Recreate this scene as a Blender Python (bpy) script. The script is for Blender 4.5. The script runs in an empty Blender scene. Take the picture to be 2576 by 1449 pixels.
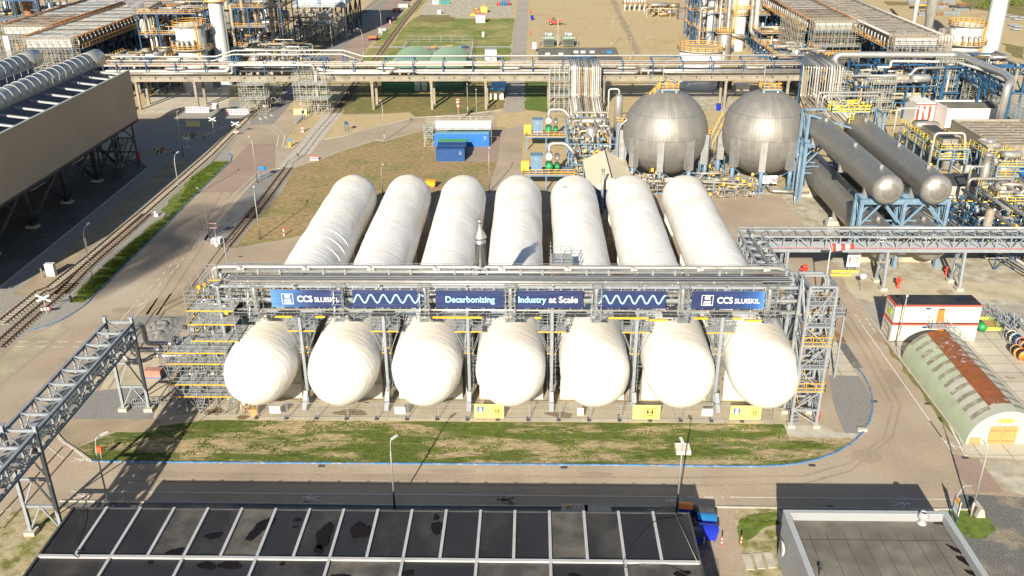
import bpy, math, random
from mathutils import Vector, Matrix
R_ = math.radians
# ------------------------------------------------------------ camera
FPX, PITCH, YAW, ROLL, CAMH = 2277.08, 0.4318752, 0.02419566, -0.00685595, 57.0
F_ = Vector((-math.sin(YAW)*math.cos(PITCH), math.cos(YAW)*math.cos(PITCH), -math.sin(PITCH)))
r0_ = Vector((math.cos(YAW), math.sin(YAW), 0)); u0_ = r0_.cross(F_)
RX = math.cos(ROLL)*r0_ + math.sin(ROLL)*u0_
UX = -math.sin(ROLL)*r0_ + math.cos(ROLL)*u0_
scene = bpy.context.scene
col = scene.collection
cam = bpy.data.objects.new('camera', bpy.data.cameras.new('camera'))
col.objects.link(cam)
M = Matrix.Identity(4)
for i in range(3):
    M[i][0] = RX[i]; M[i][1] = UX[i]; M[i][2] = -F_[i]
M[2][3] = CAMH
cam.matrix_world = M
cam.data.sensor_width = 36; cam.data.lens = FPX/2576*36
cam.data.clip_start = 0.5; cam.data.clip_end = 3000
scene.camera = cam
# ------------------------------------------------------------ sky, sun, exposure
AZ, EL = 13.7, 25.5
w = bpy.data.worlds.new("World"); scene.world = w; w.use_nodes = True
nt = w.node_tree; bg = nt.nodes['Background']
sky = nt.nodes.new('ShaderNodeTexSky'); sky.sky_type = 'NISHITA'; sky.sun_disc = False
sky.sun_elevation = R_(EL); sky.sun_rotation = R_(180+AZ)
sky.dust_density = 0.6
nt.links.new(sky.outputs[0], bg.inputs[0]); bg.inputs[1].default_value = 0.055
sl = bpy.data.lights.new('sun', 'SUN'); sl.energy = 5.0; sl.angle = R_(0.5); sl.color = (1, .91, .75)
sun = bpy.data.objects.new('sun', sl); col.objects.link(sun)
sd = Vector((math.sin(R_(AZ))*math.cos(R_(EL)), math.cos(R_(AZ))*math.cos(R_(EL)), -math.sin(R_(EL))))
sun.rotation_euler = sd.to_track_quat('-Z', 'Y').to_euler()
sun.location = (-30, -60, 90)
scene.view_settings.view_transform = 'Standard'; scene.view_settings.look = 'None'
scene.view_settings.gamma = 1; scene.view_settings.exposure = 0.93
scene.render.resolution_x = 1024; scene.render.resolution_y = 576

# ------------------------------------------------------------ survey helpers: where a sight line meets height z
def G(px, py, z=0.0):
    d = F_ + RX*((px-1288)/FPX) - UX*((py-724.5)/FPX)
    s = (z-CAMH)/d.z
    return Vector((d.x*s, d.y*s, z))
def K(t, u, v, z=0.0):                       # a point read in one of the survey tiles
    x0 = (0, 1000, 2000, 2996)[int(t[1])]; y0 = (0, 560, 1130, 1684)[int(t[0])]
    return G((x0+u*.42785)/1.59006, (y0+v*.42785)/1.59006, z)
def Ks(t, pts, z=0.0): return [K(t, a, b, z) for a, b in pts]
def Gs(pts, z=0.0): return [G(a, b, z) for a, b in pts]

# ------------------------------------------------------------ mesh builder
V = Vector
class MB:
    def __init__(s): s.v = []; s.f = []; s.s = []; s.m = []; s.k = 0
    def add(s, vs, fs, sm=False):
        o = len(s.v); s.v += [tuple(p) for p in vs]
        for f in fs: s.f.append(tuple(i+o for i in f)); s.s.append(sm); s.m.append(s.k)
        return s
    def box(s, x0, x1, y0, y1, z0, z1):
        return s.add([(x0,y0,z0),(x1,y0,z0),(x1,y1,z0),(x0,y1,z0),(x0,y0,z1),(x1,y0,z1),(x1,y1,z1),(x0,y1,z1)],
            [(0,3,2,1),(4,5,6,7),(0,1,5,4),(1,2,6,5),(2,3,7,6),(3,0,4,7)])
    def bar(s, p, q, w=.1, h=None):
        p = V(p); q = V(q); d = q-p
        if d.length < 1e-5: return s
        d.normalize(); h = h or w
        a = d.cross(V((0,0,1)))
        if a.length < .05: a = V((1,0,0))-d*d.x
        a.normalize(); b = a.cross(d); a = a*w/2; b = b*h/2
        return s.add([p-a-b,p+a-b,p+a+b,p-a+b,q-a-b,q+a-b,q+a+b,q-a+b],
            [(0,3,2,1),(4,5,6,7),(0,1,5,4),(1,2,6,5),(2,3,7,6),(3,0,4,7)])
    def ibeam(s, p, q, w=.25, h=.3, t=.03):      # rolled section: two flanges and a web
        p = V(p); q = V(q); d = (q-p).normalized(); a = d.cross(V((0,0,1)))
        if a.length < .05: a = V((1,0,0))
        a.normalize(); b = a.cross(d)
        s.bar(p+b*(h/2), q+b*(h/2), w, t); s.bar(p-b*(h/2), q-b*(h/2), w, t); s.bar(p, q, t, h-t)
        return s
    def tube(s, pts, r, n=8, bend=0, caps=True):
        pts = [V(p) for p in pts]
        if bend and len(pts) > 2:
            o = [pts[0]]
            for i in range(1, len(pts)-1):
                a, b, c = pts[i-1], pts[i], pts[i+1]
                k = min(bend, (a-b).length*.45, (c-b).length*.45)
                u = b+(a-b).normalized()*k; w_ = b+(c-b).normalized()*k
                for j in range(5):
                    t = j/4; o.append(u*(1-t)**2+b*2*t*(1-t)+w_*t*t)
            pts = o+[pts[-1]]
        rs = r if isinstance(r, (list, tuple)) else [r]*len(pts)
        if len(rs) != len(pts): rs = [rs[0]]*len(pts)
        rings = []; ref = None
        for i, p in enumerate(pts):
            d = (pts[min(i+1, len(pts)-1)]-pts[max(i-1, 0)])
            if d.length < 1e-6: d = V((0,0,1))
            d.normalize()
            if ref is None: ref = V((0,0,1)) if abs(d.z) < .9 else V((1,0,0))
            a = d.cross(ref)
            if a.length < .05: a = d.cross(V((0,1,0)))
            a.normalize(); b = a.cross(d).normalized(); ref = b
            rings.append([p+(a*math.cos(2*math.pi*k/n)+b*math.sin(2*math.pi*k/n))*rs[i] for k in range(n)])
        vs = [x for rg in rings for x in rg]; fs = []
        for i in range(len(pts)-1):
            for k in range(n):
                k2 = (k+1) % n; fs.append((i*n+k, i*n+k2, (i+1)*n+k2, (i+1)*n+k))
        s.add(vs, fs, True)
        if caps:
            o = len(s.v)-len(vs); s.f.append(tuple(o+k for k in range(n))[::-1]); s.s.append(False); s.m.append(s.k)
            s.f.append(tuple(o+(len(pts)-1)*n+k for k in range(n))); s.s.append(False); s.m.append(s.k)
        return s
    def lathe(s, prof, c=(0,0,0), ax='z', n=24, sm=True):
        vs = []; fs = []
        for r, h in prof:
            for k in range(n):
                a = 2*math.pi*k/n; x, y = r*math.cos(a), r*math.sin(a)
                p = (x, y, h) if ax == 'z' else ((x, h, y) if ax == 'y' else (h, x, y))
                vs.append((p[0]+c[0], p[1]+c[1], p[2]+c[2]))
        for i in range(len(prof)-1):
            for k in range(n):
                k2 = (k+1) % n; q = (i*n+k, i*n+k2, (i+1)*n+k2, (i+1)*n+k)
                fs.append(q if ax != 'y' else q[::-1])
        return s.add(vs, fs, sm)
    def prism(s, poly, z0, z1):
        n = len(poly)
        if sum(poly[i][0]*poly[(i+1) % n][1]-poly[(i+1) % n][0]*poly[i][1] for i in range(n)) < 0: poly = poly[::-1]
        vs = [(p[0], p[1], z0) for p in poly]+[(p[0], p[1], z1) for p in poly]
        fs = [tuple(range(n))[::-1], tuple(range(n, 2*n))]
        for i in range(n): j = (i+1) % n; fs.append((i, j, n+j, n+i))
        return s.add(vs, fs)
    def ladder(s, p, z0, z1, d=(1,0), w=.5, r=.04):
        x, y = p[0], p[1]; dx, dy = d
        for k in (-.5, .5): s.bar((x+dx*w*k, y+dy*w*k, z0), (x+dx*w*k, y+dy*w*k, z1+1), r)
        z = z0+.3
        while z < z1: s.bar((x-dx*w/2, y-dy*w/2, z), (x+dx*w/2, y+dy*w/2, z), r*.8); z += .45
        return s
    def rail(s, pts, h=1.1, r=.05, step=1.6, close=False, mid=True):
        pts = [V(p) for p in pts]
        if close: pts = pts+[pts[0]]
        for a, b in zip(pts, pts[1:]):
            for k in ((1, .5, .08) if mid else (1,)):
                s.bar(a+V((0,0,h*k)), b+V((0,0,h*k)), r)
            n = max(1, round((b-a).length/step))
            for i in range(n+1): p = a.lerp(b, i/n); s.bar(p, p+V((0,0,h)), r)
        return s
    def stair(s, a, b, w=.9, r=.05, side=(0,1)):      # a flight: stringers and treads
        a = V(a); b = V(b); sx = V((side[0], side[1], 0))*w/2
        s.bar(a-sx, b-sx, .07, .25); s.bar(a+sx, b+sx, .07, .25)
        n = max(3, int(abs(b.z-a.z)/.22))
        for i in range(n):
            p = a.lerp(b, (i+.5)/n); d = (b-a); d.z = 0; d = d.normalized()*.14
            vs = [p-sx-d, p+sx-d, p+sx+d, p-sx+d]; s.add([v+V((0,0,.02)) for v in vs]+[v-V((0,0,.02)) for v in vs], [(0,1,2,3),(7,6,5,4),(0,4,5,1),(2,6,7,3),(1,5,6,2),(3,7,4,0)])
        return s
    def build(s, name, mat, parent=None, off=None):
        me = bpy.data.meshes.new(name)
        o = off if off is not None else (parent['o_'] if parent is not None and 'o_' in parent else (0,0,0))
        me.from_pydata([(x-o[0], y-o[1], z-o[2]) for x, y, z in s.v], [], s.f)
        me.polygons.foreach_set('use_smooth', s.s)
        for m_ in (mat if isinstance(mat, (list, tuple)) else [mat]): me.materials.append(m_)
        if s.k or any(s.m): me.polygons.foreach_set('material_index', s.m)
        me.update()
        ob = bpy.data.objects.new(name, me); col.objects.link(ob)
        if parent is not None:
            ob.parent = parent; ob['o_'] = list(o)
        return ob

def thing(name, label, cat, loc=(0,0,0), group=None, rotz=0):
    o = bpy.data.objects.new(name, None); col.objects.link(o); o.location = loc; o.rotation_euler = (0,0,rotz)
    o.empty_display_size = .5
    o['label'] = label; o['category'] = cat; o['o_'] = list(loc)
    if group: o['group'] = group
    return o
def proto(name, label, cat, group=None):             # a thing modelled round its own base, placed later
    return thing(name, label, cat, (0,0,0), group)
def single(ob, label, cat, group=None, kind=None, origin=None):
    if label: ob['label'] = label
    if cat: ob['category'] = cat
    if group: ob['group'] = group
    if kind: ob['kind'] = kind
    return ob
def kids(o): return [c for c in ALLK.get(o.name, [])]
def dup(root, loc, rotz=0, label=None, sc=None):
    r = root.copy(); col.objects.link(r); r.location = loc; r.rotation_euler = (0,0,rotz)
    if label: r['label'] = label
    if sc: r.scale = sc
    def rec(a, b):
        for ch in list(a.children):
            c = ch.copy(); col.objects.link(c); c.parent = b; rec(ch, c)
    rec(root, r)
    return r
def place(first, i, loc, rotz=0, label=None, sc=None):
    if i == 0:
        KEEP.append(first); first['loc_'] = list(loc); first['rot_'] = rotz; first['lab_'] = label or first['label']
        if sc: first['sc_'] = list(sc)
        return first
    return dup(first, loc, rotz, label, sc)
KEEP = []
SUBS = {'toe_board':('platform',), 'footing':('leg','column'), 'leg_cladding':('leg',), 'tie_rod':('leg',), 'grille':('fan_box',), 'coping':('parapet',), 'duct_rib':('duct',), 'duct_end':('duct',), 'door_window':('door',),
 'hinge':('door',), 'rim':('wheel','mirror'), 'platform_rail':('top_platform',), 'handrail':('platform','deck','top_platform','walkway','landing','ring_deck'), 'stair_rail':('stair_flight',), 'lashings':('cloth',), 'lettering':('cloth',),
 'emblem':('cloth',), 'badge':('cloth',), 'wave_line':('cloth',), 'logo_frame':('cloth',), 'mark':('board',), 'small_print':('board',), 'ban_symbol':('board',), 'yellow_field':('board',), 'yellow_strip':('board',), 'pictogram':('board',),
 'amber_field':('board',), 'saddle_base':('saddle',), 'leg_cap':('leg',), 'beam_flange':('main_beam',), 'wall_coping':('wind_wall',), 'shutter_box':('cabin_wall',), 'roller_shutter':('cabin_wall',), 'door':('cabin_wall','wall','front_wall','body'),
 'fascia':('cabin_wall',), 'notice':('cabin_wall',), 'puddle':('roof_bay','roof'), 'roof_seams':('roof',), 'lime_sign':('front_wall',), 'roof_puddle':('cabin_roof',), 'red_stripe':('wall',), 'vent':('wall',), 'blue_stripe':('hall',)}
def nest():                                          # hang small pieces on the part they belong to
    base = lambda o: o.name.split('.')[0]
    for root in [o for o in bpy.data.objects if o.parent is None and o.type == 'EMPTY']:
        ch = list(root.children); cen = {c: sum((V(p) for p in c.bound_box), V((0,0,0)))/8 for c in ch if c.type == 'MESH'}; moved = set()
        for c in cen:
            if base(c) in SUBS:
                cand = [d for d in cen if base(d) in SUBS[base(c)] and d not in moved and not d.get('sub_')]
                if cand: d = min(cand, key=lambda q: (cen[q]-cen[c]).length); c.parent = d; c['sub_'] = 1; d['hub_'] = 1; moved.add(c)
def settle():                                        # after the copies are made, the first one takes its own place
    nest()
    for o in KEEP:
        o.location = o['loc_']; o.rotation_euler = (0,0,o['rot_']); o['label'] = o['lab_']
        if 'sc_' in o: o.scale = o['sc_']
    for o in bpy.data.objects:
        for k in ('o_', 'loc_', 'rot_', 'lab_', 'sc_', 'sub_', 'hub_'):
            if k in o: del o[k]

# ------------------------------------------------------------ materials
def mat(name, c, rough=.7, metal=0.0, var=.12, scale=1.5, bump=0.0, bscale=8, c2=None, f2=.35, s2=.15, detail=6, stretch=None, spec=None, sharp=.12, coord='Object'):
    m = bpy.data.materials.new(name); m.use_nodes = True; n = m.node_tree; L = n.links.new
    b = n.nodes['Principled BSDF']; b.inputs['Roughness'].default_value = rough; b.inputs['Metallic'].default_value = metal
    if spec is not None: b.inputs['Specular IOR Level'].default_value = spec
    tc = n.nodes.new('ShaderNodeNewGeometry') if coord == 'World' else n.nodes.new('ShaderNodeTexCoord')
    src = tc.outputs['Position'] if coord == 'World' else tc.outputs['Object']
    if stretch:
        mp = n.nodes.new('ShaderNodeMapping'); mp.inputs['Scale'].default_value = stretch; L(src, mp.inputs[0]); src = mp.outputs[0]
    no = n.nodes.new('ShaderNodeTexNoise'); no.inputs['Scale'].default_value = scale; no.inputs['Detail'].default_value = detail
    L(src, no.inputs['Vector'])
    hs = n.nodes.new('ShaderNodeMixRGB'); hs.blend_type = 'MULTIPLY'; hs.inputs[0].default_value = 1
    mr = n.nodes.new('ShaderNodeMapRange'); mr.inputs[1].default_value = .3; mr.inputs[2].default_value = .7
    mr.inputs[3].default_value = 1-var; mr.inputs[4].default_value = 1+var; L(no.outputs[0], mr.inputs[0])
    cc = n.nodes.new('ShaderNodeCombineXYZ')
    for i in range(3): L(mr.outputs[0], cc.inputs[i])
    base = None
    if c2:
        n2 = n.nodes.new('ShaderNodeTexNoise'); n2.inputs['Scale'].default_value = s2; n2.inputs['Detail'].default_value = 9
        n2.inputs['Roughness'].default_value = .62; L(src, n2.inputs['Vector'])
        r2 = n.nodes.new('ShaderNodeMapRange'); r2.inputs[1].default_value = .5+(.5-f2)*.5-sharp/2; r2.inputs[2].default_value = .5+(.5-f2)*.5+sharp/2
        L(n2.outputs[0], r2.inputs[0])
        mx = n.nodes.new('ShaderNodeMixRGB'); mx.inputs[1].default_value = (*c, 1); mx.inputs[2].default_value = (*c2, 1)
        L(r2.outputs[0], mx.inputs[0]); L(mx.outputs[0], hs.inputs[1])
    else: hs.inputs[1].default_value = (*c, 1)
    L(cc.outputs[0], hs.inputs[2]); L(hs.outputs[0], b.inputs['Base Color'])
    if bump:
        bn = n.nodes.new('ShaderNodeTexNoise'); bn.inputs['Scale'].default_value = bscale; bn.inputs['Detail'].default_value = 5; L(src, bn.inputs['Vector'])
        bp = n.nodes.new('ShaderNodeBump'); bp.inputs['Strength'].default_value = bump; bp.inputs['Distance'].default_value = .05
        L(bn.outputs[0], bp.inputs['Height']); L(bp.outputs[0], b.inputs['Normal'])
    return m
def brick_mat(name, ca, cb, mortar, sx=.22, sy=.11, msize=.012, big=None, offs=.5, rough=.85, var=.14, vs=.12, patch=None, pf=.3):
    m = bpy.data.materials.new(name); m.use_nodes = True; n = m.node_tree; L = n.links.new
    b = n.nodes['Principled BSDF']; b.inputs['Roughness'].default_value = rough
    ge = n.nodes.new('ShaderNodeNewGeometry')
    br = n.nodes.new('ShaderNodeTexBrick'); br.inputs['Scale'].default_value = 1; br.offset = offs
    br.inputs['Brick Width'].default_value = sx; br.inputs['Row Height'].default_value = sy; br.inputs['Mortar Size'].default_value = msize
    br.inputs['Color1'].default_value = (*ca, 1); br.inputs['Color2'].default_value = (*cb, 1); br.inputs['Mortar'].default_value = (*mortar, 1)
    L(ge.outputs['Position'], br.inputs['Vector'])
    cur = br.outputs[0]
    for sc, vv in ((vs, var), (2.5, var*.5)):
        no = n.nodes.new('ShaderNodeTexNoise'); no.inputs['Scale'].default_value = sc; no.inputs['Detail'].default_value = 8; L(ge.outputs['Position'], no.inputs['Vector'])
        mr = n.nodes.new('ShaderNodeMapRange'); mr.inputs[1].default_value = .3; mr.inputs[2].default_value = .7; mr.inputs[3].default_value = 1-vv; mr.inputs[4].default_value = 1+vv
        L(no.outputs[0], mr.inputs[0]); cc = n.nodes.new('ShaderNodeCombineXYZ')
        for i in range(3): L(mr.outputs[0], cc.inputs[i])
        h = n.nodes.new('ShaderNodeMixRGB'); h.blend_type = 'MULTIPLY'; h.inputs[0].default_value = 1; L(cur, h.inputs[1]); L(cc.outputs[0], h.inputs[2]); cur = h.outputs[0]
    if patch:
        no = n.nodes.new('ShaderNodeTexNoise'); no.inputs['Scale'].default_value = .07; no.inputs['Detail'].default_value = 7; L(ge.outputs['Position'], no.inputs['Vector'])
        mr = n.nodes.new('ShaderNodeMapRange'); mr.inputs[1].default_value = .5; mr.inputs[2].default_value = .75; mr.inputs[3].default_value = 0; mr.inputs[4].default_value = pf
        L(no.outputs[0], mr.inputs[0]); h = n.nodes.new('ShaderNodeMixRGB'); L(mr.outputs[0], h.inputs[0]); L(cur, h.inputs[1]); h.inputs[2].default_value = (*patch, 1); cur = h.outputs[0]
    L(cur, b.inputs['Base Color'])
    return m
# ------------------------------------------------------------ palette
m_brick = brick_mat('brick_paving', (.345,.272,.20), (.395,.315,.235), (.29,.235,.175), var=.13, patch=(.41,.36,.28), pf=.85)
m_brick_red = brick_mat('red_brick_paving', (.28,.20,.155), (.335,.24,.19), (.24,.185,.15), var=.12, patch=(.36,.29,.22), pf=.6)
m_slabless = mat('worn_asphalt', (.33,.285,.20), .9, var=.12, scale=.4, c2=(.38,.33,.24), f2=.4, s2=.1, coord='World')
m_brick2 = brick_mat('brick_paving_worn', (.31,.24,.18), (.36,.285,.215), (.25,.2,.155), var=.13)
m_tile = brick_mat('grey_path_tiles', (.36,.35,.33), (.42,.41,.38), (.24,.23,.21), .9, .6, .03, var=.1)
m_slab = brick_mat('concrete_slabs', (.44,.40,.32), (.48,.44,.36), (.20,.17,.12), 3.2, 2.2, .05, offs=0, var=.12)
m_pad = brick_mat('pad_concrete', (.40,.345,.25), (.43,.375,.28), (.30,.25,.18), 5.5, 30, .05, offs=0, var=.14, vs=.35)
m_concrete = mat('concrete', (.42,.39,.33), .85, var=.16, scale=.8, bump=.15, coord='World')
m_concrete_old = mat('weathered_concrete', (.35,.30,.215), .9, var=.25, scale=.6, c2=(.42,.39,.32), f2=.5, s2=.4, coord='World')
m_sand = mat('sand', (.43,.335,.185), .95, var=.10, scale=.5, c2=(.38,.285,.15), f2=.3, s2=.06, bump=.25, bscale=2, coord='World')
m_dirt = mat('trodden_soil', (.33,.265,.18), .95, var=.2, scale=.6, c2=(.26,.2,.13), f2=.45, s2=.3, bump=.4, bscale=2.5, coord='World')
m_dirt_light = mat('pale_soil', (.46,.40,.29), .95, var=.15, scale=.5, c2=(.33,.28,.19), f2=.35, s2=.25, bump=.3, coord='World')
m_mixed = mat('sparse_grass_soil', (.36,.30,.185), .95, var=.25, scale=1.5, c2=(.14,.15,.03), f2=.42, s2=.5, bump=.4, coord='World', sharp=.14)
m_field = mat('dry_field', (.285,.205,.10), .95, var=.3, scale=1.1, c2=(.19,.175,.055), f2=.36, s2=.11, bump=.4, bscale=2, coord='World', sharp=.2)
m_lawn = mat('patchy_lawn', (.070,.098,.010), .95, var=.5, scale=2.2, c2=(.31,.245,.14), f2=.5, s2=.21, bump=.6, bscale=5, stretch=(.45,2.0,1), coord='World', sharp=.09, detail=9)
m_grass = mat('grass', (.10,.145,.018), .95, var=.35, scale=1.2, c2=(.22,.20,.07), f2=.3, s2=.15, bump=.5, bscale=4, coord='World')
m_grass_far = mat('far_grass', (.15,.18,.035), .95, var=.25, scale=.4, c2=(.31,.265,.10), f2=.42, s2=.06, coord='World', sharp=.2)
m_grass_dry = mat('dry_grass', (.20,.16,.055), .95, var=.25, scale=.6, c2=(.13,.135,.035), f2=.4, s2=.08, coord='World', sharp=.2)
m_gravel = mat('grey_gravel', (.22,.213,.205), .95, var=.35, scale=9, bump=.6, bscale=10, c2=(.20,.19,.18), f2=.3, s2=.2, coord='World')
m_ballast = mat('ballast', (.27,.26,.235), .95, var=.5, scale=7, bump=.7, bscale=9, c2=(.30,.25,.19), f2=.3, s2=.12, coord='World')
m_gravel_dark = mat('dark_gravel', (.13,.125,.12), .95, var=.5, scale=8, bump=.6, bscale=9, c2=(.26,.22,.16), f2=.35, s2=.2, coord='World')
m_asphalt = mat('asphalt', (.085,.078,.07), .9, var=.2, scale=1, c2=(.12,.11,.1), f2=.4, s2=.15, coord='World')
m_tar_road = mat('grey_road', (.33,.30,.26), .9, var=.10, scale=.5, c2=(.28,.25,.22), f2=.35, s2=.1, coord='World')
m_blue_kerb = mat('blue_kerb_paint', (.07,.19,.38), .7, var=.25, scale=1.5, c2=(.30,.29,.26), f2=.32, s2=1.6, coord='World')
m_kerb = mat('kerb_concrete', (.42,.39,.34), .85, var=.15, scale=2, coord='World')
m_line = mat('road_paint', (.62,.60,.55), .8, var=.15, scale=4, c2=(.45,.38,.30), f2=.28, s2=1.6, coord='World', sharp=.2)
m_white = mat('white_paint', (.55,.55,.53), .5, var=.05, scale=1)
m_galv = mat('galvanised_steel', (.29,.315,.345), .5, metal=.25, var=.10, scale=1.5)
m_galv_d = mat('galvanised_grating', (.27,.29,.31), .6, metal=.3, var=.18, scale=3)
m_pipe = mat('aluminium_cladding', (.47,.455,.43), .32, metal=.6, var=.14, scale=.7)
m_pipe_d = mat('weathered_cladding', (.40,.37,.33), .45, metal=.6, var=.2, scale=.8, c2=(.30,.27,.23), f2=.35, s2=.5)
m_pipe_br = mat('bronze_cladding', (.40,.31,.18), .4, metal=.7, var=.2, scale=.8)
m_pipe_x = mat('dull_pipe', (.30,.28,.24), .55, var=.2, scale=.8, c2=(.22,.17,.12), f2=.35, s2=.4)
m_pipe_w = mat('white_pipe', (.42,.41,.385), .5, var=.1, scale=1, c2=(.48,.45,.40), f2=.25, s2=.5)
m_rust = mat('rust', (.22,.10,.045), .9, var=.35, scale=1.2, c2=(.34,.19,.09), f2=.4, s2=.8)
m_yellow = mat('yellow_board', (.68,.36,.015), .6, var=.1, scale=1)
m_yrail = mat('yellow_rail', (.75,.40,.06), .6, var=.15, scale=1)
m_yrail2 = mat('bright_yellow_rail', (.80,.58,.06), .6, var=.12, scale=1)
m_dblue = mat('dark_blue_steel', (.012,.075,.17), .55, var=.2, scale=.7)
m_lblue = mat('light_blue_steel', (.125,.21,.30), .55, var=.12, scale=.8, c2=(.19,.275,.36), f2=.3, s2=.5)
m_dark = mat('dark_steel', (.055,.055,.06), .6, var=.25, scale=1)
m_black = mat('black_rubber', (.02,.02,.022), .8, var=.2)
m_red = mat('red_paint', (.62,.05,.03), .5, var=.1)
m_orange = mat('orange_paint', (.75,.19,.03), .5, var=.1)
m_green = mat('green_paint', (.02,.25,.08), .5, var=.15)
m_wood = mat('wood', (.42,.25,.09), .7, var=.2, scale=2, stretch=(6,1,1))
m_rack_c = mat('rack_concrete', (.25,.222,.175), .85, var=.2, scale=.4, c2=(.18,.16,.125), f2=.35, s2=.25)
m_lamp = mat('lamp_post_metal', (.40,.39,.37), .5, metal=.3, var=.08)

from mathutils import noise as NZ
RAG = {m_grass: .28, m_dirt: .18, m_dirt_light: .12, m_grass_dry: .3, m_grass_far: .15, m_gravel: .05, m_field: .15}
# ------------------------------------------------------------ the ground: one sheet out to the horizon, then sheets 4 mm apart
def sheet(name, pts, lv, m, label=None):
    b = MB(); z = .004*lv
    if m in RAG:                                     # soil and grass end in an uneven edge
        o = []; pts = [V((p[0], p[1], 0)) for p in pts]; c = sum(pts, V((0,0,0)))/len(pts); amp = RAG[m]*max(1, c.y/130); r = random.Random(len(name)*7+lv)
        for p, q in zip(pts, pts[1:]+pts[:1]):
            k = max(1, min(40, int((q-p).length/(.9*max(1, c.y/120)))))
            for i in range(k): w_ = p.lerp(q, i/k); e = V((NZ.noise(w_*.45), NZ.noise(w_*.45+V((9,3,5))), 0))*2+V((r.uniform(-1,1), r.uniform(-1,1), 0))*.35; o.append(w_+e*amp if i else w_+e*amp*.4)
        pts = o
    b.add([(p[0], p[1], z) for p in pts], [tuple(range(len(pts)))])
    o = b.build(name, m); me = o.data
    if me.polygons[0].normal.z < 0: me.flip_normals()
    o['kind'] = 'structure'
    if label: o['label'] = label
    return o
def W(t, *a): return Ks(t, a)
sheet('ground', [(-1500,-200,0),(1500,-200,0),(1500,2500,0),(-1500,2500,0)], 0, m_sand, 'pale sandy ground of the whole plant')
sheet('road', [(-140,20,0),(110,20,0),(110,134,0),(36,172,0),(-5,172,0),(-10,236,0),(-100,236,0),(-140,190,0)], 1, m_brick, 'tan brick paved road around the white tanks')
# far fields and yards
sheet('far_lawn', W('01',(1320,430),(1440,250),(1560,150),(1720,170),(2130,175),(2480,170),(2440,440)), 2, m_grass_far, 'wide lawn beyond the concrete pipe rack')
sheet('railside_grass', W('01',(1150,430),(1210,350),(1560,0),(1660,0),(1450,200),(1310,430)), 3, m_grass_far, 'grass strip beside the far railway')
sheet('shed_grass', W('01',(1040,580),(1110,450),(2440,440),(2440,580),(2440,760),(1000,760),(1000,640)), 2, m_grass_far, 'grass around the green shed')
sheet('rack_grass', W('01',(880,1070),(850,990),(1000,750),(2300,750),(2370,900),(2380,1010),(1950,1075),(1540,1100),(1400,1060)), 3, m_grass_dry, 'dry grass under the concrete pipe rack')
sheet('path', W('01',(1150,445),(1150,432),(2440,432),(2440,445)), 4, m_tile)
sheet('rubble_patch', W('01',(1480,540),(1500,450),(2070,450),(2060,560)), 5, m_gravel)
sheet('far_concrete_yard', W('01',(1570,150),(1620,60),(1700,-20),(2470,-20),(2440,165),(1720,165)), 3, m_concrete_old)
sheet('far_bushes_ground', W('01',(1540,200),(1590,140),(1860,140),(1930,200),(1720,215)), 6, m_grass_dry)
sheet('service_road', W('01',(2370,1060),(2440,560),(2490,160),(2500,-40))+W('02',(270,-40),(245,560),(235,1040)), 4, m_tar_road, 'straight grey road running away beside the yard')
sheet('service_road.001', W('01',(990,560),(700,620),(560,700),(870,420),(1290,-30),(1540,-30),(1380,180),(1100,440),(1060,540)), 3, m_brick_red, 'reddish paved road beside the far railway')
sheet('far_ballast', W('01',(400,770),(680,440),(1180,-20),(1310,-20),(870,440),(560,700),(450,880),(220,1160),(0,1170),(0,1040)), 5, m_gravel)
sheet('sand_island', W('01',(320,1380),(340,1280),(420,1170),(510,1055),(700,1060),(560,1240),(410,1390)), 5, m_sand)
sheet('sand_strip', W('01',(685,1305),(850,1065),(1000,1080),(1490,1050),(1550,1100),(1100,1200),(870,1275)), 5, m_sand)
sheet('track_concrete', W('01',(370,1449),(480,1330),(690,1060),(860,1060),(680,1300),(560,1449))+W('11',(470,140),(400,262),(260,268)), 6, m_concrete)
sheet('yard_lawn', W('02',(230,1020),(235,760),(480,760),(470,1060)), 5, m_grass)
sheet('diagonal_yard_path', W('02',(1030,0),(1080,0),(1320,500),(1260,500)), 2, m_dirt)
sheet('yard_soil', W('02',(1260,560),(1700,780),(2100,800),(2300,1060),(1500,1000)), 2, m_concrete_old)
# the brown field with the blue containers
sheet('field', W('11',(400,262),(480,230),(650,180),(880,90),(1180,0))+W('01',(1240,1320),(1640,1215),(2340,1215))+W('11',(2310,200),(2210,520),(1780,460),(1700,640),(1500,700),(1200,780),(480,890),(350,920),(0,985))+W('10',(2180,1010),(2100,985)), 6, m_field, 'brown dry field behind the white tanks')
sheet('container_yard', W('01',(1730,1449),(1730,1310),(2350,1215),(2320,1449))+W('11',(2310,205),(1750,205)), 7, m_brick_red)
sheet('yard_path', W('01',(2350,1215))+W('02',(215,1170),(205,1449))+W('12',(190,330))+W('11',(2290,520),(2310,205)), 7, m_brick)
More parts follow.
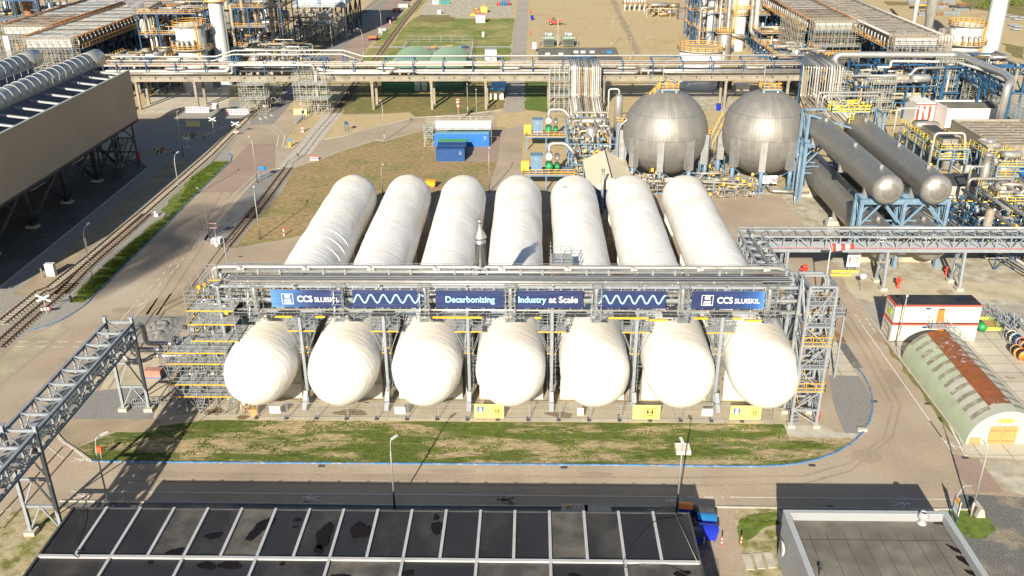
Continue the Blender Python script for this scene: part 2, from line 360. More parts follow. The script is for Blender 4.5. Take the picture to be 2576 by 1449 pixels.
# railway corner on the left
sheet('asphalt_pad', [(-150,108,0),(-81,108,0)]+W('10',(1385,262),(1300,180))+[(-100,190.5,0),(-150,190.5,0)], 5, m_asphalt, 'dark asphalt under the beige building')
sheet('ballast', W('20',(0,640),(150,540),(310,448),(560,362),(760,242),(880,122),(1020,0))+W('10',(920,1420),(1515,835),(2155,205),(2172,150),(2130,110),(2200,20))+W('00',(2360,1080),(2540,900),(2540,830),(1250,1180),(1230,1330))+W('10',(1390,262),(0,1385))+[(-110,100,0),(-110,92,0)], 3, m_ballast, 'grey ballast around the left railway')
sheet('soil_strip', W('10',(1830,150),(1600,190),(1180,550),(620,1010),(120,1449),(330,1449),(900,960),(1340,580)), 4, m_dirt)
sheet('concrete_apron', W('00',(1290,1070),(1500,800),(2140,780),(2140,1000),(1900,1040)), 4, m_slab)
sheet('grass_strip', W('10',(1995,200),(2140,195),(2150,205),(1830,515),(1515,835),(920,1420))+W('20',(880,122),(780,190),(640,192),(780,60))+W('10',(690,1449),(900,1240),(1090,1090),(1200,980),(1400,800),(1580,700),(1500,660),(1800,340)), 6, m_grass, 'green verge between the left railway and the blue kerb')
sheet('gravel_island', W('10',(2430,340),(2571,290))+W('11',(230,280),(330,268),(0,700))+W('10',(2180,930),(2060,1020),(1900,930)), 6, m_gravel)
sheet('track_bed', W('11',(330,268),(400,290),(300,480),(0,820))+W('10',(2190,1005),(2060,1020),(2180,930))+W('11',(0,700)), 7, m_ballast)
sheet('concrete_lip', W('10',(0,1392),(1385,268),(1370,262),(0,1368)), 8, m_concrete)
# under and around the tanks
sheet('tank_pad', Gs([(387,1056),(1985,1069)])+[(30.5,131,0),(-36,131,0)], 4, m_pad, 'concrete pad carrying the white tanks')
sheet('tank_grass', [(-40,106,0),(35,106,0),(35,128,0),(-38,120,0)], 3, m_grass)
sheet('lawn', W('30',(700,262),(860,380),(1500,385))+Gs([(1000,1166),(1600,1169),(1900,1172),(2000,1169),(2080,1147),(2140,1118),(2165,1095),(1985,1097),(1970,1067),(1500,1063),(520,1057)])+W('30',(1100,100)), 5, m_lawn, 'patchy green front lawn in front of the tanks')
sheet('bare_soil', W('20',(560,1280),(1440,1278),(1520,1290),(1400,1400))+W('30',(1100,105),(960,110),(700,262),(600,240),(600,180),(500,80)), 6, m_dirt)
sheet('pale_soil', W('20',(1010,690),(1050,600),(1300,660),(1490,690),(1510,830),(1590,1080),(1440,1278),(1310,970),(820,1025)), 5, m_dirt_light)
sheet('gravel', W('20',(820,1025),(1310,970),(1460,1180),(1430,1278),(570,1280),(700,1100)), 7, m_gravel)
sheet('rubble_heap_ground', W('20',(1255,315),(1760,310),(1640,580),(1300,580),(1200,480)), 7, m_gravel)
sheet('soil_patch', W('20',(1370,190),(1700,60),(1860,0),(1900,120),(1770,308),(1280,304)), 6, m_dirt)
sheet('gravel.001', W('23',(748,872),(1022,877),(1110,1000),(1155,1130),(1150,1260),(1062,1410),(900,1410),(800,1180)), 7, m_gravel, 'grey gravel bed right of the stair tower')
sheet('side_slab', W('23',(690,540),(830,560),(970,800),(1020,872),(748,868)), 6, m_slab)
sheet('dark_mat', W('23',(822,572),(905,566),(1065,800),(975,800)), 8, m_gravel_dark)
sheet('rust_plate', W('23',(800,455),(845,460),(912,560),(820,566)), 8, m_rust)
sheet('tower_slab', W('23',(330,1335),(690,1335),(800,1400),(980,1408),(1040,1449))+W('33',(1000,165),(370,150)), 6, m_concrete)
sheet('right_concrete', [(36,172,0)]+W('13',(0,505),(290,512),(830,1200),(960,1449))+W('23',(1000,150),(1310,560))+[(62,98,0),(110,98,0),(110,172,0)], 4, m_concrete_old, 'worn concrete around the grey gas tanks')
sheet('right_sand', W('13',(870,1285),(2571,1350))+W('23',(2571,168),(1200,150),(985,140),(940,80)), 6, m_dirt_light)
sheet('side_road', W('23',(1000,185),(2571,210),(2571,400),(2200,300),(1240,200),(1220,430)), 5, m_tar_road)
sheet('cabin_yard', W('23',(2100,400),(2571,400))+[(110,96,0),(110,74.5,0)]+W('33',(2040,330),(1990,200))+W('23',(1400,690),(1210,460)), 5, m_slab)
sheet('verge', W('23',(1390,690),(1210,460),(1195,480),(1800,1290),(1930,1449),(2010,1449),(1900,1300)), 6, m_grass_dry)
sheet('red_crossing', W('33',(1890,300),(2000,330),(2150,360),(2390,670),(2120,670),(1950,500)), 6, m_brick_red)
sheet('yard_asphalt', W('33',(2150,370),(2571,385),(2571,690),(2380,650)), 7, m_concrete_old)
sheet('front_strip', W('30',(560,760),(1340,765),(2571,775))+W('31',(2571,800))+W('32',(1700,800),(1760,860),(2040,1300),(2060,1449))+[(19,40,0),(-45,40,0),(-45,65,0)], 6, m_gravel_dark)
sheet('corner_ground', W('30',(0,960),(130,840),(560,790),(660,830),(240,1449))+[(-60,50,0),(-70,60,0)], 7, m_mixed)
sheet('side_ground', W('32',(2190,900),(2210,825),(2571,815))+W('33',(270,822),(300,1449),(0,1449))+W('32',(2300,1449),(2250,1240)), 7, m_mixed)
sheet('side_grass', W('32',(2200,985),(2300,890),(2571,860))+W('33',(250,850),(285,960),(150,985),(70,1080))+W('32',(2340,1110),(2250,1150)), 8, m_grass)
sheet('yard_gravel', W('33',(1950,690),(2140,690),(2571,715))+[(70,72,0),(70,40,0),(40,40,0)]+W('33',(2210,1449),(1870,860)), 6, m_gravel_dark)
sheet('sign_grass', W('33',(1760,835),(2080,830),(2200,850),(2310,1020),(2220,1110),(2100,1110),(1980,1050)), 9, m_grass)
sheet('far_scrub', W('03',(2360,400),(2571,440),(2571,560),(2450,520)), 2, m_grass_dry)
sheet('far_scrub.001', W('03',(1250,10),(1500,20),(1500,50),(1290,55)), 2, m_grass_dry)
sheet('far_scrub.002', [tuple(G(2440,22))[:3], tuple(G(2600,44)), tuple(G(2600,-40)), tuple(G(2380,-40))], 2, m_grass_dry)
sheet('far_road', W('03',(1400,180),(1560,250),(1740,290),(2150,450),(2571,620),(2571,660),(2150,560),(1600,290)), 3, m_tar_road)
sheet('red_paving', W('10',(2330,40),(2571,35),(2571,255),(2430,325),(2220,490),(1890,490),(2165,205)), 7, m_brick_red, 'reddish paving across the left road')
sheet('worn_road', W('20',(0,720),(170,560),(560,385),(640,430),(330,700),(0,960)), 7, m_slabless, 'pale worn road surface at the left edge')
sheet('red_paving.001', W('30',(1340,470),(2571,490))+W('31',(2571,505),(2571,560),(0,545))+W('30',(1340,530)), 5, m_brick2, 'slightly darker paving band along the front road')
# kerbs
def ribbon(name, pts, w, h, m, label=None, z=.0):
    b = MB()
    for a, c in zip(pts, pts[1:]): b.bar((a[0],a[1],z+h/2), (c[0],c[1],z+h/2), w, h)
    o = b.build(name, m); o['kind'] = 'structure'
    if label: o['label'] = label
    return o
kb = W('10',(2085,108),(2130,115),(2168,150),(2155,205),(1830,515),(1515,835),(1210,1130),(920,1420))+W('20',(880,122),(820,190),(760,240),(660,305),(560,362),(440,408),(310,445))
ribbon('kerb', kb, .17, .12, m_blue_kerb, 'blue painted kerb along the left verge')
kb = W('30',(860,380),(1500,388))+Gs([(1000,1167),(1600,1171),(1840,1174),(1900,1174),(1960,1172),(2010,1167),(2060,1155),(2100,1140),(2140,1118),(2170,1090),(2188,1060),(2196,1030),(2194,1000),(2188,975),(2172,945),(2155,925)])
ribbon('kerb.001', kb, .17, .12, m_blue_kerb, 'blue painted kerb curving round the front lawn')
ribbon('kerb.002', W('30',(490,60),(560,160),(605,205),(700,265),(860,382)), .25, .12, m_kerb)
ribbon('kerb.003', W('23',(900,40),(1000,150),(1200,430),(1400,700),(1960,1440))+W('33',(2030,330)), .2, .12, m_kerb)
ribbon('kerb.004', W('30',(560,752),(2571,775))+W('31',(1300,790),(2571,800))+W('32',(1500,805)), .2, .12, m_kerb)
ribbon('kerb.005', W('32',(1980,805),(2571,815))+W('33',(1750,830),(2060,832)), .2, .12, m_kerb)
ribbon('kerb.006', W('11',(250,268),(400,262),(650,180),(880,90),(1180,0))+W('01',(1250,1320),(1630,1215)), .2, .1, m_kerb)
ribbon('kerb.007', W('01',(370,1385),(320,1370),(335,1285),(420,1170),(505,1056)), .2, .1, m_kerb)
ribbon('kerb.008', W('01',(690,1305),(870,1275),(1200,1180),(1540,1100),(1960,1075),(2350,1030),(2385,1000),(2440,560),(2485,160)), .2, .1, m_kerb)
# painted lines
def line(pts, w=.13, dash=None, lv=9):
    b = MB(); z = .004*lv
    for a, c in zip(pts, pts[1:]):
        a = V(a); c = V(c); d = c-a; L = d.length; d.normalize(); s = V((-d.y, d.x, 0))*w/2
        segs = [(0, L)] if not dash else [(t, min(L, t+dash[0])) for t in [i*(dash[0]+dash[1]) for i in range(int(L/(dash[0]+dash[1]))+1)] if t < L]
        for t0, t1 in segs:
            p, q = a+d*t0, a+d*t1; b.add([(v.x, v.y, z) for v in (p-s, q-s, q+s, p+s)], [(0,1,2,3)])
    o = b.build('road_marking', m_line); o['kind'] = 'structure'; return o
line(W('30',(660,660),(2571,680))+W('31',(2571,698))+W('32',(1690,712)))
line(W('32',(1750,712),(2090,714)), dash=(.9,.8))
line(W('32',(2150,714))+W('33',(0,716),(1900,735)))
line(W('33',(1950,700),(2010,610),(2085,608)))
line(W('33',(1690,0),(1910,310))+[]); line(W('23',(1055,395),(1800,1449))); line(W('33',(1870,30),(2020,325)), .2)
line(W('23',(990,300),(1050,380)), dash=(.8,.8))
line(W('23',(1090,330),(1190,480)), dash=(.8,.8))
line(W('10',(2440,275),(2220,480),(1900,800)), .12); line(W('10',(1960,770),(1800,940)), dash=(1.2,1))
line(W('10',(1870,940),(1440,1430)), dash=(1.2,1.4)); line(W('10',(1800,940),(1370,1430)), dash=(1.2,1.4))
line(W('20',(1510,0),(1360,190)), dash=(1,1)); line(W('20',(1400,50),(1270,190)), dash=(1,1)); line(W('20',(1260,210),(1080,410))); line(W('20',(1360,215),(1230,350)))
line(W('20',(175,553),(780,557)), dash=(1.4,1.2)); line(W('20',(140,600),(740,606)), dash=(1.4,1.2))
line(W('30',(400,200),(560,330),(600,350)), .12); line(W('30',(0,860),(100,820)))
line(W('01',(60,1160),(170,1190),(270,1265)), dash=(.9,.7)); line(W('01',(95,1145),(230,1180),(320,1255)), dash=(.9,.7))
line(W('01',(270,1270),(250,1370)), .2); line(W('01',(325,1270),(300,1380)), .2)
line(W('01',(85,1100),(105,1125)), .5); line(W('01',(135,1088),(155,1110)), .5); line(W('01',(190,1072),(210,1090)), .5)
line(W('11',(200,290),(600,205),(900,90),(1200,0)), .12)
line(W('10',(2571,260),(2430,320),(1900,900)), .14)
m_tyre = brick_mat('tyre_worn_brick', (.30,.235,.175), (.345,.275,.205), (.25,.2,.15), var=.16)
def wear(name, pts, w, lv=6):
    b = MB(); P_ = [V((p[0], p[1], 0)) for p in pts]; vs = []
    for i, p in enumerate(P_): d = (P_[min(i+1, len(P_)-1)]-P_[max(i-1, 0)]).normalized(); k = w*(.35+.65*abs(NZ.noise(p*.21)))*(.2 if i in (0, len(P_)-1) else 1); vs += [p+V((-d.y, d.x, 0))*k+V((0,0,.004*lv)), p-V((-d.y, d.x, 0))*k+V((0,0,.004*lv))]
    b.add(vs, [(2*i, 2*i+1, 2*i+3, 2*i+2) for i in range(len(P_)-1)]); o = b.build(name, m_tyre); o['kind'] = 'structure'
def fine(pts, n=9):
    o = []
    for a, c in zip(pts, pts[1:]): o += [V(a).lerp(V(c), i/n) for i in range(n)]
    return o+[V(pts[-1])]
for off in (0, 20): wear('tyre_track', fine(Gs([(300,1190+off),(900,1196+off),(1700,1202+off),(2020,1198+off),(2140,1165+off),(2225+off,1100),(2245+off,1020),(2170+off,880),(2080+off,740)])), .28)
for off in (0, 26): wear('tyre_track', fine(Gs([(240+off,990),(330+off,850),(470+off,640),(560+off,480),(640+off,370)])), .3)
for k, (tt, u, v_, ru, rv) in enumerate((('20',700,720,2.2,.7),('20',1150,260,1.6,.9),('31',1900,470,2.4,.4),('32',900,500,1.8,.35),('33',1100,330,1.6,1.2),('23',1350,900,1.2,2.2),('23',1230,520,.9,1.4),('10',1600,1200,1.6,1.6))):
    q = K(tt, u, v_); b = MB(); b.add([(q.x+ru*math.cos(6.283*j/18)*(1+.3*NZ.noise(V((j, k, 0)))), q.y+rv*math.sin(6.283*j/18)*(1+.3*NZ.noise(V((j, k, 4)))), .026) for j in range(18)], [tuple(range(18))]); o = b.build('road_patch', m_tyre); o['kind'] = 'structure'
def walker(t, u, v, s=1.0, rot=0):                  # painted pedestrian symbol
    c = K(t, u, v); b = MB(); z = .04
    R = Matrix.Rotation(rot, 2)
    def q(pts): b.add([(*( (R @ Vector(p))*s+Vector((c.x, c.y)) ), z) for p in pts], [tuple(range(len(pts)))])
    q([(.95+.16*math.cos(a*.785), .16*math.sin(a*.785)) for a in range(8)])
    q([(.2,-.12),(.7,-.12),(.7,.12),(.2,.12)]); q([(.2,-.12),(.2,.02),(-.6,-.28),(-.6,-.42)]); q([(.2,0),(.2,.14),(-.6,.44),(-.6,.3)]); q([(.7,.1),(.6,.1),(.15,.5),(.25,.55)]); q([(.7,-.1),(.6,-.1),(.25,-.5),(.35,-.55)])
    o = b.build('road_marking', m_line); o['kind'] = 'structure'
for a in (('33',1390,775,1.1,0),('33',1915,235,1,2.1),('30',730,365,1,0),('30',740,705,1,0),('31',590,722,1,3.1),('31',2410,738,1,3.1),('32',75,738,1,3.1),('32',1650,748,1,3.1),('20',1310,212,1,.9),('10',1850,930,1,.9)): walker(*a)
from mathutils import noise as NZ
rnd = random.Random(7)
# ------------------------------------------------------------ foam-covered white tanks
def tank_mat():
    m = mat('foam_insulation', (.755,.745,.72), .8, var=.04, scale=.5, c2=(.66,.57,.43), f2=.2, s2=.15, sharp=.3, stretch=(1.2,.5,1.2), spec=.25)
    n = m.node_tree; L = n.links.new; b = n.nodes['Principled BSDF']
    tc = n.nodes.new('ShaderNodeTexCoord'); mp = n.nodes.new('ShaderNodeMapping'); mp.inputs['Scale'].default_value = (.35, 2.2, .35); L(tc.outputs['Object'], mp.inputs[0])
    no = n.nodes.new('ShaderNodeTexNoise'); no.inputs['Scale'].default_value = 1.1; no.inputs['Detail'].default_value = 5; no.inputs['Distortion'].default_value = .6; L(mp.outputs[0], no.inputs['Vector'])
    bp = n.nodes.new('ShaderNodeBump'); bp.inputs['Strength'].default_value = .30; bp.inputs['Distance'].default_value = .3
    L(no.outputs[0], bp.inputs['Height']); L(bp.outputs[0], b.inputs['Normal'])
    return m
m_foam = tank_mat()
m_saddle = mat('saddle_concrete', (.58,.55,.48), .85, var=.10, scale=.5, c2=(.46,.40,.30), f2=.22, s2=.4, stretch=(3,3,.5))
TX = [-31.1+9.57*i for i in range(7)]
TZ, TR, TY0, TY1 = 5.4, 3.98, 84.73, 154.2
tank_labels = ['first white foam-covered tank at the left end of the row', 'second white tank from the left with cream stains under the banners',
 'third white tank from the left, left of the silver vent stack', 'middle white tank of the row with the shadow of the vent stack',
 'fifth white tank from the left with a small scaffold on its back', 'sixth white tank from the left, sixth in the row of seven',
 'last white tank at the right end of the row beside the stair tower']
for i, x in enumerate(TX):
    t = thing('storage_tank', tank_labels[i], 'storage tank', (x, 117, 0), 'white storage tanks in a row')
    b = MB(); n = 56; vs = []; fs = []; D = 5.35
    ys = [(-1+k/9) for k in range(9)]
    prof = [(TY0+D+D*math.sin(a), math.cos(a)) for a in [-math.pi/2*(1-k/11)*.998 for k in range(11)]]
    nb = 84; prof += [(TY0+D+(TY1-TY0-2*D)*k/nb, 1) for k in range(nb+1)]
    prof += [(TY1-D+D*math.sin(a), math.cos(a)) for a in [math.pi/2*(k/11)*.998 for k in range(1, 12)]]
    for y, s_ in prof:
        ring = .035*NZ.noise(V((i*9, y*.9, 0)))
        for k in range(n):
            a = 2*math.pi*k/n; c, sn = math.cos(a), math.sin(a)
            r = TR*s_+s_*(ring+.10*NZ.noise(V((c*1.6+i*7, y*.16, sn*1.6)))+.03*NZ.noise(V((c*4+i*3, y*.9, sn*4))))
            vs.append((x+r*c, y, TZ+r*sn))
    for q in range(len(prof)-1):
        for k in range(n): fs.append((q*n+k, q*n+(k+1) % n, (q+1)*n+(k+1) % n, (q+1)*n+k))
    b.add(vs, [f[::-1] for f in fs], True); b.build('shell', m_foam, t)
    for k, y in enumerate((92.8, 110, 128, 146)):
        s = MB(); s.box(x-3.75, x+3.75, y-.65, y+.65, 0, 1.9); s.box(x-3.5, x+3.5, y-.42, y+.42, 1.9, 3.3)
        s.box(x-3.75, x+3.75, y-.5, y-.43, 1.9, 2.05)
        for sx in (-1, 1): s.box(x+sx*3.62-.1, x+sx*3.62+.1, y-.35, y+.35, 1.9, 4.9)
        s.build('saddle', m_saddle, t)
    b = MB(); b.lathe([(.36,9.0),(.36,10.0),(.44,10.0),(.44,10.12),(.3,10.12)], (x, 94.2, 0), n=14)
    b.tube([(x, 94.2, 10.0), (x, 94.2, 10.5), (x, 91.15, 11.8), (x, 91.15, 14.9), (x, 92.6, 14.9)], .25, 10, bend=.6); b.build('nozzle', m_pipe, t)
    if i == 0:
        for yy in (118.2, 121.2, 124):
            b = MB(); n2 = 40
            b.tube([(x+(TR+.0)*math.cos(a), yy, TZ+(TR+.0)*math.sin(a)) for a in [math.pi*(-.1+1.2*k/n2) for k in range(n2+1)]], .07, 6); b.build('band', m_foam, t)
    if i == 4:
        b = MB(); b.add([(x-1.7+.5*math.cos(a*.63), 144.2+.6*math.sin(a*.63), TZ+3.8) for a in range(10)], [tuple(range(10))]); b.build('patch', m_saddle, t)

# ------------------------------------------------------------ scaffolding
m_scaf = mat('scaffold_tube', (.30,.325,.34), .45, metal=.4, var=.12, scale=2)
m_scaf_g = mat('old_scaffold_tube', (.38,.38,.33), .55, metal=.3, var=.3, scale=2, c2=(.42,.5,.18), f2=.2, s2=1.5)
m_board = mat('scaffold_deck', (.36,.38,.39), .6, metal=.3, var=.2, scale=1.5, stretch=(1,8,1))
def scaffold(root, x0, x1, y0, y1, zs, nx=2, ny=1, tm=None, toes=True, deck=True, ext=1.1, toe_f=(1,1,1,1), decks=None, w=.06, jit=0):
    tm = tm or m_scaf
    b = MB(); xs = [x0+(x1-x0)*i/nx for i in range(nx+1)]; ys = [y0+(y1-y0)*i/ny for i in range(ny+1)]
    for x in xs:
        for y in ys: b.bar((x, y, 0 if zs[0] <= .3 else zs[0]), (x, y, zs[-1]+ext+rnd.uniform(-.2, .5)), w)
    for z in zs:
        for dz in ((0,) if z == zs[-1] and ext < .2 else (0, .5, 1.0)):
            if dz and z < .5: continue
            for y in (ys if dz == 0 else (ys[0], ys[-1])): b.bar((x0-.2, y, z+dz), (x1+.2, y, z+dz), w*.8)
            for x in (xs if dz == 0 else (xs[0], xs[-1])): b.bar((x, y0-.2, z+dz), (x, y1+.2, z+dz), w*.8)
    for j, (za, zb) in enumerate(zip(zs, zs[1:])):
        i = j % nx; k = i if j % 2 else (nx-1-i)
        b.bar((xs[k], ys[0], za), (xs[k+1], ys[0], zb), w*.8); b.bar((xs[k+1], ys[-1], za), (xs[k], ys[-1], zb), w*.8)
        k = j % ny; b.bar((xs[0], ys[k], za), (xs[0], ys[k+1], zb), w*.8); b.bar((xs[-1], ys[k+1], za), (xs[-1], ys[k], zb), w*.8)
    b.build('scaffold_frame', tm, root)
    for j, z in enumerate(zs):
        if z < .5 or (decks is not None and j not in decks): continue
        if deck:
            d = MB(); n = max(1, int((y1-y0)/.32))
            for q in range(n): a = y0+(y1-y0)*q/n; d.box(x0+.05, x1-.05, a+.02, a+(y1-y0)/n-.02, z-.03, z+.02)
            d.build('platform', m_board, root)
        if toes:
            d = MB()
            if toe_f[0]: d.box(x0, x1, y0-.06, y0-.02, z, z+.13)
            if toe_f[1]: d.box(x0, x1, y1+.02, y1+.06, z, z+.17)
            if toe_f[2]: d.box(x0-.06, x0-.02, y0, y1, z, z+.17)
            if toe_f[3]: d.box(x1+.02, x1+.06, y0, y1, z, z+.17)
            if d.v: d.build('toe_board', m_yellow, root)
def zl(a, b, s=2.0):
    n = max(1, round((b-a)/s)); return [a+(b-a)*i/n for i in range(n+1)]
gaps = [TX[i]+4.7 for i in range(6)]
gl = ['scaffold tower between the first and second white tanks from the left', 'scaffold tower between the second and third white tanks', 'scaffold tower between the third and the middle white tanks',
      'scaffold tower between the middle and fifth white tanks', 'scaffold tower between the fifth and sixth white tanks', 'scaffold tower between the sixth and last white tanks']
for i, x in enumerate(gaps):
    t = thing('scaffold_tower', gl[i], 'scaffold', (x, 91.8, 0), 'scaffold towers between the white tanks')
    scaffold(t, x-.45, x+.45, 91.9, 93.1, zl(0.1, 8.3, 2.05), 1, 1, ext=.1, decks=[3], w=.04)
    b = MB()
    for sx in (-1, 1):
        for y in (91.9, 93.1): b.bar((x+sx*.45, y, 6.4), (x+sx*1.5, y, 9.2), .05)
    b.ladder((x, 91.85), 0, 8.4, w=.4, r=.04); b.build('brace', m_scaf, t)
    scaffold(t, x-1.55, x+1.55, 91.6, 93.2, [9.2, 10.1], 3, 1, ext=.6, decks=[0], toe_f=(1,0,0,0), w=.045)
    b = MB(); b.bar((x, 89.0, .2), (x, 90.6, 1.9), .5, .2); b.build('support_post', m_galv, t)
# ------------------------------------------------------------ pipe rack over the tanks
t = thing('tank_pipe_rack', 'long galvanised pipe rack with silver pipes crossing over the seven white tanks', 'pipe rack', (-3, 93, 0))
X0, X1 = -35.8, 30.2
cols_x = [-35.2]+[g for g in gaps]+[29.9]
for x in cols_x:
    b = MB()
    for y in (91.4, 95.4): b.ibeam((x, y, 0), (x, y, 15.1), .32, .32, .04)
    for z in (6, 12.0, 13.4, 15.0): b.ibeam((x, 91.4, z), (x, 95.4, z), .2, .26)
    b.bar((x, 91.4, 0.5), (x, 95.4, 6), .14); b.bar((x, 95.4, 6), (x, 91.4, 12), .14); b.bar((x-.02, 91.4, 15), (x-.02, 90.2, 15.7), .1)
    b.box(x-.35, x+.35, 91.05, 91.75, 0, .35); b.box(x-.35, x+.35, 95.05, 95.75, 0, .35)
    b.build('column_frame', m_galv, t)
for y in (91.4, 95.4):
    for z in (12.0, 13.4, 15.0):
        b = MB(); b.ibeam((X0, y, z), (X1, y, z), .2, .3); b.build('beam', m_galv, t)
for k in range(14):
    x = X0+2.3+k*4.7; b = MB(); b.ibeam((x, 91.4, 15), (x, 95.4, 15), .14, .2); b.build('cross_beam', m_galv, t)
def pipe(root, pts, r, m=None, n=8, bend=.6, name='pipe', clamps=0):
    b = MB(); b.tube(pts, r, n, bend=bend)
    if clamps:
        a, c = V(pts[0]), V(pts[-1]); k = int((c-a).length/clamps); d = (c-a).normalized()
        for i in range(k): p = a+d*(i+.5)*clamps; b.tube([p-d*.06, p+d*.06], r*1.13, n)
    return b.build(name, m or m_pipe, root)
pipe(t, [(-36.5,95.1,12.4),(-36.5,95.1,15.75),(28.2,95.1,15.75),(29.4,95.1,15.2)], .27, n=12, clamps=6.3)
pipe(t, [(-35.5,94.3,15.5),(28.8,94.3,15.5)], .2, n=10, clamps=5)
pipe(t, [(-33.8,91.9,15.35),(25.5,91.9,15.35)], .2, n=10, clamps=4)
pipe(t, [(-34,91.35,15.3),(28,91.35,15.3)], .11, clamps=3)
for k, (z, r, y) in enumerate(((12.95,.2,91.9),(13.65,.22,92.2),(14.25,.17,91.9),(14.75,.15,92.1),(12.45,.13,90.7),(13.2,.2,93.2),(14.3,.2,93.6),(12.6,.14,94.4))):
    pipe(t, [(-35.6+(k % 3)*1.1, y, z), (29-(k % 2), y, z)], r, n=8, clamps=4.7)
for k, (y, z) in enumerate(((93.9,15.2),(93.3,15.22),(92.75,15.2),(92.4,15.4))):
    b = MB()
    for dy in (-.2, .2): b.box(X0+1, X1-1, y+dy-.015, y+dy+.015, z-.04, z+.03)
    nn = 120
    for q in range(nn): xx = X0+1+(X1-X0-2)*q/nn; b.box(xx, xx+.08, y-.2, y+.2, z-.05, z-.02)
    b.build('cable_tray', m_galv, t)
    b = MB(); b.tube([(X0+1.3, y, z+.02), (X1-1.3, y, z+.02)], .07, 6); b.build('cable', [m_dark, m_dark, m_pipe_d, m_dark][k], t)
for k in range(26):                                         # valves and supports on the big top pipe
    x = X0+2+k*2.5; b = MB()
    if k % 3 == 0: b.lathe([(.0,0),(.3,0),(.34,.2),(.3,.45),(0,.5)], (x, 94.6, 15.7), 'x', 10); b.box(x, x+.8, 94.5, 94.9, 15.5, 15.8)
    else: b.box(x-.12, x+.12, 94.0, 94.3, 15.1, 15.9)
    b.build('pipe_support', m_galv if k % 3 else m_pipe_w, t)
b = MB()
for q in range(17): b.box(X0+.8+q*3.84, X0+.8+q*3.84+2.2, 91.5, 95.3, 12.12, 12.16)
for q in range(12): b.box(TX[0]-3+q*5.4, TX[0]-3+q*5.4+2.4, 89.9, 91.3, 12.02, 12.06)
b.build('walkway', m_dark, t)  # plates coloured dark to give the shaded gaps below the rack pipes
b = MB(); b.rail([(X0+.5, 89.7, 12.05), (X1-.5, 89.7, 12.05)], .5, .04, 1.9, mid=False)
b.rail([(X0+.5, 95.6, 15.1), (X1-.5, 95.6, 15.1)], .9, .04, 2.4)
for q in range(70): xx = X0+1+q*.93; b.bar((xx, 90.9, 12), (xx, 90.9, 15.2), .045) if q % 2 else b.bar((xx, 90.35, 11.4), (xx, 90.35, 12.3), .045)
for z in (11.7, 12.35): b.bar((X0+1, 90.9, z), (X1-1, 90.9, z), .045)
for q in range(14): xx = X0+2+q*4.6; b.bar((xx, 90.3, 11.9), (xx+.9, 91.4, 10.9), .07); b.bar((xx, 89.8, 12.0), (xx+1.6, 91.3, 12.6), .07)
b.build('railing', m_scaf, t)
b = MB(); rr = random.Random(3)
for q in range(420):                                        # small valves, conduits and fittings along the rack
    xx = rr.uniform(X0+1, X1-1); yy = rr.uniform(91.6, 95.3); zz = rr.choice((12.3, 12.9, 13.5, 14.1, 14.7))
    L_ = rr.uniform(.2, 1.6); kind = rr.random()
    if kind < .4: b.bar((xx, yy, zz), (xx+L_, yy, zz), .08)
    elif kind < .6: b.bar((xx, yy, zz), (xx, yy+L_*.6, zz), .09)
    elif kind < .85: b.bar((xx, yy, zz), (xx, yy, min(15.2, zz+L_)), .08)
    else: b.box(xx, xx+.35, yy, yy+.3, zz, zz+.4)
b.build('fittings', m_galv, t)['kind'] = 'stuff'
b = MB()
for q in range(60):
    xx = rr.uniform(X0+1, X1-1); yy = rr.uniform(91.8, 95); zz = rr.choice((12.3, 13.2, 14.0)); b.bar((xx, yy, zz), (xx+rr.uniform(.3, 1.2), yy, zz), .06); b.bar((xx, yy, zz-.5), (xx, yy, zz+.3), .06)
b.build('yellow_fittings', m_yellow, t)['kind'] = 'stuff'
yb = [(275,430,89.4),(648,735,89.4),(1725,2180,89.4)]
for a, c, y in yb:
    b = MB(); p = K('21',a,255,12.1); q = K('21',c,255,12.1); b.box(p.x, q.x, y, y+.05, 12.05, 12.27); b.build('toe_board', m_yellow, t)
for a, c in ((320,385),(1000,1370),(1370,1540),(1785,1915),(2140,2230),(2250,2395)):
    b = MB(); p = K('22',a,262,12.1); q = K('22',c,262,12.1); yy = 89.4 if a not in (1370,2250) else 88.9; b.box(p.x, q.x, yy, yy+.05, 12.05, 12.27); b.build('toe_board', m_yellow, t)
# scaffold cradles at the banner gaps
for i, x in enumerate([TX[k] for k in range(7)]):
    t = thing('scaffold_cage', 'light scaffold cage around the silver riser of the %s white tank' % ('first','second','third','middle','fifth','sixth','last')[i], 'scaffold', (x, 90.3, 11.2), 'scaffold cages around the tank risers')
    scaffold(t, x-.52, x+.5, 90.0, 90.75, [11.3, 12.9, 14.6], 1, 1, ext=.4, toes=False, decks=[0], w=.055)
# vent stack
vx = G(1209, 682, 15.5).x
t = thing('vent_stack', 'shiny silver vent silencer with conical cap standing on the pipe rack', 'vent stack', (vx, 94.9, 15.2))
b = MB(); b.lathe([(.0,16.1),(.62,16.1),(.62,18.9),(.68,18.9),(.68,19.0),(.62,19.0),(.62,19.5),(.74,19.5),(.74,19.6),(.25,20.6),(.25,21.2)], (vx, 94.9, 0), n=24)
b.tube([(vx, 94.9, 21.1), (vx, 94.9, 21.5), (vx+.0, 94.6, 21.7), (vx, 94.3, 21.5)], .2, 10); b.build('silencer', mat('polished_cladding', (.70,.70,.70), .28, metal=.85, var=.15, scale=1.2), t)
b = MB()
for sx in (-.8, .8):
    for sy in (-.8, .8): b.bar((vx+sx, 94.9+sy, 15.1), (vx+sx, 94.9+sy, 16.1), .16)
b.bar((vx-.9, 94.1, 16.05), (vx+.9, 94.1, 16.05), .16); b.bar((vx-.9, 95.7, 16.05), (vx+.9, 95.7, 16.05), .16); b.bar((vx-.8, 94.1, 15.1), (vx+.8, 94.1, 16.1), .1); b.build('support_frame', m_galv, t)
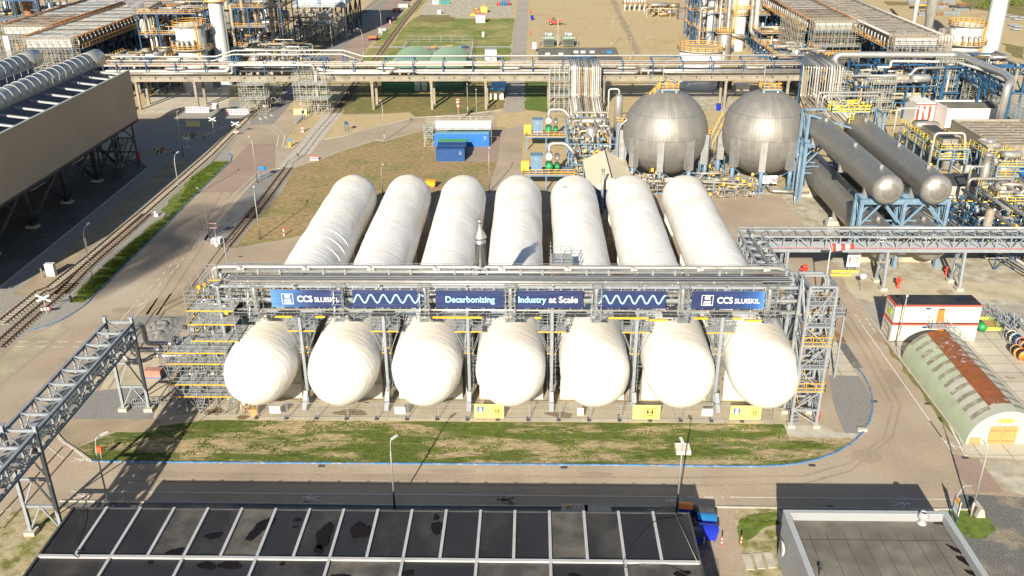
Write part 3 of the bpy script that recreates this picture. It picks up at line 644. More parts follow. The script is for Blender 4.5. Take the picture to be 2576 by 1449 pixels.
b = MB(); b.rail([(vx-1.8, 94.0, 15.3), (vx-1.0, 94.0, 15.3), (vx-1, 95.8, 15.3)], 1.1, .05, .9); b.build('railing', m_scaf_g, t)

# ------------------------------------------------------------ banners with lettering
def text_mesh(s, size, fat=0.0, sx=1.0):
    cu = bpy.data.curves.new('t', 'FONT'); cu.body = s; cu.size = size; cu.offset = fat; cu.align_x = 'LEFT'; cu.fill_mode = cu.fill_mode
    ob = bpy.data.objects.new('t', cu); col.objects.link(ob); dg = bpy.context.evaluated_depsgraph_get(); dg.update()
    me = bpy.data.meshes.new_from_object(ob.evaluated_get(dg)); vs = [(v.co.x*sx, v.co.y) for v in me.vertices]; fs = [tuple(p.vertices) for p in me.polygons]
    bpy.data.objects.remove(ob); bpy.data.curves.remove(cu); bpy.data.meshes.remove(me); return vs, fs
def write(root, s, x, z, y, size, m, fat=0.0, width=None, name='lettering'):
    vs, fs = text_mesh(s, size, 0); w0 = max(v[0] for v in vs)-min(v[0] for v in vs); k = (width/w0) if width else 1
    mx = min(v[0] for v in vs)
    b = MB(); f = fat*.55
    for i, (ox, oz) in enumerate(((0,0),(f,0),(-f,0),(0,f),(0,-f)) if fat else ((0,0),)): b.add([(x+(vx_-mx)*k+ox, y-.001*i, z+vz+oz) for vx_, vz in vs], fs)
    return b.build(name, m, root)
def banner_mat():
    m = bpy.data.materials.new('banner_cloth'); m.use_nodes = True; n = m.node_tree; L = n.links.new; b = n.nodes['Principled BSDF']; b.inputs['Roughness'].default_value = .55
    ge = n.nodes.new('ShaderNodeNewGeometry'); sp = n.nodes.new('ShaderNodeSeparateXYZ'); L(ge.outputs['Position'], sp.inputs[0])
    xa = G(680, 752, 13.85).x; xb = G(1922, 752, 13.85).x
    r = n.nodes.new('ShaderNodeValToRGB'); mr = n.nodes.new('ShaderNodeMapRange'); mr.inputs[1].default_value = xa; mr.inputs[2].default_value = xb; L(sp.outputs[0], mr.inputs[0]); L(mr.outputs[0], r.inputs[0])
    e = r.color_ramp.elements; e[0].position = 0; e[0].color = (.07,.19,.40,1); e[1].position = 1; e[1].color = (.06,.19,.42,1)
    for p, c in ((.035,(.03,.10,.26,1)),(.085,(.014,.027,.10,1)),(.90,(.012,.022,.085,1)),(.955,(.013,.036,.13,1)),(.985,(.02,.08,.25,1))): x = e.new(p); x.color = c
    no = n.nodes.new('ShaderNodeTexNoise'); no.inputs['Scale'].default_value = 1.3; mp = n.nodes.new('ShaderNodeMapping'); mp.inputs['Scale'].default_value = (.25,1,3); L(ge.outputs['Position'], mp.inputs[0]); L(mp.outputs[0], no.inputs['Vector'])
    m2 = n.nodes.new('ShaderNodeMapRange'); m2.inputs[3].default_value = .8; m2.inputs[4].default_value = 1.35; L(no.outputs[0], m2.inputs[0])
    c = n.nodes.new('ShaderNodeCombineXYZ'); [L(m2.outputs[0], c.inputs[i]) for i in range(3)]
    x = n.nodes.new('ShaderNodeMixRGB'); x.blend_type = 'MULTIPLY'; x.inputs[0].default_value = 1; L(r.outputs[0], x.inputs[1]); L(c.outputs[0], x.inputs[2]); L(x.outputs[0], b.inputs['Base Color'])
    bp = n.nodes.new('ShaderNodeBump'); bp.inputs['Strength'].default_value = .5; bp.inputs['Distance'].default_value = .1; L(no.outputs[0], bp.inputs['Height']); L(bp.outputs[0], b.inputs['Normal'])
    return m
m_banner = banner_mat()
m_cyan = mat('pale_blue_print', (.30,.56,.80), .6, var=.02); m_cyan2 = mat('light_blue_print', (.22,.42,.75), .6, var=.02); m_lt = mat('white_print', (.68,.69,.70), .6, var=.01)
BZ0, BZ1, BY = 12.72, 14.86, 90.72
def emblem(root, x, z, s, y, mw, mb_=None):          # square badge with three sails over a hull
    b = MB()
    if mb_ is not None:
        q = MB(); q.box(x, x+s, y-.004, y+.004, z, z+s*1.02); q.build('badge', mb_, root); y = y-.01
    else:
        w_ = s*.045
        for a in ((x,x+s,z,z+w_),(x,x+s,z+s-w_,z+s),(x,x+w_,z+w_,z+s-w_),(x+s-w_,x+s,z+w_,z+s-w_)): b.box(a[0],a[1],y-.004,y,a[2],a[3])
    for k in range(3):
        cx_ = x+s*(.36+.17*k); pts = []
        for j in range(7): tt = j/6; pts.append((cx_-.10*s*math.sin(tt*math.pi)*1.0+.04*s, z+s*(.56+.34*tt)))
        for j in range(6):
            w_ = s*.055; p, q_ = pts[j], pts[j+1]; b.add([(p[0]-w_,y-.006,p[1]),(p[0]+w_,y-.006,p[1]),(q_[0]+w_*.8,y-.006,q_[1]),(q_[0]-w_*.8,y-.006,q_[1])], [(0,1,2,3)])
    hull = [(.16,.46),(.22,.33),(.78,.33),(.90,.52),(.80,.42),(.22,.42)]
    for z0 in (0, .085):
        b.add([(x+s*a, y-.006, z+s*(c+z0*.9)) for a, c in ((.16,.40),(.24,.30),(.78,.30),(.86,.40),(.80,.36),(.22,.36))], [(0,1,4,5)[::1], (1,2,3,4)])
    b.build('emblem', mw, root)
    write(root, 'YARA', x+s*.14, z+s*.07, y-.008, s*.26, mw, fat=.012*s, width=s*.72)
bl = ['blue banner with white ship badge at the left end of the rack', 'blue banner with a pale wave line, left of the two text banners', 'blue banner reading Decarbonizing in pale blue letters',
      'blue banner reading Industry at Scale', 'blue banner with a pale wave line, right of the two text banners', 'blue banner with white ship badge at the right end of the rack']
for i, (a, c) in enumerate(((680,860),(886,1065.5),(1095,1270.5),(1297,1465.6),(1504,1675),(1739.5,1922))):
    xa, xb = G(a, 752, 13.85).x, G(c, 752, 13.85).x
    t = thing('banner', bl[i], 'banner', ((xa+xb)/2, BY, BZ0), 'blue banners along the front of the pipe rack')
    b = MB(); n = 26; vs = []
    for z in range(6):
        for k in range(n+1):
            u = k/n; zz = z/5; sag = .05*math.sin(u*math.pi*5)*(zz == 1 or zz == 0)
            for yy in (0,): vs.append((xa+(xb-xa)*u, BY+.05*NZ.noise(V((u*5+i*4, zz*2, 0))), BZ0+(BZ1-BZ0)*zz-abs(sag)*(.5-zz)*.8))
    fs = [(z*(n+1)+k, z*(n+1)+k+1, (z+1)*(n+1)+k+1, (z+1)*(n+1)+k) for z in range(5) for k in range(n)]
    b.add(vs, fs, True); b.build('cloth', m_banner, t); w_ = xb-xa; y = BY-.09
    b = MB()
    for k in range(7): b.bar((xa+w_*k/6, BY+.02, BZ1-.02), (xa+w_*k/6+.1, BY+.1, BZ1+.25), .03); b.bar((xa+w_*k/6, BY+.02, BZ0+.02), (xa+w_*k/6-.1, BY+.1, BZ0-.2), .03)
    b.build('lashings', m_lt, t)
    if i in (0, 5):
        ex = xa+w_*(.155 if i == 0 else .135); emblem(t, ex, BZ0+.42, 1.28, y, m_lt)
        write(t, 'CCS', ex+1.75, BZ0+.72, y, 1.05, m_lt, fat=.06, width=1.65)
        write(t, 'SLUISKIL', ex+3.65, BZ0+.72, y, .8, m_lt, fat=.02, width=2.75)
    if i in (1, 4):
        n = 120; b = MB(); pts = []
        for k in range(n+1):
            u = k/n; ph = u*2*math.pi*5.6+(1.9 if i == 1 else -1.7); pts.append((xa+.03+(w_-.06)*u, BZ0+1.12+.5*math.sin(ph+ (math.pi if i == 1 else 0)), .5*math.cos(ph+(math.pi if i == 1 else 0))*2*math.pi*5.6/w_))
        vs = []
        for x, z, sl_ in pts:
            L_ = math.hypot(1, sl_); nx_, nz_ = -sl_/L_*.085, 1/L_*.085; vs += [(x+nx_, y, z+nz_), (x-nx_, y, z-nz_)]
        b.add(vs, [(2*k, 2*k+1, 2*k+3, 2*k+2) for k in range(n)]); b.build('wave_line', m_cyan, t)
    if i == 2: write(t, 'Decarbonizing', xa+w_*.15, BZ0+.72, y, 1.05, m_cyan, fat=.05, width=w_*.70)
    if i == 3:
        write(t, 'Industry', xa+w_*.045, BZ0+.72, y, 1.05, m_cyan, fat=.05, width=w_*.41); write(t, 'at Scale', xa+w_*.50, BZ0+.72, y, 1.05, m_lt, fat=.05, width=w_*.425)

# ------------------------------------------------------------ stair tower at the right end
fl, fr = G(1990, 1077), G(2059, 1076); ty0 = 86.6; ty1 = 89.6
t = thing('stair_tower', 'tall galvanised stair tower at the right end of the tank row', 'stair tower', ((fl.x+fr.x)/2, 88, 0))
tx0, tx1 = fl.x, fr.x-.3; lev = [.4, 2.2, 4.6, 7.5, 10.3, 12.6, 17.3]
for x in (tx0, tx1):
    for y in (ty0, ty1):
        b = MB(); b.ibeam((x, y, .3), (x, y, 17.3), .24, .24, .04); b.build('column', m_galv, t)
        b = MB(); b.box(x-.4, x+.4, y-.4, y+.4, 0, .38); b.build('footing', m_concrete, t)
for k, z in enumerate(lev[1:]):
    b = MB()
    for y in (ty0, ty1): b.ibeam((tx0, y, z), (tx1, y, z), .16, .2)
    for x in (tx0, tx1): b.ibeam((x, ty0, z), (x, ty1, z), .16, .2)
    b.build('beam', m_galv, t)
for k, (za, zb) in enumerate(zip(lev, lev[1:])):
    b = MB(); f = k % 2
    b.bar((tx0 if f else tx1, ty0, za), (tx1 if f else tx0, ty0, zb), .12); b.bar((tx1 if f else tx0, ty1, za), (tx0 if f else tx1, ty1, zb), .12)
    b.bar((tx0, ty0 if f else ty1, za), (tx0, ty1 if f else ty0, zb), .12); b.bar((tx1, ty1 if f else ty0, za), (tx1, ty0 if f else ty1, zb), .12)
    b.build('brace', m_galv, t)
for z in (4.65, 7.55, 10.35, 12.65, 15.2):
    b = MB(); b.box(tx0+.1, tx1-.1, ty0-.25, ty0+.75, z, z+.05); b.build('platform', m_galv_d, t)
    b = MB(); b.rail([(tx0, ty0-.25, z), (tx1+.3, ty0-.25, z), (tx1+.3, ty0+.9, z)], 1.1, .06, 1.2); b.build('handrail', m_yellow if z in (4.65, 10.35) else m_galv, t)
fl_ = [0, 2.3, 4.6, 7.5, 10.3, 12.6, 15.2]
for k, (za, zb) in enumerate(zip(fl_, fl_[1:])):
    xa = tx0+.7 if k % 2 == 0 else tx1-.9; b = MB()
    a, c = (xa, ty0+.6, za), (xa, ty1+1.6, zb)
    if k % 2: a, c = (xa, ty1+1.6, za), (xa, ty0+.6, zb)
    b.stair(a, c, .95, side=(1,0)); b.build('stair_flight', m_galv, t)
    b = MB()
    for sx in (-.5, .5): b.bar((a[0]+sx, a[1], a[2]+1), (c[0]+sx, c[1], c[2]+1), .06)
    b.build('stair_rail', m_yellow, t)
b = MB(); b.tube([(tx1+.25, ty0+.2, .9), (tx1+.25, ty0+.2, 1.9)], .17, 10); ob = b.build('fire_extinguisher', m_red); single(ob, 'red fire extinguisher at the foot of the stair tower', 'fire extinguisher')
# end frame of the rack with vertical pipes
t = thing('pipe_tower', 'galvanised frame with vertical silver pipes behind the stair tower', 'steel tower', (31.5, 93, 0))
b = MB()
for x in (30.6, 33.6):
    for y in (91.2, 96): b.ibeam((x, y, 0), (x, y, 14.8), .28, .28, .04)
for z in (3, 6, 9, 12, 14.8):
    for y in (91.2, 96): b.ibeam((30.6, y, z), (33.6, y, z), .18, .22)
    for x in (30.6, 33.6): b.ibeam((x, 91.2, z), (x, 96, z), .18, .22)
for k in range(4):
    b.bar((33.6, 91.2, 3*k), (33.6, 96, 3*k+3), .12); b.bar((30.6, 91.2, 3*k), (33.6, 91.2, 3*k+3), .12)
b.build('frame', m_galv, t)
for k in range(5): pipe(t, [(30.0+.35*k, 91.6, 12+.5*(k % 2)), (29.6+.35*k, 91.2, 11), (29.6+.35*k, 91.2, 1.0), (29.6+.35*k, 93, .6)], .12+.04*(k % 3), m_pipe)
b = MB(); b.rail([(30.6, 91.1, 12.1), (33.7, 91.1, 12.1), (33.7, 96, 12.1)], 1.1, .05, 1.2); b.rail([(30.6, 91.1, 9.1), (33.7, 91.1, 9.1)], 1.1, .05, 1.2); b.build('handrail', m_yellow, t)
b = MB(); b.box(30.6, 33.6, 91.3, 96, 12, 12.05); b.box(30.6, 33.6, 91.3, 96, 8.95, 9.0); b.build('platform', m_galv_d, t)
# tray running between the tanks low down
t = thing('low_cable_bridge', 'dark low pipe and cable bridge running under the white tanks', 'cable tray', (-2, 95, 3))
for k, (y, z) in enumerate(((94.5,3.2),(94.9,3.5),(95.3,3.8),(94.4,4.1),(95.0,4.3))): pipe(t, [(-33, y, z), (30, y, z)], .09, m_galv, bend=0)
b = MB()
for k in range(14): x = -32+k*4.7; b.bar((x, 94.3, 3.0), (x, 95.6, 3.0), .14); b.bar((x, 95, 0), (x, 95, 3), .2)
b.build('support', m_galv, t)
# ------------------------------------------------------------ truss bridges
def truss(root, a, d, L_, wv, zb, zt, nb, m=m_galv, s=.16, apart=True):
    """box truss from a along unit d, width vector wv"""
    a = V((a[0], a[1], 0)); d = V((d[0], d[1], 0)); wv = V((wv[0], wv[1], 0))
    for k in (0, 1):
        for z in (zb, zt):
            b = MB(); p = a+wv*k+V((0,0,z)); b.ibeam(p, p+d*L_, s*1.35, s*1.5, .035); b.build('chord', m, root)
    st = L_/nb
    for i in range(nb+1):
        b = MB(); p = a+d*st*i
        for k in (0, 1): b.bar(p+wv*k+V((0,0,zb)), p+wv*k+V((0,0,zt)), s*.8)
        b.ibeam(p+V((0,0,zt)), p+wv+V((0,0,zt)), s, s*1.3, .03); b.ibeam(p+V((0,0,zb)), p+wv+V((0,0,zb)), s, s*1.3, .03)
        b.build('cross_frame', m, root)
        if i < nb:
            q = p+d*st; b = MB()
            for k in (0, 1):
                if i % 2: b.bar(p+wv*k+V((0,0,zb)), q+wv*k+V((0,0,zt)), s*.6)
                else: b.bar(p+wv*k+V((0,0,zt)), q+wv*k+V((0,0,zb)), s*.6)
            b.bar(p+V((0,0,zt)), q+wv+V((0,0,zt)), s*.5); b.bar(p+wv+V((0,0,zt)), q+V((0,0,zt)), s*.5)
            b.bar(p+V((0,0,zb)), q+wv+V((0,0,zb)), s*.5)
            b.build('diagonal', m, root)
def trestle(name, label, a, c, top, foot=.45, m=m_galv, s=.3, batter=0.0, ext=0, group=None, levels=(3.2, 6.3)):
    """two legs a, c (x, y) carrying a bridge; inverted V bracing between"""
    t = thing(name, label, 'steel trestle', ((a[0]+c[0])/2, (a[1]+c[1])/2, 0), group)
    a = V((a[0], a[1], 0)); c = V((c[0], c[1], 0)); mid = (a+c)/2
    for p in (a, c):
        b = MB(); q = p+(mid-p)*batter; b.ibeam(p+V((0,0,foot)), q+V((0,0,top+ext)), s, s, .045)
        if ext: b.box(q.x-.3, q.x+.3, q.y-.3, q.y+.3, top+ext, top+ext+.06)
        b.build('leg', m, t)
        b = MB(); b.box(p.x-.5, p.x+.5, p.y-.5, p.y+.5, 0, foot); b.build('footing', m_concrete, t)
    zs = [foot]+list(levels)+[top]
    for k, z in enumerate(zs[1:]):
        b = MB(); f = batter*(z/(top)); pa, pc = a+(mid-a)*f+V((0,0,z)), c+(mid-c)*f+V((0,0,z)); b.ibeam(pa, pc, s*.75, s*.75, .03); b.build('cross_beam', m, t)
        b = MB(); z0 = zs[k]; f0 = batter*(z0/top); ap = (pa+pc)/2
        b.bar(a+(mid-a)*f0+V((0,0,z0)), ap, s*.45); b.bar(c+(mid-c)*f0+V((0,0,z0)), ap, s*.45); b.build('brace', m, t)
    return t
# left bridge over the road
t = thing('pipe_bridge', 'galvanised truss pipe bridge crossing the road at the lower left, carrying silver pipes', 'pipe bridge', (-46.1, 70, 0))
truss(t, (-47.6, 89.4), (0,-1), 2.7*15, (3.0,0), 9.35, 11.4, 15, s=.2)
for k, x in enumerate((-47.1,-46.6,-46.1,-45.6,-45.15)):
    r = (.17,.2,.16,.24,.2)[k]
    pipe(t, [(x, 49, 9.85), (x, 89.8+.25*k, 9.85)], r, m_pipe, n=10, clamps=5.4)
trestle('trestle', 'galvanised trestle standing on two concrete feet beside the grey gravel', (-47.6, 89.15), (-44.6, 89.15), 9.3, ext=2.9)
trestle('trestle', 'galvanised trestle at the corner of the black roof, lower left', (-47.5, 67.5), (-44.5, 67.5), 9.3, ext=2.9)
t = thing('pipe_run', 'three shiny silver pipes running from the left truss bridge into the scaffolding', 'pipes', (-41, 93, 7))
pipe(t, [(-45.2,89.6,9.85),(-45.0,92.2,9.85),(-45.0,92.4,7.1),(-38.2,92.4,7.1),(-37.6,92.4,6.2)], .3, m_pipe, n=12)
pipe(t, [(-46.2,90.0,9.85),(-46.2,91.0,9.8),(-46.2,91.1,7.0),(-36,91.1,7.0)], .3, m_pipe, n=12)
pipe(t, [(-47.0,89.9,9.8),(-47.0,90.5,9.4),(-46.9,90.2,6.6),(-46.2,89.9,6.2),(-44.3,89.9,6.2),(-43.4,89.9,6.9),(-36,89.9,6.9)], .24, m_pipe, n=12)
b = MB()
for x in (-43.5,): b.bar((x, 89.6, 6.6), (x, 92.8, 6.6), .2)
b.build('support', m_galv, t)
# right bridge
t = thing('pipe_bridge', 'long galvanised truss pipe bridge running to the right edge before the grey tanks', 'pipe bridge', (70, 125, 0))
truss(t, (30.6, 123.7), (1,0), 2.05*38, (0,2.5), 6.35, 8.35, 38, s=.17)
pipe(t, [(30.5,126.4,8.75),(91,126.4,8.75),(91.4,126.4,6.6)], .2, n=10, clamps=5); pipe(t, [(31,123.3,6.75),(108,123.3,6.75)], .035, m_red)
for k, y in enumerate((123.9,124.5,125.1,125.7)):
    b = MB(); b.box(31, 108, y-.2, y+.2, 6.5, 6.58); b.box(31, 108, y-.22, y-.2, 6.5, 6.7); b.box(31, 108, y+.2, y+.22, 6.5, 6.7); b.build('cable_tray', m_galv, t)
b = MB(); b.box(31, 108, 123.45, 123.62, 6.0, 6.5); b.build('side_plate', m_galv, t)
trestle('trestle', 'galvanised trestle of the right bridge nearest the long brick road', (52.2,123.4), (52.2,126.4), 6.2, levels=(3.3,), s=.34, batter=.35)
trestle('trestle', 'galvanised trestle of the right bridge beside the damp stain', (K('13',1965,1410).x,123.4), (K('13',1900,1345).x,126.4), 6.2, levels=(3.3,), s=.34, batter=.35)
trestle('trestle', 'galvanised trestle where the right bridge meets the branch truss', (37.5,123.4), (37.5,126.4), 6.2, levels=(3.3,), s=.3)
t = thing('branch_truss', 'galvanised branch truss with a silver pipe joining the right bridge to the tank rack', 'pipe bridge', (32, 110, 0))
truss(t, (30.4, 96.5), (0,1), 27, (3.1,0), 6.6, 8.6, 11, s=.17)
pipe(t, [(31.6,96,12.3),(31.6,97.4,9.2),(31.6,124.5,8.95)], .24, n=10, clamps=4); pipe(t, [(32.6,96,7),(32.6,124,7)], .16); pipe(t, [(33.0,96,7),(33.0,124,7)], .12)
for y in (104, 114):
    b = MB()
    for x in (30.6, 33.3): b.bar((x, y, 0), (x, y, 6.6), .24)
    b.bar((30.6, y, 0), (33.3, y, 6.2), .1); b.build('leg_frame', m_galv, t)
t = thing('branch_railing', 'galvanised walkway with hand railing beside the branch truss', 'walkway', (35.8, 100, 8))
b = MB(); b.box(34.2, 37.4, 97.5, 100.5, 8.4, 8.45); b.build('deck', m_galv_d, t); b = MB(); b.rail([(34.2,97.5,8.45),(37.4,97.5,8.45),(37.4,100.5,8.45),(34.2,100.5,8.45)], 1.1, .06, 1.6); b.build('handrail', m_galv, t)
b = MB()
for x in (34.3, 37.3):
    for y in (97.6, 100.4): b.bar((x, y, 0), (x, y, 8.4), .18)
b.build('legs', m_galv, t)
# ------------------------------------------------------------ left scaffolding around tank one
def dots(root, x0, x1, y0, y1, z0, z1, n, ms, seed, name='fittings', s=1.0):
    """small valves, flanges and pipe stubs inside a plant block"""
    r = random.Random(seed); bs = [MB() for _ in ms]
    for _ in range(n):
        b = bs[r.randrange(len(bs))]; x, y, z = r.uniform(x0, x1), r.uniform(y0, y1), r.uniform(z0, z1); k = r.random(); L_ = r.uniform(.4, 2.2)*s
        if k < .3: b.tube([(x, y, z), (min(x1, x+L_), y, z)], .07*s, 6)
        elif k < .5: b.tube([(x, y, z), (x, min(y1, y+L_), z)], .07*s, 6)
        elif k < .75: b.tube([(x, y, z), (x, y, min(z1, z+L_))], .07*s, 6)
        elif k < .9: b.box(x, x+.4*s, y, y+.35*s, z, z+.45*s)
        else: b.lathe([(0,0),(.22*s,.02),(.25*s,.5*s),(0,.6*s)], (x, y, z), n=8)
    for b, m in zip(bs, ms):
        if b.v: o = b.build(name, m, root); o['kind'] = 'stuff'
t = thing('scaffolding', 'large scaffolding with yellow toe boards against the near left side of the first white tank', 'scaffold', (-38, 91, 0))
scaffold(t, -41.2, -34.3, 88.4, 92.4, [0.1,2.3,3.9,5.8,6.6,8.0], 5, 2, toe_f=(1,0,1,0), decks=[1,2,4,5]); b = MB()
for k in range(4): b.stair((-38.6+(k % 2)*0, 88.9, 2.1*k+.1), (-38.6, 91.4, 2.1*k+2.1), .7, side=(1,0))
b.build('stair', m_galv, t)
b = MB(); rs_ = random.Random(5)
for k in range(46):
    x = rs_.uniform(-41.2, -34.6); z = rs_.uniform(0, 7); b.bar((x, 88.3, z), (x+rs_.uniform(-1.6, 1.6), 88.35, z+2), .05)
b.build('brace', m_scaf, t)
t = thing('scaffolding', 'tall scaffolding with yellow deck edges along the left flank of the first white tank', 'scaffold', (-37, 98, 0))
scaffold(t, -39.0, -34.9, 92.6, 103.5, [0.1,2.3,4.5,6.6,8.7,10.6], 3, 5, toe_f=(1,1,1,1)); b = MB()
for k in range(60):
    y = rs_.uniform(92.6, 103); z = rs_.uniform(1, 10); x = rs_.choice((-39.0,-34.9,-37)); b.bar((x, y, z), (x, y+rs_.uniform(-2, 2), z+2), .05)
b.build('brace', m_scaf, t)
t = thing('scaffolding', 'upper scaffolding with hand rails wrapped round the left end of the pipe rack', 'scaffold', (-37, 94, 8))
scaffold(t, -38.4, -33.2, 89.6, 97, [8.9,11.0,12.7,14.2], 4, 3, toe_f=(1,0,1,0), decks=[0,1,2]); 
t = thing('scaffold_railing', 'loose scaffold hand rail above the far left end of the pipe rack', 'scaffold', (-34, 100, 14))
b = MB(); b.rail([(-35.4,97.5,14.0),(-29.5,97.5,14.0)], 1.1, .06, 1.9); b.rail([(-35.4,97.5,14.0),(-35.4,95.6,14)], 1.1, .06, 1.5)
for x in (-35.4,-32,-29.5): b.bar((x, 97.5, 0), (x, 97.5, 14), .06)
b.build('rail', m_scaf, t)
t = thing('valve_skid', 'pipework and small vessels standing inside the left scaffolding', 'pipework', (-38, 92, 0))
for k in range(4): x = -39.9+k*1.35; b = MB(); b.lathe([(0,.3),(.42,.35),(.45,3.9),(.3,4.1),(0,4.2)], (x, 91.2, 0), n=14); b.build('vessel', m_pipe, t)
for k in range(9): x = -40.5+k*.7; pipe(t, [(x, 90.4+.2*k, 0.2), (x, 90.4+.2*k, 3+.7*(k % 4)), (x, 93.5+.8*k, 3+.7*(k % 4)), (x, 93.5+.8*k, 7.5)], .12+.03*(k % 3), [m_pipe, m_galv, m_pipe_d][k % 3])
for k in range(4): pipe(t, [(-36.4+.5*k, 92.5, 8), (-36.4+.5*k, 92.5, 12.2+.5*k), (-34, 92.5, 12.2+.5*k)], .2, m_pipe, n=10)
pipe(t, [(-36.9,95.1,8),(-36.9,95.1,15.4),(-36.2,95.1,15.75)], .3, m_pipe, n=12)
dots(t, -41, -34.8, 89, 103, .3, 10.5, 260, [m_galv, m_dark, m_pipe, m_dark], 11)
dots(t, -38, -34, 90, 97, 11, 15, 90, [m_galv, m_yellow, m_pipe, m_dark], 12)
t = thing('valve_group', 'cluster of white wrapped valves below the near end of the first white tank', 'valves', (-32.9, 87.8, 0))
dots(t, -33.8, -31.8, 88.1, 89.6, .2, 2.4, 60, [m_pipe_w, m_galv, m_wood], 14)
b = MB(); b.box(-32.4, -31.6, 88, 88.8, 0, .9); b.build('crate', m_wood, t)
t = thing('scaffold_platform', 'small scaffold platform with yellow boards on top of the first white tank', 'scaffold', (-29.5, 98, 10.5))
scaffold(t, -31.8, -28.3, 97, 99.4, [9.7, 10.9, 12.3], 2, 1, ext=1.2, decks=[1]); b = MB(); b.rail([(-31.2,98,11),(-30,98,11),(-30,98.8,11)], 1.1, .08, 1); b.build('gate', m_yellow, t)
t = thing('scaffold_platform', 'small scaffold with yellow boards on the left flank of the fifth white tank', 'scaffold', (4.6, 100, 6))
scaffold(t, 2.4, 5.0, 104.5, 108.5, [7.0,9.0,10.4,11.9], 2, 2, ext=1.3, decks=[1,2,3], toe_f=(1,0,1,0)); b = MB(); b.ladder((1.9,103.5), 2, 11, (1,0), w=.7, r=.07); b.ladder((1.2,103), 0, 9.6, (1,0), w=.7, r=.07); b.build('ladder', m_scaf, t)

# ------------------------------------------------------------ sheet-clad spheres and bullet tanks
def clad(name, c, ang_n, ring, axis, metal=.75, rough=.36, cap_dark=.8, stain=(.34,.30,.22)):
    m = bpy.data.materials.new(name); m.use_nodes = True; n = m.node_tree; L = n.links.new; b = n.nodes['Principled BSDF']
    tc = n.nodes.new('ShaderNodeTexCoord'); sp = n.nodes.new('ShaderNodeSeparateXYZ'); L(tc.outputs['Object'], sp.inputs[0])
    def mth(op, a, b_=None, v=None):
        q = n.nodes.new('ShaderNodeMath'); q.operation = op; L(a, q.inputs[0])
        if b_ is not None: L(b_, q.inputs[1])
        if v is not None: q.inputs[1].default_value = v
        return q.outputs[0]
    if axis == 'z': at = mth('ARCTAN2', sp.outputs[1], sp.outputs[0]); h = sp.outputs[2]
    else: at = mth('ARCTAN2', sp.outputs[2], sp.outputs[0]); h = sp.outputs[1]
    u = mth('MULTIPLY', at, v=ang_n/(2*math.pi)); hh = mth('MULTIPLY', h, v=1/ring)
    if axis == 'z': fu = mth('FRACT', u); fh = mth('FRACT', hh)
    else: fu = mth('FRACT', u); fh = mth('FRACT', hh)
    su = mth('LESS_THAN', fu, v=.07); sh = mth('LESS_THAN', fh, v=.09 if axis == 'y' else .03)
    seam = mth('MAXIMUM', su, sh) if axis == 'z' else sh
    # each sheet its own tone
    cx_ = n.nodes.new('ShaderNodeCombineXYZ'); L(mth('FLOOR', u), cx_.inputs[0]); L(mth('FLOOR', hh), cx_.inputs[1])
    wn = n.nodes.new('ShaderNodeTexWhiteNoise'); wn.noise_dimensions = '2D'; L(cx_.outputs[0], wn.inputs[0])
    no = n.nodes.new('ShaderNodeTexNoise'); no.inputs['Scale'].default_value = .45; no.inputs['Detail'].default_value = 6; L(tc.outputs['Object'], no.inputs[0])
    tone = mth('ADD', mth('MULTIPLY', wn.outputs[0], v=.10), mth('MULTIPLY', no.outputs[0], v=.40)); tone = mth('ADD', tone, v=.72)
    tone = mth('SUBTRACT', tone, mth('MULTIPLY', seam, v=.28))
    mx = n.nodes.new('ShaderNodeMixRGB'); mx.inputs[1].default_value = (*c, 1); mx.inputs[2].default_value = (*stain, 1)
    mr = n.nodes.new('ShaderNodeMapRange'); mr.inputs[1].default_value = .5; mr.inputs[2].default_value = .8; mr.inputs[4].default_value = .6; L(no.outputs[0], mr.inputs[0]); L(mr.outputs[0], mx.inputs[0])
    cc = n.nodes.new('ShaderNodeCombineXYZ'); [L(tone, cc.inputs[i]) for i in range(3)]
    mu = n.nodes.new('ShaderNodeMixRGB'); mu.blend_type = 'MULTIPLY'; mu.inputs[0].default_value = 1; L(mx.outputs[0], mu.inputs[1]); L(cc.outputs[0], mu.inputs[2]); L(mu.outputs[0], b.inputs['Base Color'])
    b.inputs['Metallic'].default_value = metal; b.inputs['Roughness'].default_value = rough
    rr_ = n.nodes.new('ShaderNodeMapRange'); rr_.inputs[3].default_value = rough-.03; rr_.inputs[4].default_value = rough+.05; L(wn.outputs[0], rr_.inputs[0]); L(rr_.outputs[0], b.inputs['Roughness'])
    bp = n.nodes.new('ShaderNodeBump'); bp.inputs['Strength'].default_value = .5; bp.inputs['Distance'].default_value = .06
    L(mth('ADD', mth('MULTIPLY', seam, v=-.5), mth('MULTIPLY', no.outputs[0], v=1.6)), bp.inputs['Height']); L(bp.outputs[0], b.inputs['Normal'])
    return m
m_sphere = clad('sphere_cladding', (.27,.262,.245), 72, 4.4, 'z', metal=.45, rough=.52)
m_bullet = clad('bullet_cladding', (.30,.285,.26), 12, .9, 'y', metal=.6, rough=.42, stain=(.28,.25,.20))
m_bullet_end = clad('bullet_end_cladding', (.38,.365,.34), 40, 5, 'y', metal=.6, rough=.42)
def clad_end():      # radial seams
    n = m_bullet_end.node_tree
clad_end()
m_legclad = mat('leg_cladding', (.38,.38,.38), .45, metal=.6, var=.15, scale=1)
SR, SZ = 8.35, 9.8
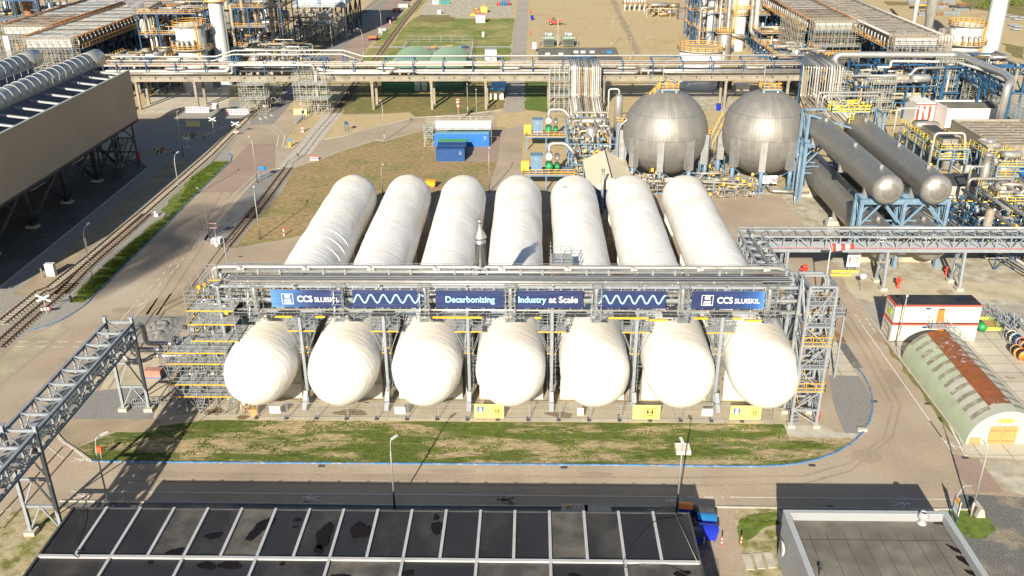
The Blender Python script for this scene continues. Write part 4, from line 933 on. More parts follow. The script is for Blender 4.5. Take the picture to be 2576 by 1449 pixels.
for i, (sx, sy) in enumerate(((26.3, 176.6), (45.8, 176.6))):
    t = thing('spherical_tank', ('left silver spherical gas tank, with the long blue stair to its top', 'right silver spherical gas tank beside the light blue frame')[i], 'spherical tank', (sx, sy, SZ), 'silver spherical gas tanks')
    b = MB(); b.lathe([(SR*math.cos(a), SR*math.sin(a)) for a in [math.pi*(-.5+k/36) for k in range(37)]], (sx, sy, SZ), n=72); b.build('shell', m_sphere, t)
    ang = [R_(90+8+40*k) for k in range(9)]
    for k, a in enumerate(ang):
        px, py = sx+(SR+.1)*math.cos(a), sy+(SR+.1)*math.sin(a)
        b = MB(); b.tube([(px, py, 0), (px, py, 5.0)], .42, 12); b.box(px-.7, px+.7, py-.7, py+.7, 0, .3); lg = b.build('leg', m_lblue, t)
        b = MB(); c, s_ = math.cos(a), math.sin(a); tx_, ty_ = -s_*.62, c*.62
        P = lambda o, q, z: (px+c*o+q*tx_, py+s_*o+q*ty_, z)
        b.add([P(-.9,-1,4.2), P(.5,-1,4.2), P(.5,1,4.2), P(-.9,1,4.2), P(-.9,-1,10.2), P(.5,-1,10.2), P(.5,1,10.2), P(-.9,1,10.2)], [(0,3,2,1),(4,5,6,7),(0,1,5,4),(1,2,6,5),(2,3,7,6),(3,0,4,7)]); b.build('leg_cladding', m_legclad, t)
        a2 = ang[(k+1) % 9]; qx, qy = sx+(SR+.1)*math.cos(a2), sy+(SR+.1)*math.sin(a2)
        b = MB(); b.tube([(px, py, 4.2), (qx, qy, .5)], .06, 6); b.tube([(qx, qy, 4.2), (px, py, .5)], .06, 6); b.build('tie_rod', m_lblue, t)
    pz = 18.5; x0, x1, y0, y1 = sx-1.6, sx+2.0, sy-1.6, sy+1.8
    b = MB(); b.box(x0, x1, y0, y1, pz-.3, pz); b.build('top_platform', m_lblue, t)
    b = MB(); b.rail([(x0,y0,pz),(x1,y0,pz),(x1,y1,pz),(x0,y1,pz)], 1.1, .09, 1.2, close=True); b.build('platform_rail', m_yrail, t)
    for (ox, oy) in ((-1.2,-1.2),(0,-1.0),(1.5,-1.2),(.5,.8)):
        b = MB(); b.tube([(sx+ox, sy+oy, SZ+7.3), (sx+ox, sy+oy, pz-.2)], .28, 10); b.build('nozzle', m_legclad, t)
    dots(t, x0+.2, x1-.2, y0+.2, y1-.2, pz, pz+1.5, 26, [m_yrail, m_galv, m_lblue], 30+i, s=.9)
    b = MB(); b.tube([(sx-.9, sy+.8, pz), (sx-.9, sy+.8, pz+4.2)], .09, 6); b.bar((sx-1.4, sy+.8, pz+4.2), (sx-.3, sy+.8, pz+4.2), .14); b.build('light_mast', m_galv, t)
    b = MB(); b.tube([(sx, sy, 2.4), (sx, sy, 1.0), (sx, sy-10, .9), (sx+7, sy-11, .9)], .3, 8, bend=.8); b.build('bottom_pipe', m_pipe_d, t)
# stair to sphere one
t = thing('access_stair', 'light blue stair with orange rails climbing to the top of the left spherical tank', 'stair', (19, 178, 0))
a, c = V((18.6, 176.6, 11.6)), V((24.6, 176.6, 18.3)); b = MB(); b.stair(a, c, 1.1, side=(0,1)); b.build('stair_flight', m_lblue, t)
b = MB()
for sy_ in (-.55, .55):
    for h in (.55, 1.1): b.bar(a+V((0,sy_,h)), c+V((0,sy_,h)), .08)
    for k in range(8): p = a.lerp(c, k/7)+V((0,sy_,0)); b.bar(p, p+V((0,0,1.1)), .07)
b.rail([(16.6,176.1,11.6),(18.6,176.1,11.6)], 1.1, .08, 1); b.rail([(16.6,177.1,11.6),(16.6,176.1,11.6)], 1.1, .08, 1); b.build('handrail', m_yrail, t)
b = MB(); b.box(16.6, 18.7, 176, 177.2, 11.35, 11.6); b.build('landing', m_lblue, t)
for x, y in ((16.8,176.2),(18.4,176.2),(16.8,177),(18.4,177)): b = MB(); b.bar((x, y, 0), (x, y, 11.4), .22); b.build('column', m_lblue, t)
b = MB(); b.tube([(17,175.6,.5),(17,175.6,11),(24,175.4,18)], .16, 8, bend=1); b.build('pipe', m_pipe, t)
t = thing('access_stair', 'short light blue stair with orange rails between the two spherical tanks', 'stair', (36, 177, 0))
a, c = V((34.8, 173.5, 7.6)), V((38.2, 178.5, 12.2)); b = MB(); b.stair(a, c, 1, side=(.8,-.6)); b.build('stair_flight', m_lblue, t)
b = MB(); s_ = V((.4,-.3,0))
for q in (-1, 1):
    for h in (.55, 1.1): b.bar(a+s_*q+V((0,0,h)), c+s_*q+V((0,0,h)), .08)
    for k in range(6): p = a.lerp(c, k/5)+s_*q; b.bar(p, p+V((0,0,1.1)), .07)
b.rail([(33.4,176.5,9),(35.4,176.5,9),(35.4,178,9)], 1.1, .08, 1); b.build('handrail', m_yrail, t)
b = MB(); b.box(33.4, 35.4, 176.5, 178, 8.8, 9); b.bar((33.6,177,0), (33.6,177,8.8), .2); b.bar((35.2,177,0), (35.2,177,8.8), .2); b.build('landing', m_lblue, t)
# bullets
def bullet(label, x, y0, y1, z, r, top):
    t = thing('gas_tank', label, 'pressure tank', (x, (y0+y1)/2, z), 'long grey pressure tanks')
    D = r*.62; b = MB(); body = [(r, -(y1-y0)/2+D), (r, (y1-y0)/2-D)]
    nseg = 30; b.lathe([(r, y0+D+(y1-y0-2*D)*k/nseg) for k in range(nseg+1)], (x, 0, z), 'y', n=40); b.build('shell', m_bullet, t)
    for s_ in (-1, 1):
        b = MB(); yb = y0+D if s_ < 0 else y1-D; pr = [(r*1.004*math.cos(a), yb+s_*D*math.sin(a)) for a in [math.pi/2*k/9*.93 for k in range(10)]]
        if s_ < 0: pr = pr[::-1]
        b.lathe(pr, (x, 0, z), 'y', n=40); rr2 = r*math.cos(math.pi/2*.93)
        b.tube([(x, yb+s_*D*.99, z), (x, yb+s_*(D+.06), z)], rr2+.12, 16); b.build('end_cap', m_bullet_end, t)
    L_ = y1-y0
    for k, f in enumerate((.14, .45, .86)):
        b = MB(); yy = y0+L_*f; b.box(x-r*.9, x+r*.9, yy-.3, yy+.3, z-r-(.1 if top else 1.2), z-r*.25)
        b.build('saddle', m_legclad, t)
        if not top:
            b = MB(); b.box(x-r*1.25, x+r*1.25, yy-.8, yy+.8, 0, z-r-.2); b.build('saddle_base', m_concrete_old, t)
        b = MB(); b.box(x-.5, x-.0, yy-1.0, yy-.4, z+r-.1, z+r+.5); b.build('manhole_box', m_legclad, t)
    return t
UX_, LX_ = (53.2, 60.2), (54.4, 61.6)
bullet('upper left long grey pressure tank on the light blue frame', 53.2, 128.9, 168.5, 13.35, 2.3, True)
bullet('upper right long grey pressure tank on the light blue frame', 60.3, 128.9, 168.5, 13.35, 2.3, True)
bullet('lower left long grey pressure tank on concrete bases under the blue frame', 54.2, 128.6, 172.5, 4.6, 2.6, False)
bullet('lower right long grey pressure tank on concrete bases under the blue frame', 61.2, 128.6, 172.5, 4.6, 2.6, False)
# light blue carrying frames
def blue_frame(label, y0, y1, top=10.9, xs=(50.3,56.8,63.3)):
    t = thing('steel_gantry', label, 'steel frame', (56.8, (y0+y1)/2, 0), 'light blue steel frames under the grey tanks')
    for x in xs:
        for y in (y0, y1): b = MB(); b.ibeam((x, y, 0), (x, y, top), .5, .5, .07); b.build('column', m_lblue, t)
    for y in (y0, y1):
        b = MB(); b.ibeam((xs[0]-.3, y, top), (xs[2]+.3, y, top), .45, .8, .07); b.build('top_beam', m_lblue, t)
        b = MB(); b.bar((xs[0], y, 5.6), (xs[2], y, 5.6), .22); b.build('tie_beam', m_lblue, t)
        b = MB(); b.bar((xs[0], y, 6.9), (xs[2], y, 6.9), .22); b.build('tie_beam', m_lblue, t)
        for xa, xb in zip(xs, xs[1:]):
            b = MB(); xm = (xa+xb)/2; b.bar((xa, y, 7.0), (xm, y, top), .28); b.bar((xb, y, 7.0), (xm, y, top), .28); b.build('knee_brace', m_lblue, t)
    for x in xs:
        b = MB(); b.ibeam((x, y0, top), (x, y1, top), .35, .5, .05); b.bar((x, y0, 6.9), (x, y1, top-.2), .2); b.build('side_beam', m_lblue, t)
blue_frame('near light blue steel frame carrying the ends of the upper grey tanks', 131.9, 134.4)
blue_frame('far light blue steel frame under the far ends of the upper grey tanks', 163.0, 165.5)
t = thing('steel_gantry', 'tall light blue frame with yellow railed platform over the far ends of the grey tanks', 'steel frame', (57, 166, 0))
for x in (50.6, 64.2):
    for y in (164.6, 168.6): b = MB(); b.ibeam((x, y, 0), (x, y, 16.3), .45, .45, .06); b.build('column', m_lblue, t)
b = MB()
for x in (50.6, 64.2):
    for z in (11, 16.2): b.bar((x, 164.6, z), (x, 168.6, z), .3)
    b.bar((x, 164.6, 11), (x, 168.6, 16), .2); b.bar((x, 164.6, 5), (x, 168.6, 10.6), .2)
for y in (164.6, 168.6): b.bar((50.6, y, 16.2), (64.2, y, 16.2) if y > 166 else (62.2, 163, 12.8), .3)
b.bar((62.2,163,12.8), (64.2,168.6,16.2), .25); b.bar((62.2,163,0), (62.2,163,12.8), .35); b.bar((60.6,163,12.8),(62.4,163,12.8),.3)
b.build('beams', m_lblue, t)
b = MB(); b.box(55.3, 62.5, 167, 170, 15.9, 16.05); b.build('platform', m_lblue, t)
b = MB(); b.rail([(55.3,167,16.05),(62.5,167,16.05),(62.5,170,16.05),(55.3,170,16.05)], 1.2, .1, 1.1, close=True); b.rail([(58,167,17.2),(60,167,17.2)], 1.1, .1, 1); b.build('handrail', m_yrail2, t)
b = MB(); b.ladder((58.6, 165.4), 9.0, 16, (1,0), w=.7, r=.1); b.ladder((59.6, 163.4), 6.0, 13, (1,0), w=.7, r=.1); b.build('ladder', m_yrail2, t)
dots(t, 55.4, 62.4, 167.2, 169.8, 16.1, 17.6, 50, [m_yrail2, m_lblue, m_pipe], 41)
pipe(t, [(54.4,170,5),(54.4,170,18.4),(64.8,170,18.4),(64.8,170,6)], .2, m_pipe); pipe(t, [(53.7,170.6,5),(53.7,170.6,18.9),(65.4,170.6,18.9),(65.4,170.6,6)], .2, m_pipe)
# ------------------------------------------------------------ concrete pipe rack across the background
t = thing('concrete_pipe_rack', 'long concrete pipe rack with blue upper frames crossing the whole background', 'pipe rack', (-15, 239, 0))
XA, XB = -112, 71
legx = [-104,-88.5,-73,-57.5,-41.9,-26.4,-12.2,4.2,18.5,34.6,50,66]
for x in legx:
    b = MB()
    for y in (235.9, 241.9): b = MB(); b.bar((x, y, 0), (x, y, 7.3), .62, .62); b.build('leg', m_rack_c, t)
    b = MB(); b.box(x-.4, x+.4, 235.3, 242.5, 7.0, 7.5); b.build('leg_cap', m_rack_c, t)
for y in (235.5, 242.2):
    b = MB(); b.box(XA, XB, y-.3, y+.3, 7.52, 8.75); b.build('main_beam', m_rack_c, t)
    b = MB(); b.box(XA, XB, y-.45, y+.45, 8.76, 8.95); b.build('beam_flange', m_rack_c, t)
b = MB()
for k in range(int((XB-XA)/3.9)): x = XA+2+k*3.9; b.box(x-.12, x+.12, 234.9, 235.19, 8.3, 8.7)
b.build('bracket', m_dark, t)['kind'] = 'stuff'
for k in range(24):
    x = XA+3.5+k*7.75; b = MB(); b.box(x-.25, x+.25, 235.8, 241.9, 8.1, 8.6)
    b.build('cross_beam', m_rack_c, t)
    b = MB()
    for y in (236.2, 239.2, 241.9): b.bar((x, y, 8.7), (x, y, 12.4), .26)
    b.bar((x, 236.2, 11.0), (x, 241.9, 11.0), .26); b.bar((x, 239.2, 12.4), (x, 241.9, 12.4), .22); b.build('blue_post', m_dblue, t)
    if k % 3 == 0: b = MB(); b.bar((x, 241.9, 11), (x+7.7, 241.9, 12.5), .14); b.bar((x, 241.9, 12.5), (x+7.7, 241.9, 12.5), .2); b.build('blue_brace', m_dblue, t)
def run(y, z, r, m, xa=XA, xb=XB, loops=(), lz=None):
    pts = [(xa, y, z)]
    for x, w_ in loops: pts += [(x, y, z), (x, y-.0, z-1.1), (x+w_, y, z-1.1), (x+w_, y, z)]
    pts.append((xb, y, z)); pipe(t, pts, r, m, n=8, bend=.8)
run(236.2, 9.45, .36, m_pipe_d, -112, -79); pipe(t, [(-79,236.2,9.45),(-78.2,236.2,9.6),(-78.2,236.2,11.6),(-58,236.2,11.6),(-56.8,236.2,11.4),(-56.8,236.2,9.45),(-37,236.2,9.45),(-36.4,237.4,10.4),(-34.5,238.0,10.4)], .36, m_pipe_d, n=10, bend=1)
pipe(t, [(-31,238.0,10.4),(-30.3,236.4,9.5),(-10,236.2,9.45),(23,236.2,9.45),(27,236.2,9.45),(27.8,237.6,10.2),(30,238,10.2)], .36, m_pipe_d, n=10, bend=1)
pipe(t, [(33,238,10.2),(34,236.4,9.5),(71,236.2,9.45)], .36, m_pipe_d, n=10, bend=1)
pipe(t, [(-112,237.6,9.7),(-80,237.6,9.7),(-79,237.6,11.6),(-60,237.6,11.6),(-54,237.6,9.7),(14,237.6,9.7)], .48, m_pipe_w, n=10, bend=1); pipe(t, [(14,237.6,9.7),(71,237.6,9.7)], .42, m_pipe, n=10)
run(238.7, 9.5, .32, m_dark); run(239.5, 9.5, .3, m_pipe_d); run(240.4, 9.6, .32, m_dark); run(241.2, 9.5, .3, m_pipe_br)
run(236.8, 11.35, .2, m_pipe_w); run(238.0, 11.4, .18, m_rust); run(238.8, 11.4, .18, m_pipe_w); run(239.8, 11.4, .26, m_pipe_d); run(240.6, 11.4, .16, m_rust); run(241.4, 11.4, .2, m_pipe_w)
pipe(t, [(-112,242,12.75),(-84,242,12.75),(-79,242,14.3),(-50,242,14.3),(-45,242,12.75),(71,242,12.75)], .2, m_pipe_w, n=8)
pipe(t, [(-112,240.2,12.0),(-84,240.2,12.0),(-79,240.2,13.6),(-50,240.2,13.6),(-45,240.2,12.0)], .18, m_pipe_w, n=8)
for k, x in enumerate((-40.5,-8.2,22,-96,55)):
    pipe(t, [(x,238.6,10.4),(x,236.8,10.6),(x+5,236.8,10.6),(x+5,238.6,10.4)], .4, m_pipe_d, n=10, bend=.9, name='expansion_loop')
for x in (-79,-78,-50,-49): b = MB(); b.bar((x, 242, 8.8), (x, 242, 14.3), .2); b.bar((x, 240.2, 8.8), (x, 240.2, 13.6), .2); b.build('blue_post', m_dblue, t)
b = MB(); rr = random.Random(9)
for q in range(150): x = rr.uniform(XA, XB); y = rr.uniform(236.5, 241.5); b.box(x, x+rr.uniform(.3, .9), y, y+.3, 8.9, 9.5+rr.uniform(-.2, .2))
b.build('fittings', m_pipe_d, t)['kind'] = 'stuff'
# scaffolds below the rack
def tower(label, x0, x1, y0, y1, h, nx, ny, seed=0, base=0.1, w=.07, m=None):
    t = thing('scaffold_tower', label, 'scaffold', ((x0+x1)/2, (y0+y1)/2, 0)); scaffold(t, x0, x1, y0, y1, zl(base, h, 2.0), nx, ny, tm=m or m_scaf_g, toes=False, decks=[2,4], w=w, ext=.8)
    r = random.Random(seed); b = MB()
    for q in range(int(7*h/4)):
        z = r.uniform(0, h-2); x = r.uniform(x0, x1-.2); y = r.choice((y0, y1)); b.bar((x, y, z), (min(x1, max(x0, x+r.uniform(-2, 2))), y, z+2), w*.9)
    b.build('brace', m or m_scaf_g, t); return t
tower('tall scaffold tower wrapped round the rack leg beside the middle railway', -61, -52.5, 229.5, 235, 9.8, 5, 2, 1)
pt_ = thing('riser_pipe', 'white riser pipe inside the tall scaffold below the rack', 'pipe', (-56, 234, 0)); pipe(pt_, [(-56,234,0),(-56,234,9),(-56,236.5,10)], .45, m_pipe_w, n=12)
tower('open scaffold leaning on the rack leg left of the level crossing', -75.5, -69, 231, 235.2, 7.5, 3, 2, 2)
tower('dark scaffold bundle behind the rack leg left of the railway', -72, -68.5, 243, 246.5, 9.5, 3, 3, 4)
# pipe banks dropping from the rack
def drop(label, x0, x1, n, seed, ztop=11.4, yb=226, zb=2.5, yfar=250):
    t = thing('pipe_drop', label, 'pipework', ((x0+x1)/2, 232, 0)); r = random.Random(seed); x = x0
    for k in range(n):
        rr_ = r.choice((.12,.15,.2,.26)); x = x0+(x1-x0)*(k+.5)/n; m = [m_pipe_w, m_pipe, m_pipe_w, m_pipe_d, m_pipe_w, m_pipe, m_pipe_br][r.randrange(7)]
        pipe(t, [(x, yfar, ztop+.3), (x, 233.6-.1*k, ztop+.3), (x, 233.2-.1*k, zb+1+r.uniform(0, .8)), (x, yb-r.uniform(3, 14), zb)], rr_, m, n=8, bend=.8)
    for xx in (x0+1.1, x1-1.6):
        b = MB(); b.box(xx-.45, xx+.45, 233.9, 234.3, .1, 10.5); b.build('plank_panel', m_rack_c, t)
    b = MB()
    for z in (3, 6, 9.5): b.bar((x0, 234.4, z), (x1, 234.4, z), .25)
    for xx in (x0, x1): b.bar((xx, 234.4, 0), (xx, 234.4, 11.5), .3)
    for z in (11.2,):
        for y in (236, 240, 244, 248): b.bar((x0, y, z), (x1, y, z), .25)
    b.build('blue_frame', m_dblue, t)
drop('bank of pale pipes dropping from the concrete rack left of the spherical tanks', 9.3, 17.5, 17, 3)
drop('bank of silver and white pipes dropping from the rack end right of the spherical tanks', 68.5, 78.5, 16, 5, yb=222)
tower('scaffold with white sheeting beside the pipe bank left of the spheres', 4.4, 9.3, 231, 234.8, 10.5, 4, 3, 8)
# ------------------------------------------------------------ plant blocks
def block(label, cat, x0, x1, y0, y1, levels, st=m_dblue, rl=m_yrail, nx=3, ny=2, pipes=12, pm=(m_pipe_d, m_pipe, m_pipe_x, m_pipe_br, m_pipe_x), vessels=3, seed=0, small=80, decks=True, sz=.3, pr=(.12,.4), name='process_unit', vm=None, rails=True, smallmats=None, ztop_extra=1.5):
    t = thing(name, label, cat, ((x0+x1)/2, (y0+y1)/2, 0)); r = random.Random(seed)
    xs = [x0+(x1-x0)*i/nx for i in range(nx+1)]; ys = [y0+(y1-y0)*i/ny for i in range(ny+1)]; zt = levels[-1]
    b = MB()
    if (y0+y1)/2 > 245: sz *= .75
    for x in xs:
        for y in ys: b.bar((x, y, 0), (x, y, zt), sz)
    for z in levels:
        for y in ys: b.bar((x0, y, z), (x1, y, z), sz*.8)
        for x in xs: b.bar((x, y0, z), (x, y1, z), sz*.8)
    zz = [0]+list(levels)
    for k, (a, c) in enumerate(zip(zz, zz[1:])):
        i = k % nx; b.bar((xs[i], y0, a), (xs[i+1], y0, c), sz*.5); i = (k+1) % ny; b.bar((x0, ys[i], a), (x0, ys[i+1], c), sz*.5); b.bar((x1, ys[i], a), (x1, ys[i+1], c), sz*.5)
    b.build('frame', st, t)
    if decks:
        for k, z in enumerate(levels):
            b = MB(); f = r.choice((0, 1)); xa = xs[0] if f else xs[1]; xb = xs[-2] if f and nx > 1 else xs[-1]
            b.box(xa, xb, y0+.05, y0+(y1-y0)*r.choice((.35,.5,.7)), z+sz*.4, z+sz*.4+.06); b.build('deck', m_galv_d, t)
            if rails: b = MB(); b.rail([(x0, y1, z+.1), (x0, y0, z+.1), (x1, y0, z+.1), (x1, y1, z+.1)], 1.1, .075, 1.8); b.build('handrail', rl, t)
    for k in range(vessels):
        b = MB(); rad = r.uniform(.5, 1.1)*min(1.4, (y1-y0)/8+.4); x = r.uniform(x0+rad, x1-rad); y = r.uniform(y0+rad, y1-rad); m = r.choice(vm or (m_pipe, m_pipe_d, m_pipe_x))
        if r.random() < .55: h = r.uniform(.6, 1.15)*zt+ztop_extra; b.lathe([(0,.2),(rad,.4),(rad,h-.5),(rad*.6,h-.1),(0,h)], (x, y, 0), n=16)
        else: L_ = r.uniform(3, 6); z = r.choice(levels)+rad+.3; x = r.uniform(x0, max(x0+.1, x1-L_)); b.lathe([(0,0),(rad*.7,.15),(rad,.6),(rad,L_-.6),(rad*.7,L_-.15),(0,L_)], (x, y, z), 'x', n=16)
        b.build('vessel', m, t)
    for k in range(pipes):
        m = pm[r.randrange(len(pm))]; rad = r.uniform(*pr); z = r.choice(zz)+r.uniform(.4, 1.6); pts = []; p = [r.uniform(x0, x1), r.uniform(y0, y1), z]; pts.append(tuple(p)); ax = r.randrange(3)
        for s_ in range(r.choice((2, 3, 4))):
            if ax == 0: p[0] = r.uniform(x0, x1)
            elif ax == 1: p[1] = r.uniform(y0, y1)
            else: p[2] = max(.3, min(zt+ztop_extra, r.choice(zz)+r.uniform(.2, 2)))
            pts.append(tuple(p)); ax = (ax+r.choice((1, 2))) % 3
        pts = [pts[0]]+[q for a_, q in zip(pts, pts[1:]) if (V(q)-V(a_)).length > 1.2]
        if len(pts) > 1: pipe(t, pts, rad, m, n=8, bend=rad*2.5)
    dots(t, x0, x1, y0, y1, .2, zt+.8, small, smallmats or [m_pipe_d, rl, m_pipe, st, m_galv], seed+100, s=1.3)
    return t
# pumps and pipework left of the spheres
block('dense pipework with green pumps on the blue plant deck left of the spheres', 'process unit', 7.5, 17.0, 180.5, 203, [3.2, 6.2], st=m_lblue, nx=3, ny=5, pipes=30, vessels=2, seed=21, small=420, decks=False, pr=(.12,.36), sz=.22)
block('pipework with light blue frames in front of the left spherical tank', 'process unit', 8, 17.8, 177.6, 180.4, [2.6, 4.6], st=m_lblue, nx=4, ny=1, pipes=12, vessels=0, seed=23, small=300, decks=False, pr=(.1,.28), sz=.18)
block('pipe manifold between the legs of the spherical tanks', 'process unit', 30, 43, 164.5, 171, [1.8], st=m_galv, nx=6, ny=3, pipes=16, vessels=0, seed=25, small=260, decks=False, pr=(.08,.22), sz=.1)
block('scaffolded pipework under the left spherical tank', 'process unit', 19, 25.5, 165.5, 170.5, [1.6, 3.0], st=m_scaf_g, nx=4, ny=2, pipes=8, vessels=0, seed=26, small=90, decks=False, pr=(.08,.2), sz=.08)
block('pipe tracks between the two spherical tanks', 'process unit', 34.6, 38, 172, 200, [1.5], st=m_galv, nx=1, ny=8, pipes=10, vessels=0, seed=27, small=90, decks=False, pr=(.1,.25), sz=.12)
def compressor(label, u, v):
    p = K('02', u, v, 3.2); t = thing('compressor', label, 'compressor', (p.x, p.y, 3.2), 'blue and green compressors on the deck'); x, y = p.x, p.y
    b = MB(); b.box(x-4.5, x+5.5, y-2.5, y+3, 2.9, 3.15); b.build('deck', m_lblue, t)
    b = MB(); b.box(x-2.9, x-.8, y-.8, y+1.2, 3.2, 6.4); b.box(x-3.1, x-.6, y-1, y+1.4, 6.4, 6.6); b.build('housing', m_lblue, t)
    for k, dx in ((0,.6),(1,2.2)):
        rr_ = .75-.25*k; b = MB(); b.lathe([(0,-.7),(rr_*.8,-.6),(rr_,-.2),(rr_,1.8),(0,2)], (x+dx, y-.2, 4.2), 'y', n=16); b.build('motor', m_green, t)
        b = MB(); b.lathe([(0,-.9),(rr_*.8,-.75),(rr_,-.3),(rr_,1.8),(0,2)], (x+dx, y+.4, 6.0-.2*k), 'y', n=16); b.build('drum', m_white if k == 0 else m_pipe_d, t)
    b = MB(); b.rail([(x-4.5,y+3,3.2),(x-4.5,y-2.5,3.2),(x+5.5,y-2.5,3.2)], 1.1, .08, 1.3); b.build('handrail', m_yrail, t)
    b = MB(); b.box(x-4.9, x-3.4, y-.5, y+.6, 3.4, 5.2); b.build('yellow_cabinet', m_yrail2, t)
    pipe(t, [(x+.6,y+1.6,6.2),(x+.6,y+2.4,8.1),(x+4,y+2.4,8.1),(x+5.5,y+1,6.4)], .4, m_pipe_d, n=10, bend=.9); pipe(t, [(x+.8,y-1.8,3.5),(x+6,y-1.8,3.5),(x+6.8,y-1.8,2)], .32, m_pipe_br, n=10)
    for sx in (-4.3, 0, 5.3):
        b = MB(); b.bar((x+sx, y-2.4, 0), (x+sx, y-2.4, 3), .25); b.build('column', m_lblue, t)
    return t
compressor('far compressor with green motors and a blue housing on the deck left of the spheres', 430, 1250)
compressor('near compressor with green motors and a blue housing just above the cream tent', 430, 1600)
t = thing('vessel', 'upright silver vessel with a white overhead pipe left of the spheres', 'vessel', (20, 209, 0)); b = MB(); b.lathe([(0,0),(.95,.2),(.95,9.3),(.7,9.8),(0,10)], (20, 209, 0), n=20); b.build('shell', m_pipe, t); pipe(t, [(20,209,9.8),(20,209,11.2),(17.6,209,11.2),(17.6,208,4)], .2, m_pipe_w)
# cream gabled tent
p = {'l': 10.4, 'r': 18.7, 'y0': 158.8, 'y1': 176.8}
t = thing('gabled_shed', 'cream gabled shed behind the fifth and sixth white tanks', 'shed', (14.5, 168, 0))
b = MB(); xm = (p['l']+p['r'])/2; b.box(p['l']+.1, p['r']-.1, p['y0']+.1, p['y1']-.1, 0, 3.9); b.build('wall', mat('shed_blue', (.02,.13,.33), .6), t)
m_cream = mat('cream_sheet', (.70,.62,.46), .55, var=.05, scale=1.5, stretch=(.3,4,1))
b = MB(); ra, rb, rz, ez = p['y0']-.2, p['y1']+.2, 6.0, 3.9
for s_, xe in ((-1, p['l']-.2), (1, p['r']+.2)):
    b.add([(xe,ra,ez),(xm,ra,rz),(xm,rb,rz),(xe,rb,ez),(xe,ra,ez-.12),(xm,ra,rz-.12),(xm,rb,rz-.12),(xe,rb,ez-.12)], [(0,1,2,3) if s_ > 0 else (0,3,2,1),(4,5,6,7),(0,1,5,4),(2,3,7,6),(0,3,7,4)])
b.add([(p['l'],ra+.1,ez-.1),(p['r'],ra+.1,ez-.1),(xm,ra+.1,rz-.12)], [(0,1,2)]); b.add([(p['l'],rb-.1,ez-.1),(p['r'],rb-.1,ez-.1),(xm,rb-.1,rz-.12)], [(0,2,1)])
b.build('roof', m_cream, t); b = MB(); b.box(xm-.1, xm+.1, ra, rb, rz-.02, rz+.08); b.build('ridge', m_dark, t)
q = K('12', 950, 690); b = MB(); b.tube([(q.x, q.y, 0), (q.x, q.y, 8.2)], .25, 10); b.tube([(q.x, q.y, 8.2), (q.x, q.y, 8.45)], .33, 10); single(b.build('chimney_pipe', m_pipe_d), 'slim grey chimney pipe in front of the cream shed', 'chimney')
# right-hand plant around the bullets
block('pipework and valves to the right of the long grey tanks', 'process unit', 72, 84, 131, 152, [2.5, 5], st=m_dblue, nx=4, ny=5, pipes=22, vessels=2, seed=31, small=300, decks=False, sz=.16, pr=(.1,.3), rl=m_yrail2)
block('tall silver column and pipework with yellow rails at the right edge', 'process unit', 84, 96, 127, 146, [3, 6], st=m_lblue, nx=3, ny=3, pipes=16, vessels=3, seed=33, small=200, sz=.2, pr=(.15,.4), rl=m_yrail2)
block('low pumps and vertical drums under the right bridge', 'process unit', 76, 108, 118.5, 130, [1.5, 3.2], st=m_dblue, nx=6, ny=2, pipes=16, vessels=5, seed=34, small=160, decks=False, sz=.2, pr=(.1,.35), ztop_extra=0)
t = thing('pipe_lane', 'parallel bundle of pipes running beside the right upper grey tank', 'pipework', (70, 150, 0))
for k in range(10): x = 66.5+.62*k; pipe(t, [(x+9,122+k*.5,1.3+.15*(k % 3)),(x+7,134+k*.3,1.3+.15*(k % 3)),(x+.5,178,1.3+.15*(k % 3))], .12+.05*(k % 4), [m_pipe_d, m_pipe, m_pipe_w, m_pipe_br][k % 4], n=8)
b = MB()
for k in range(9): y = 126+6*k; b.bar((67+(178-y)*.15, y, 1), (76+(178-y)*.15, y, 1), .2)
b.build('sleeper_beam', m_lblue, t)
q = K('13', 2130, 640); t = thing('column', 'tall slim silver column with a side riser right of the grey tanks', 'column', (q.x, q.y, 0))
b = MB(); b.lathe([(0,0),(.75,.1),(.75,8),(.62,8.3),(.62,10),(.8,10.1),(.8,10.4),(.3,10.6),(0,10.7)], (q.x, q.y, 0), n=18); b.build('shell', m_pipe, t)
b = MB(); b.ladder((q.x+1.0, q.y-.3), 0, 9.5, (0,1), w=.5, r=.06); b.build('ladder', m_galv, t); pipe(t, [(q.x-2.6,q.y,0),(q.x-2.6,q.y,8),(q.x-.5,q.y,8)], .25, m_pipe); pipe(t, [(q.x-3,q.y-1,4),(q.x-3,q.y-1,6),(q.x+5,q.y-1,6),(q.x+5,q.y-1,3)], .32, m_pipe_d, n=10, bend=.8)
block('yellow railed platform with blue legs beside the slim silver column', 'platform', q.x-1.5, q.x+3.6, q.y-4.5, q.y-1, [3.4], st=m_lblue, nx=2, ny=1, pipes=4, vessels=0, seed=36, small=18, rl=m_yrail2, name='railed_platform')
block('yellow stair cage and drums at the far right edge below the bridge line', 'process unit', 79.5, 86, 146, 156, [3.2, 5.5], st=m_lblue, nx=3, ny=3, pipes=12, vessels=2, seed=37, small=120, sz=.2, rl=m_yrail2)
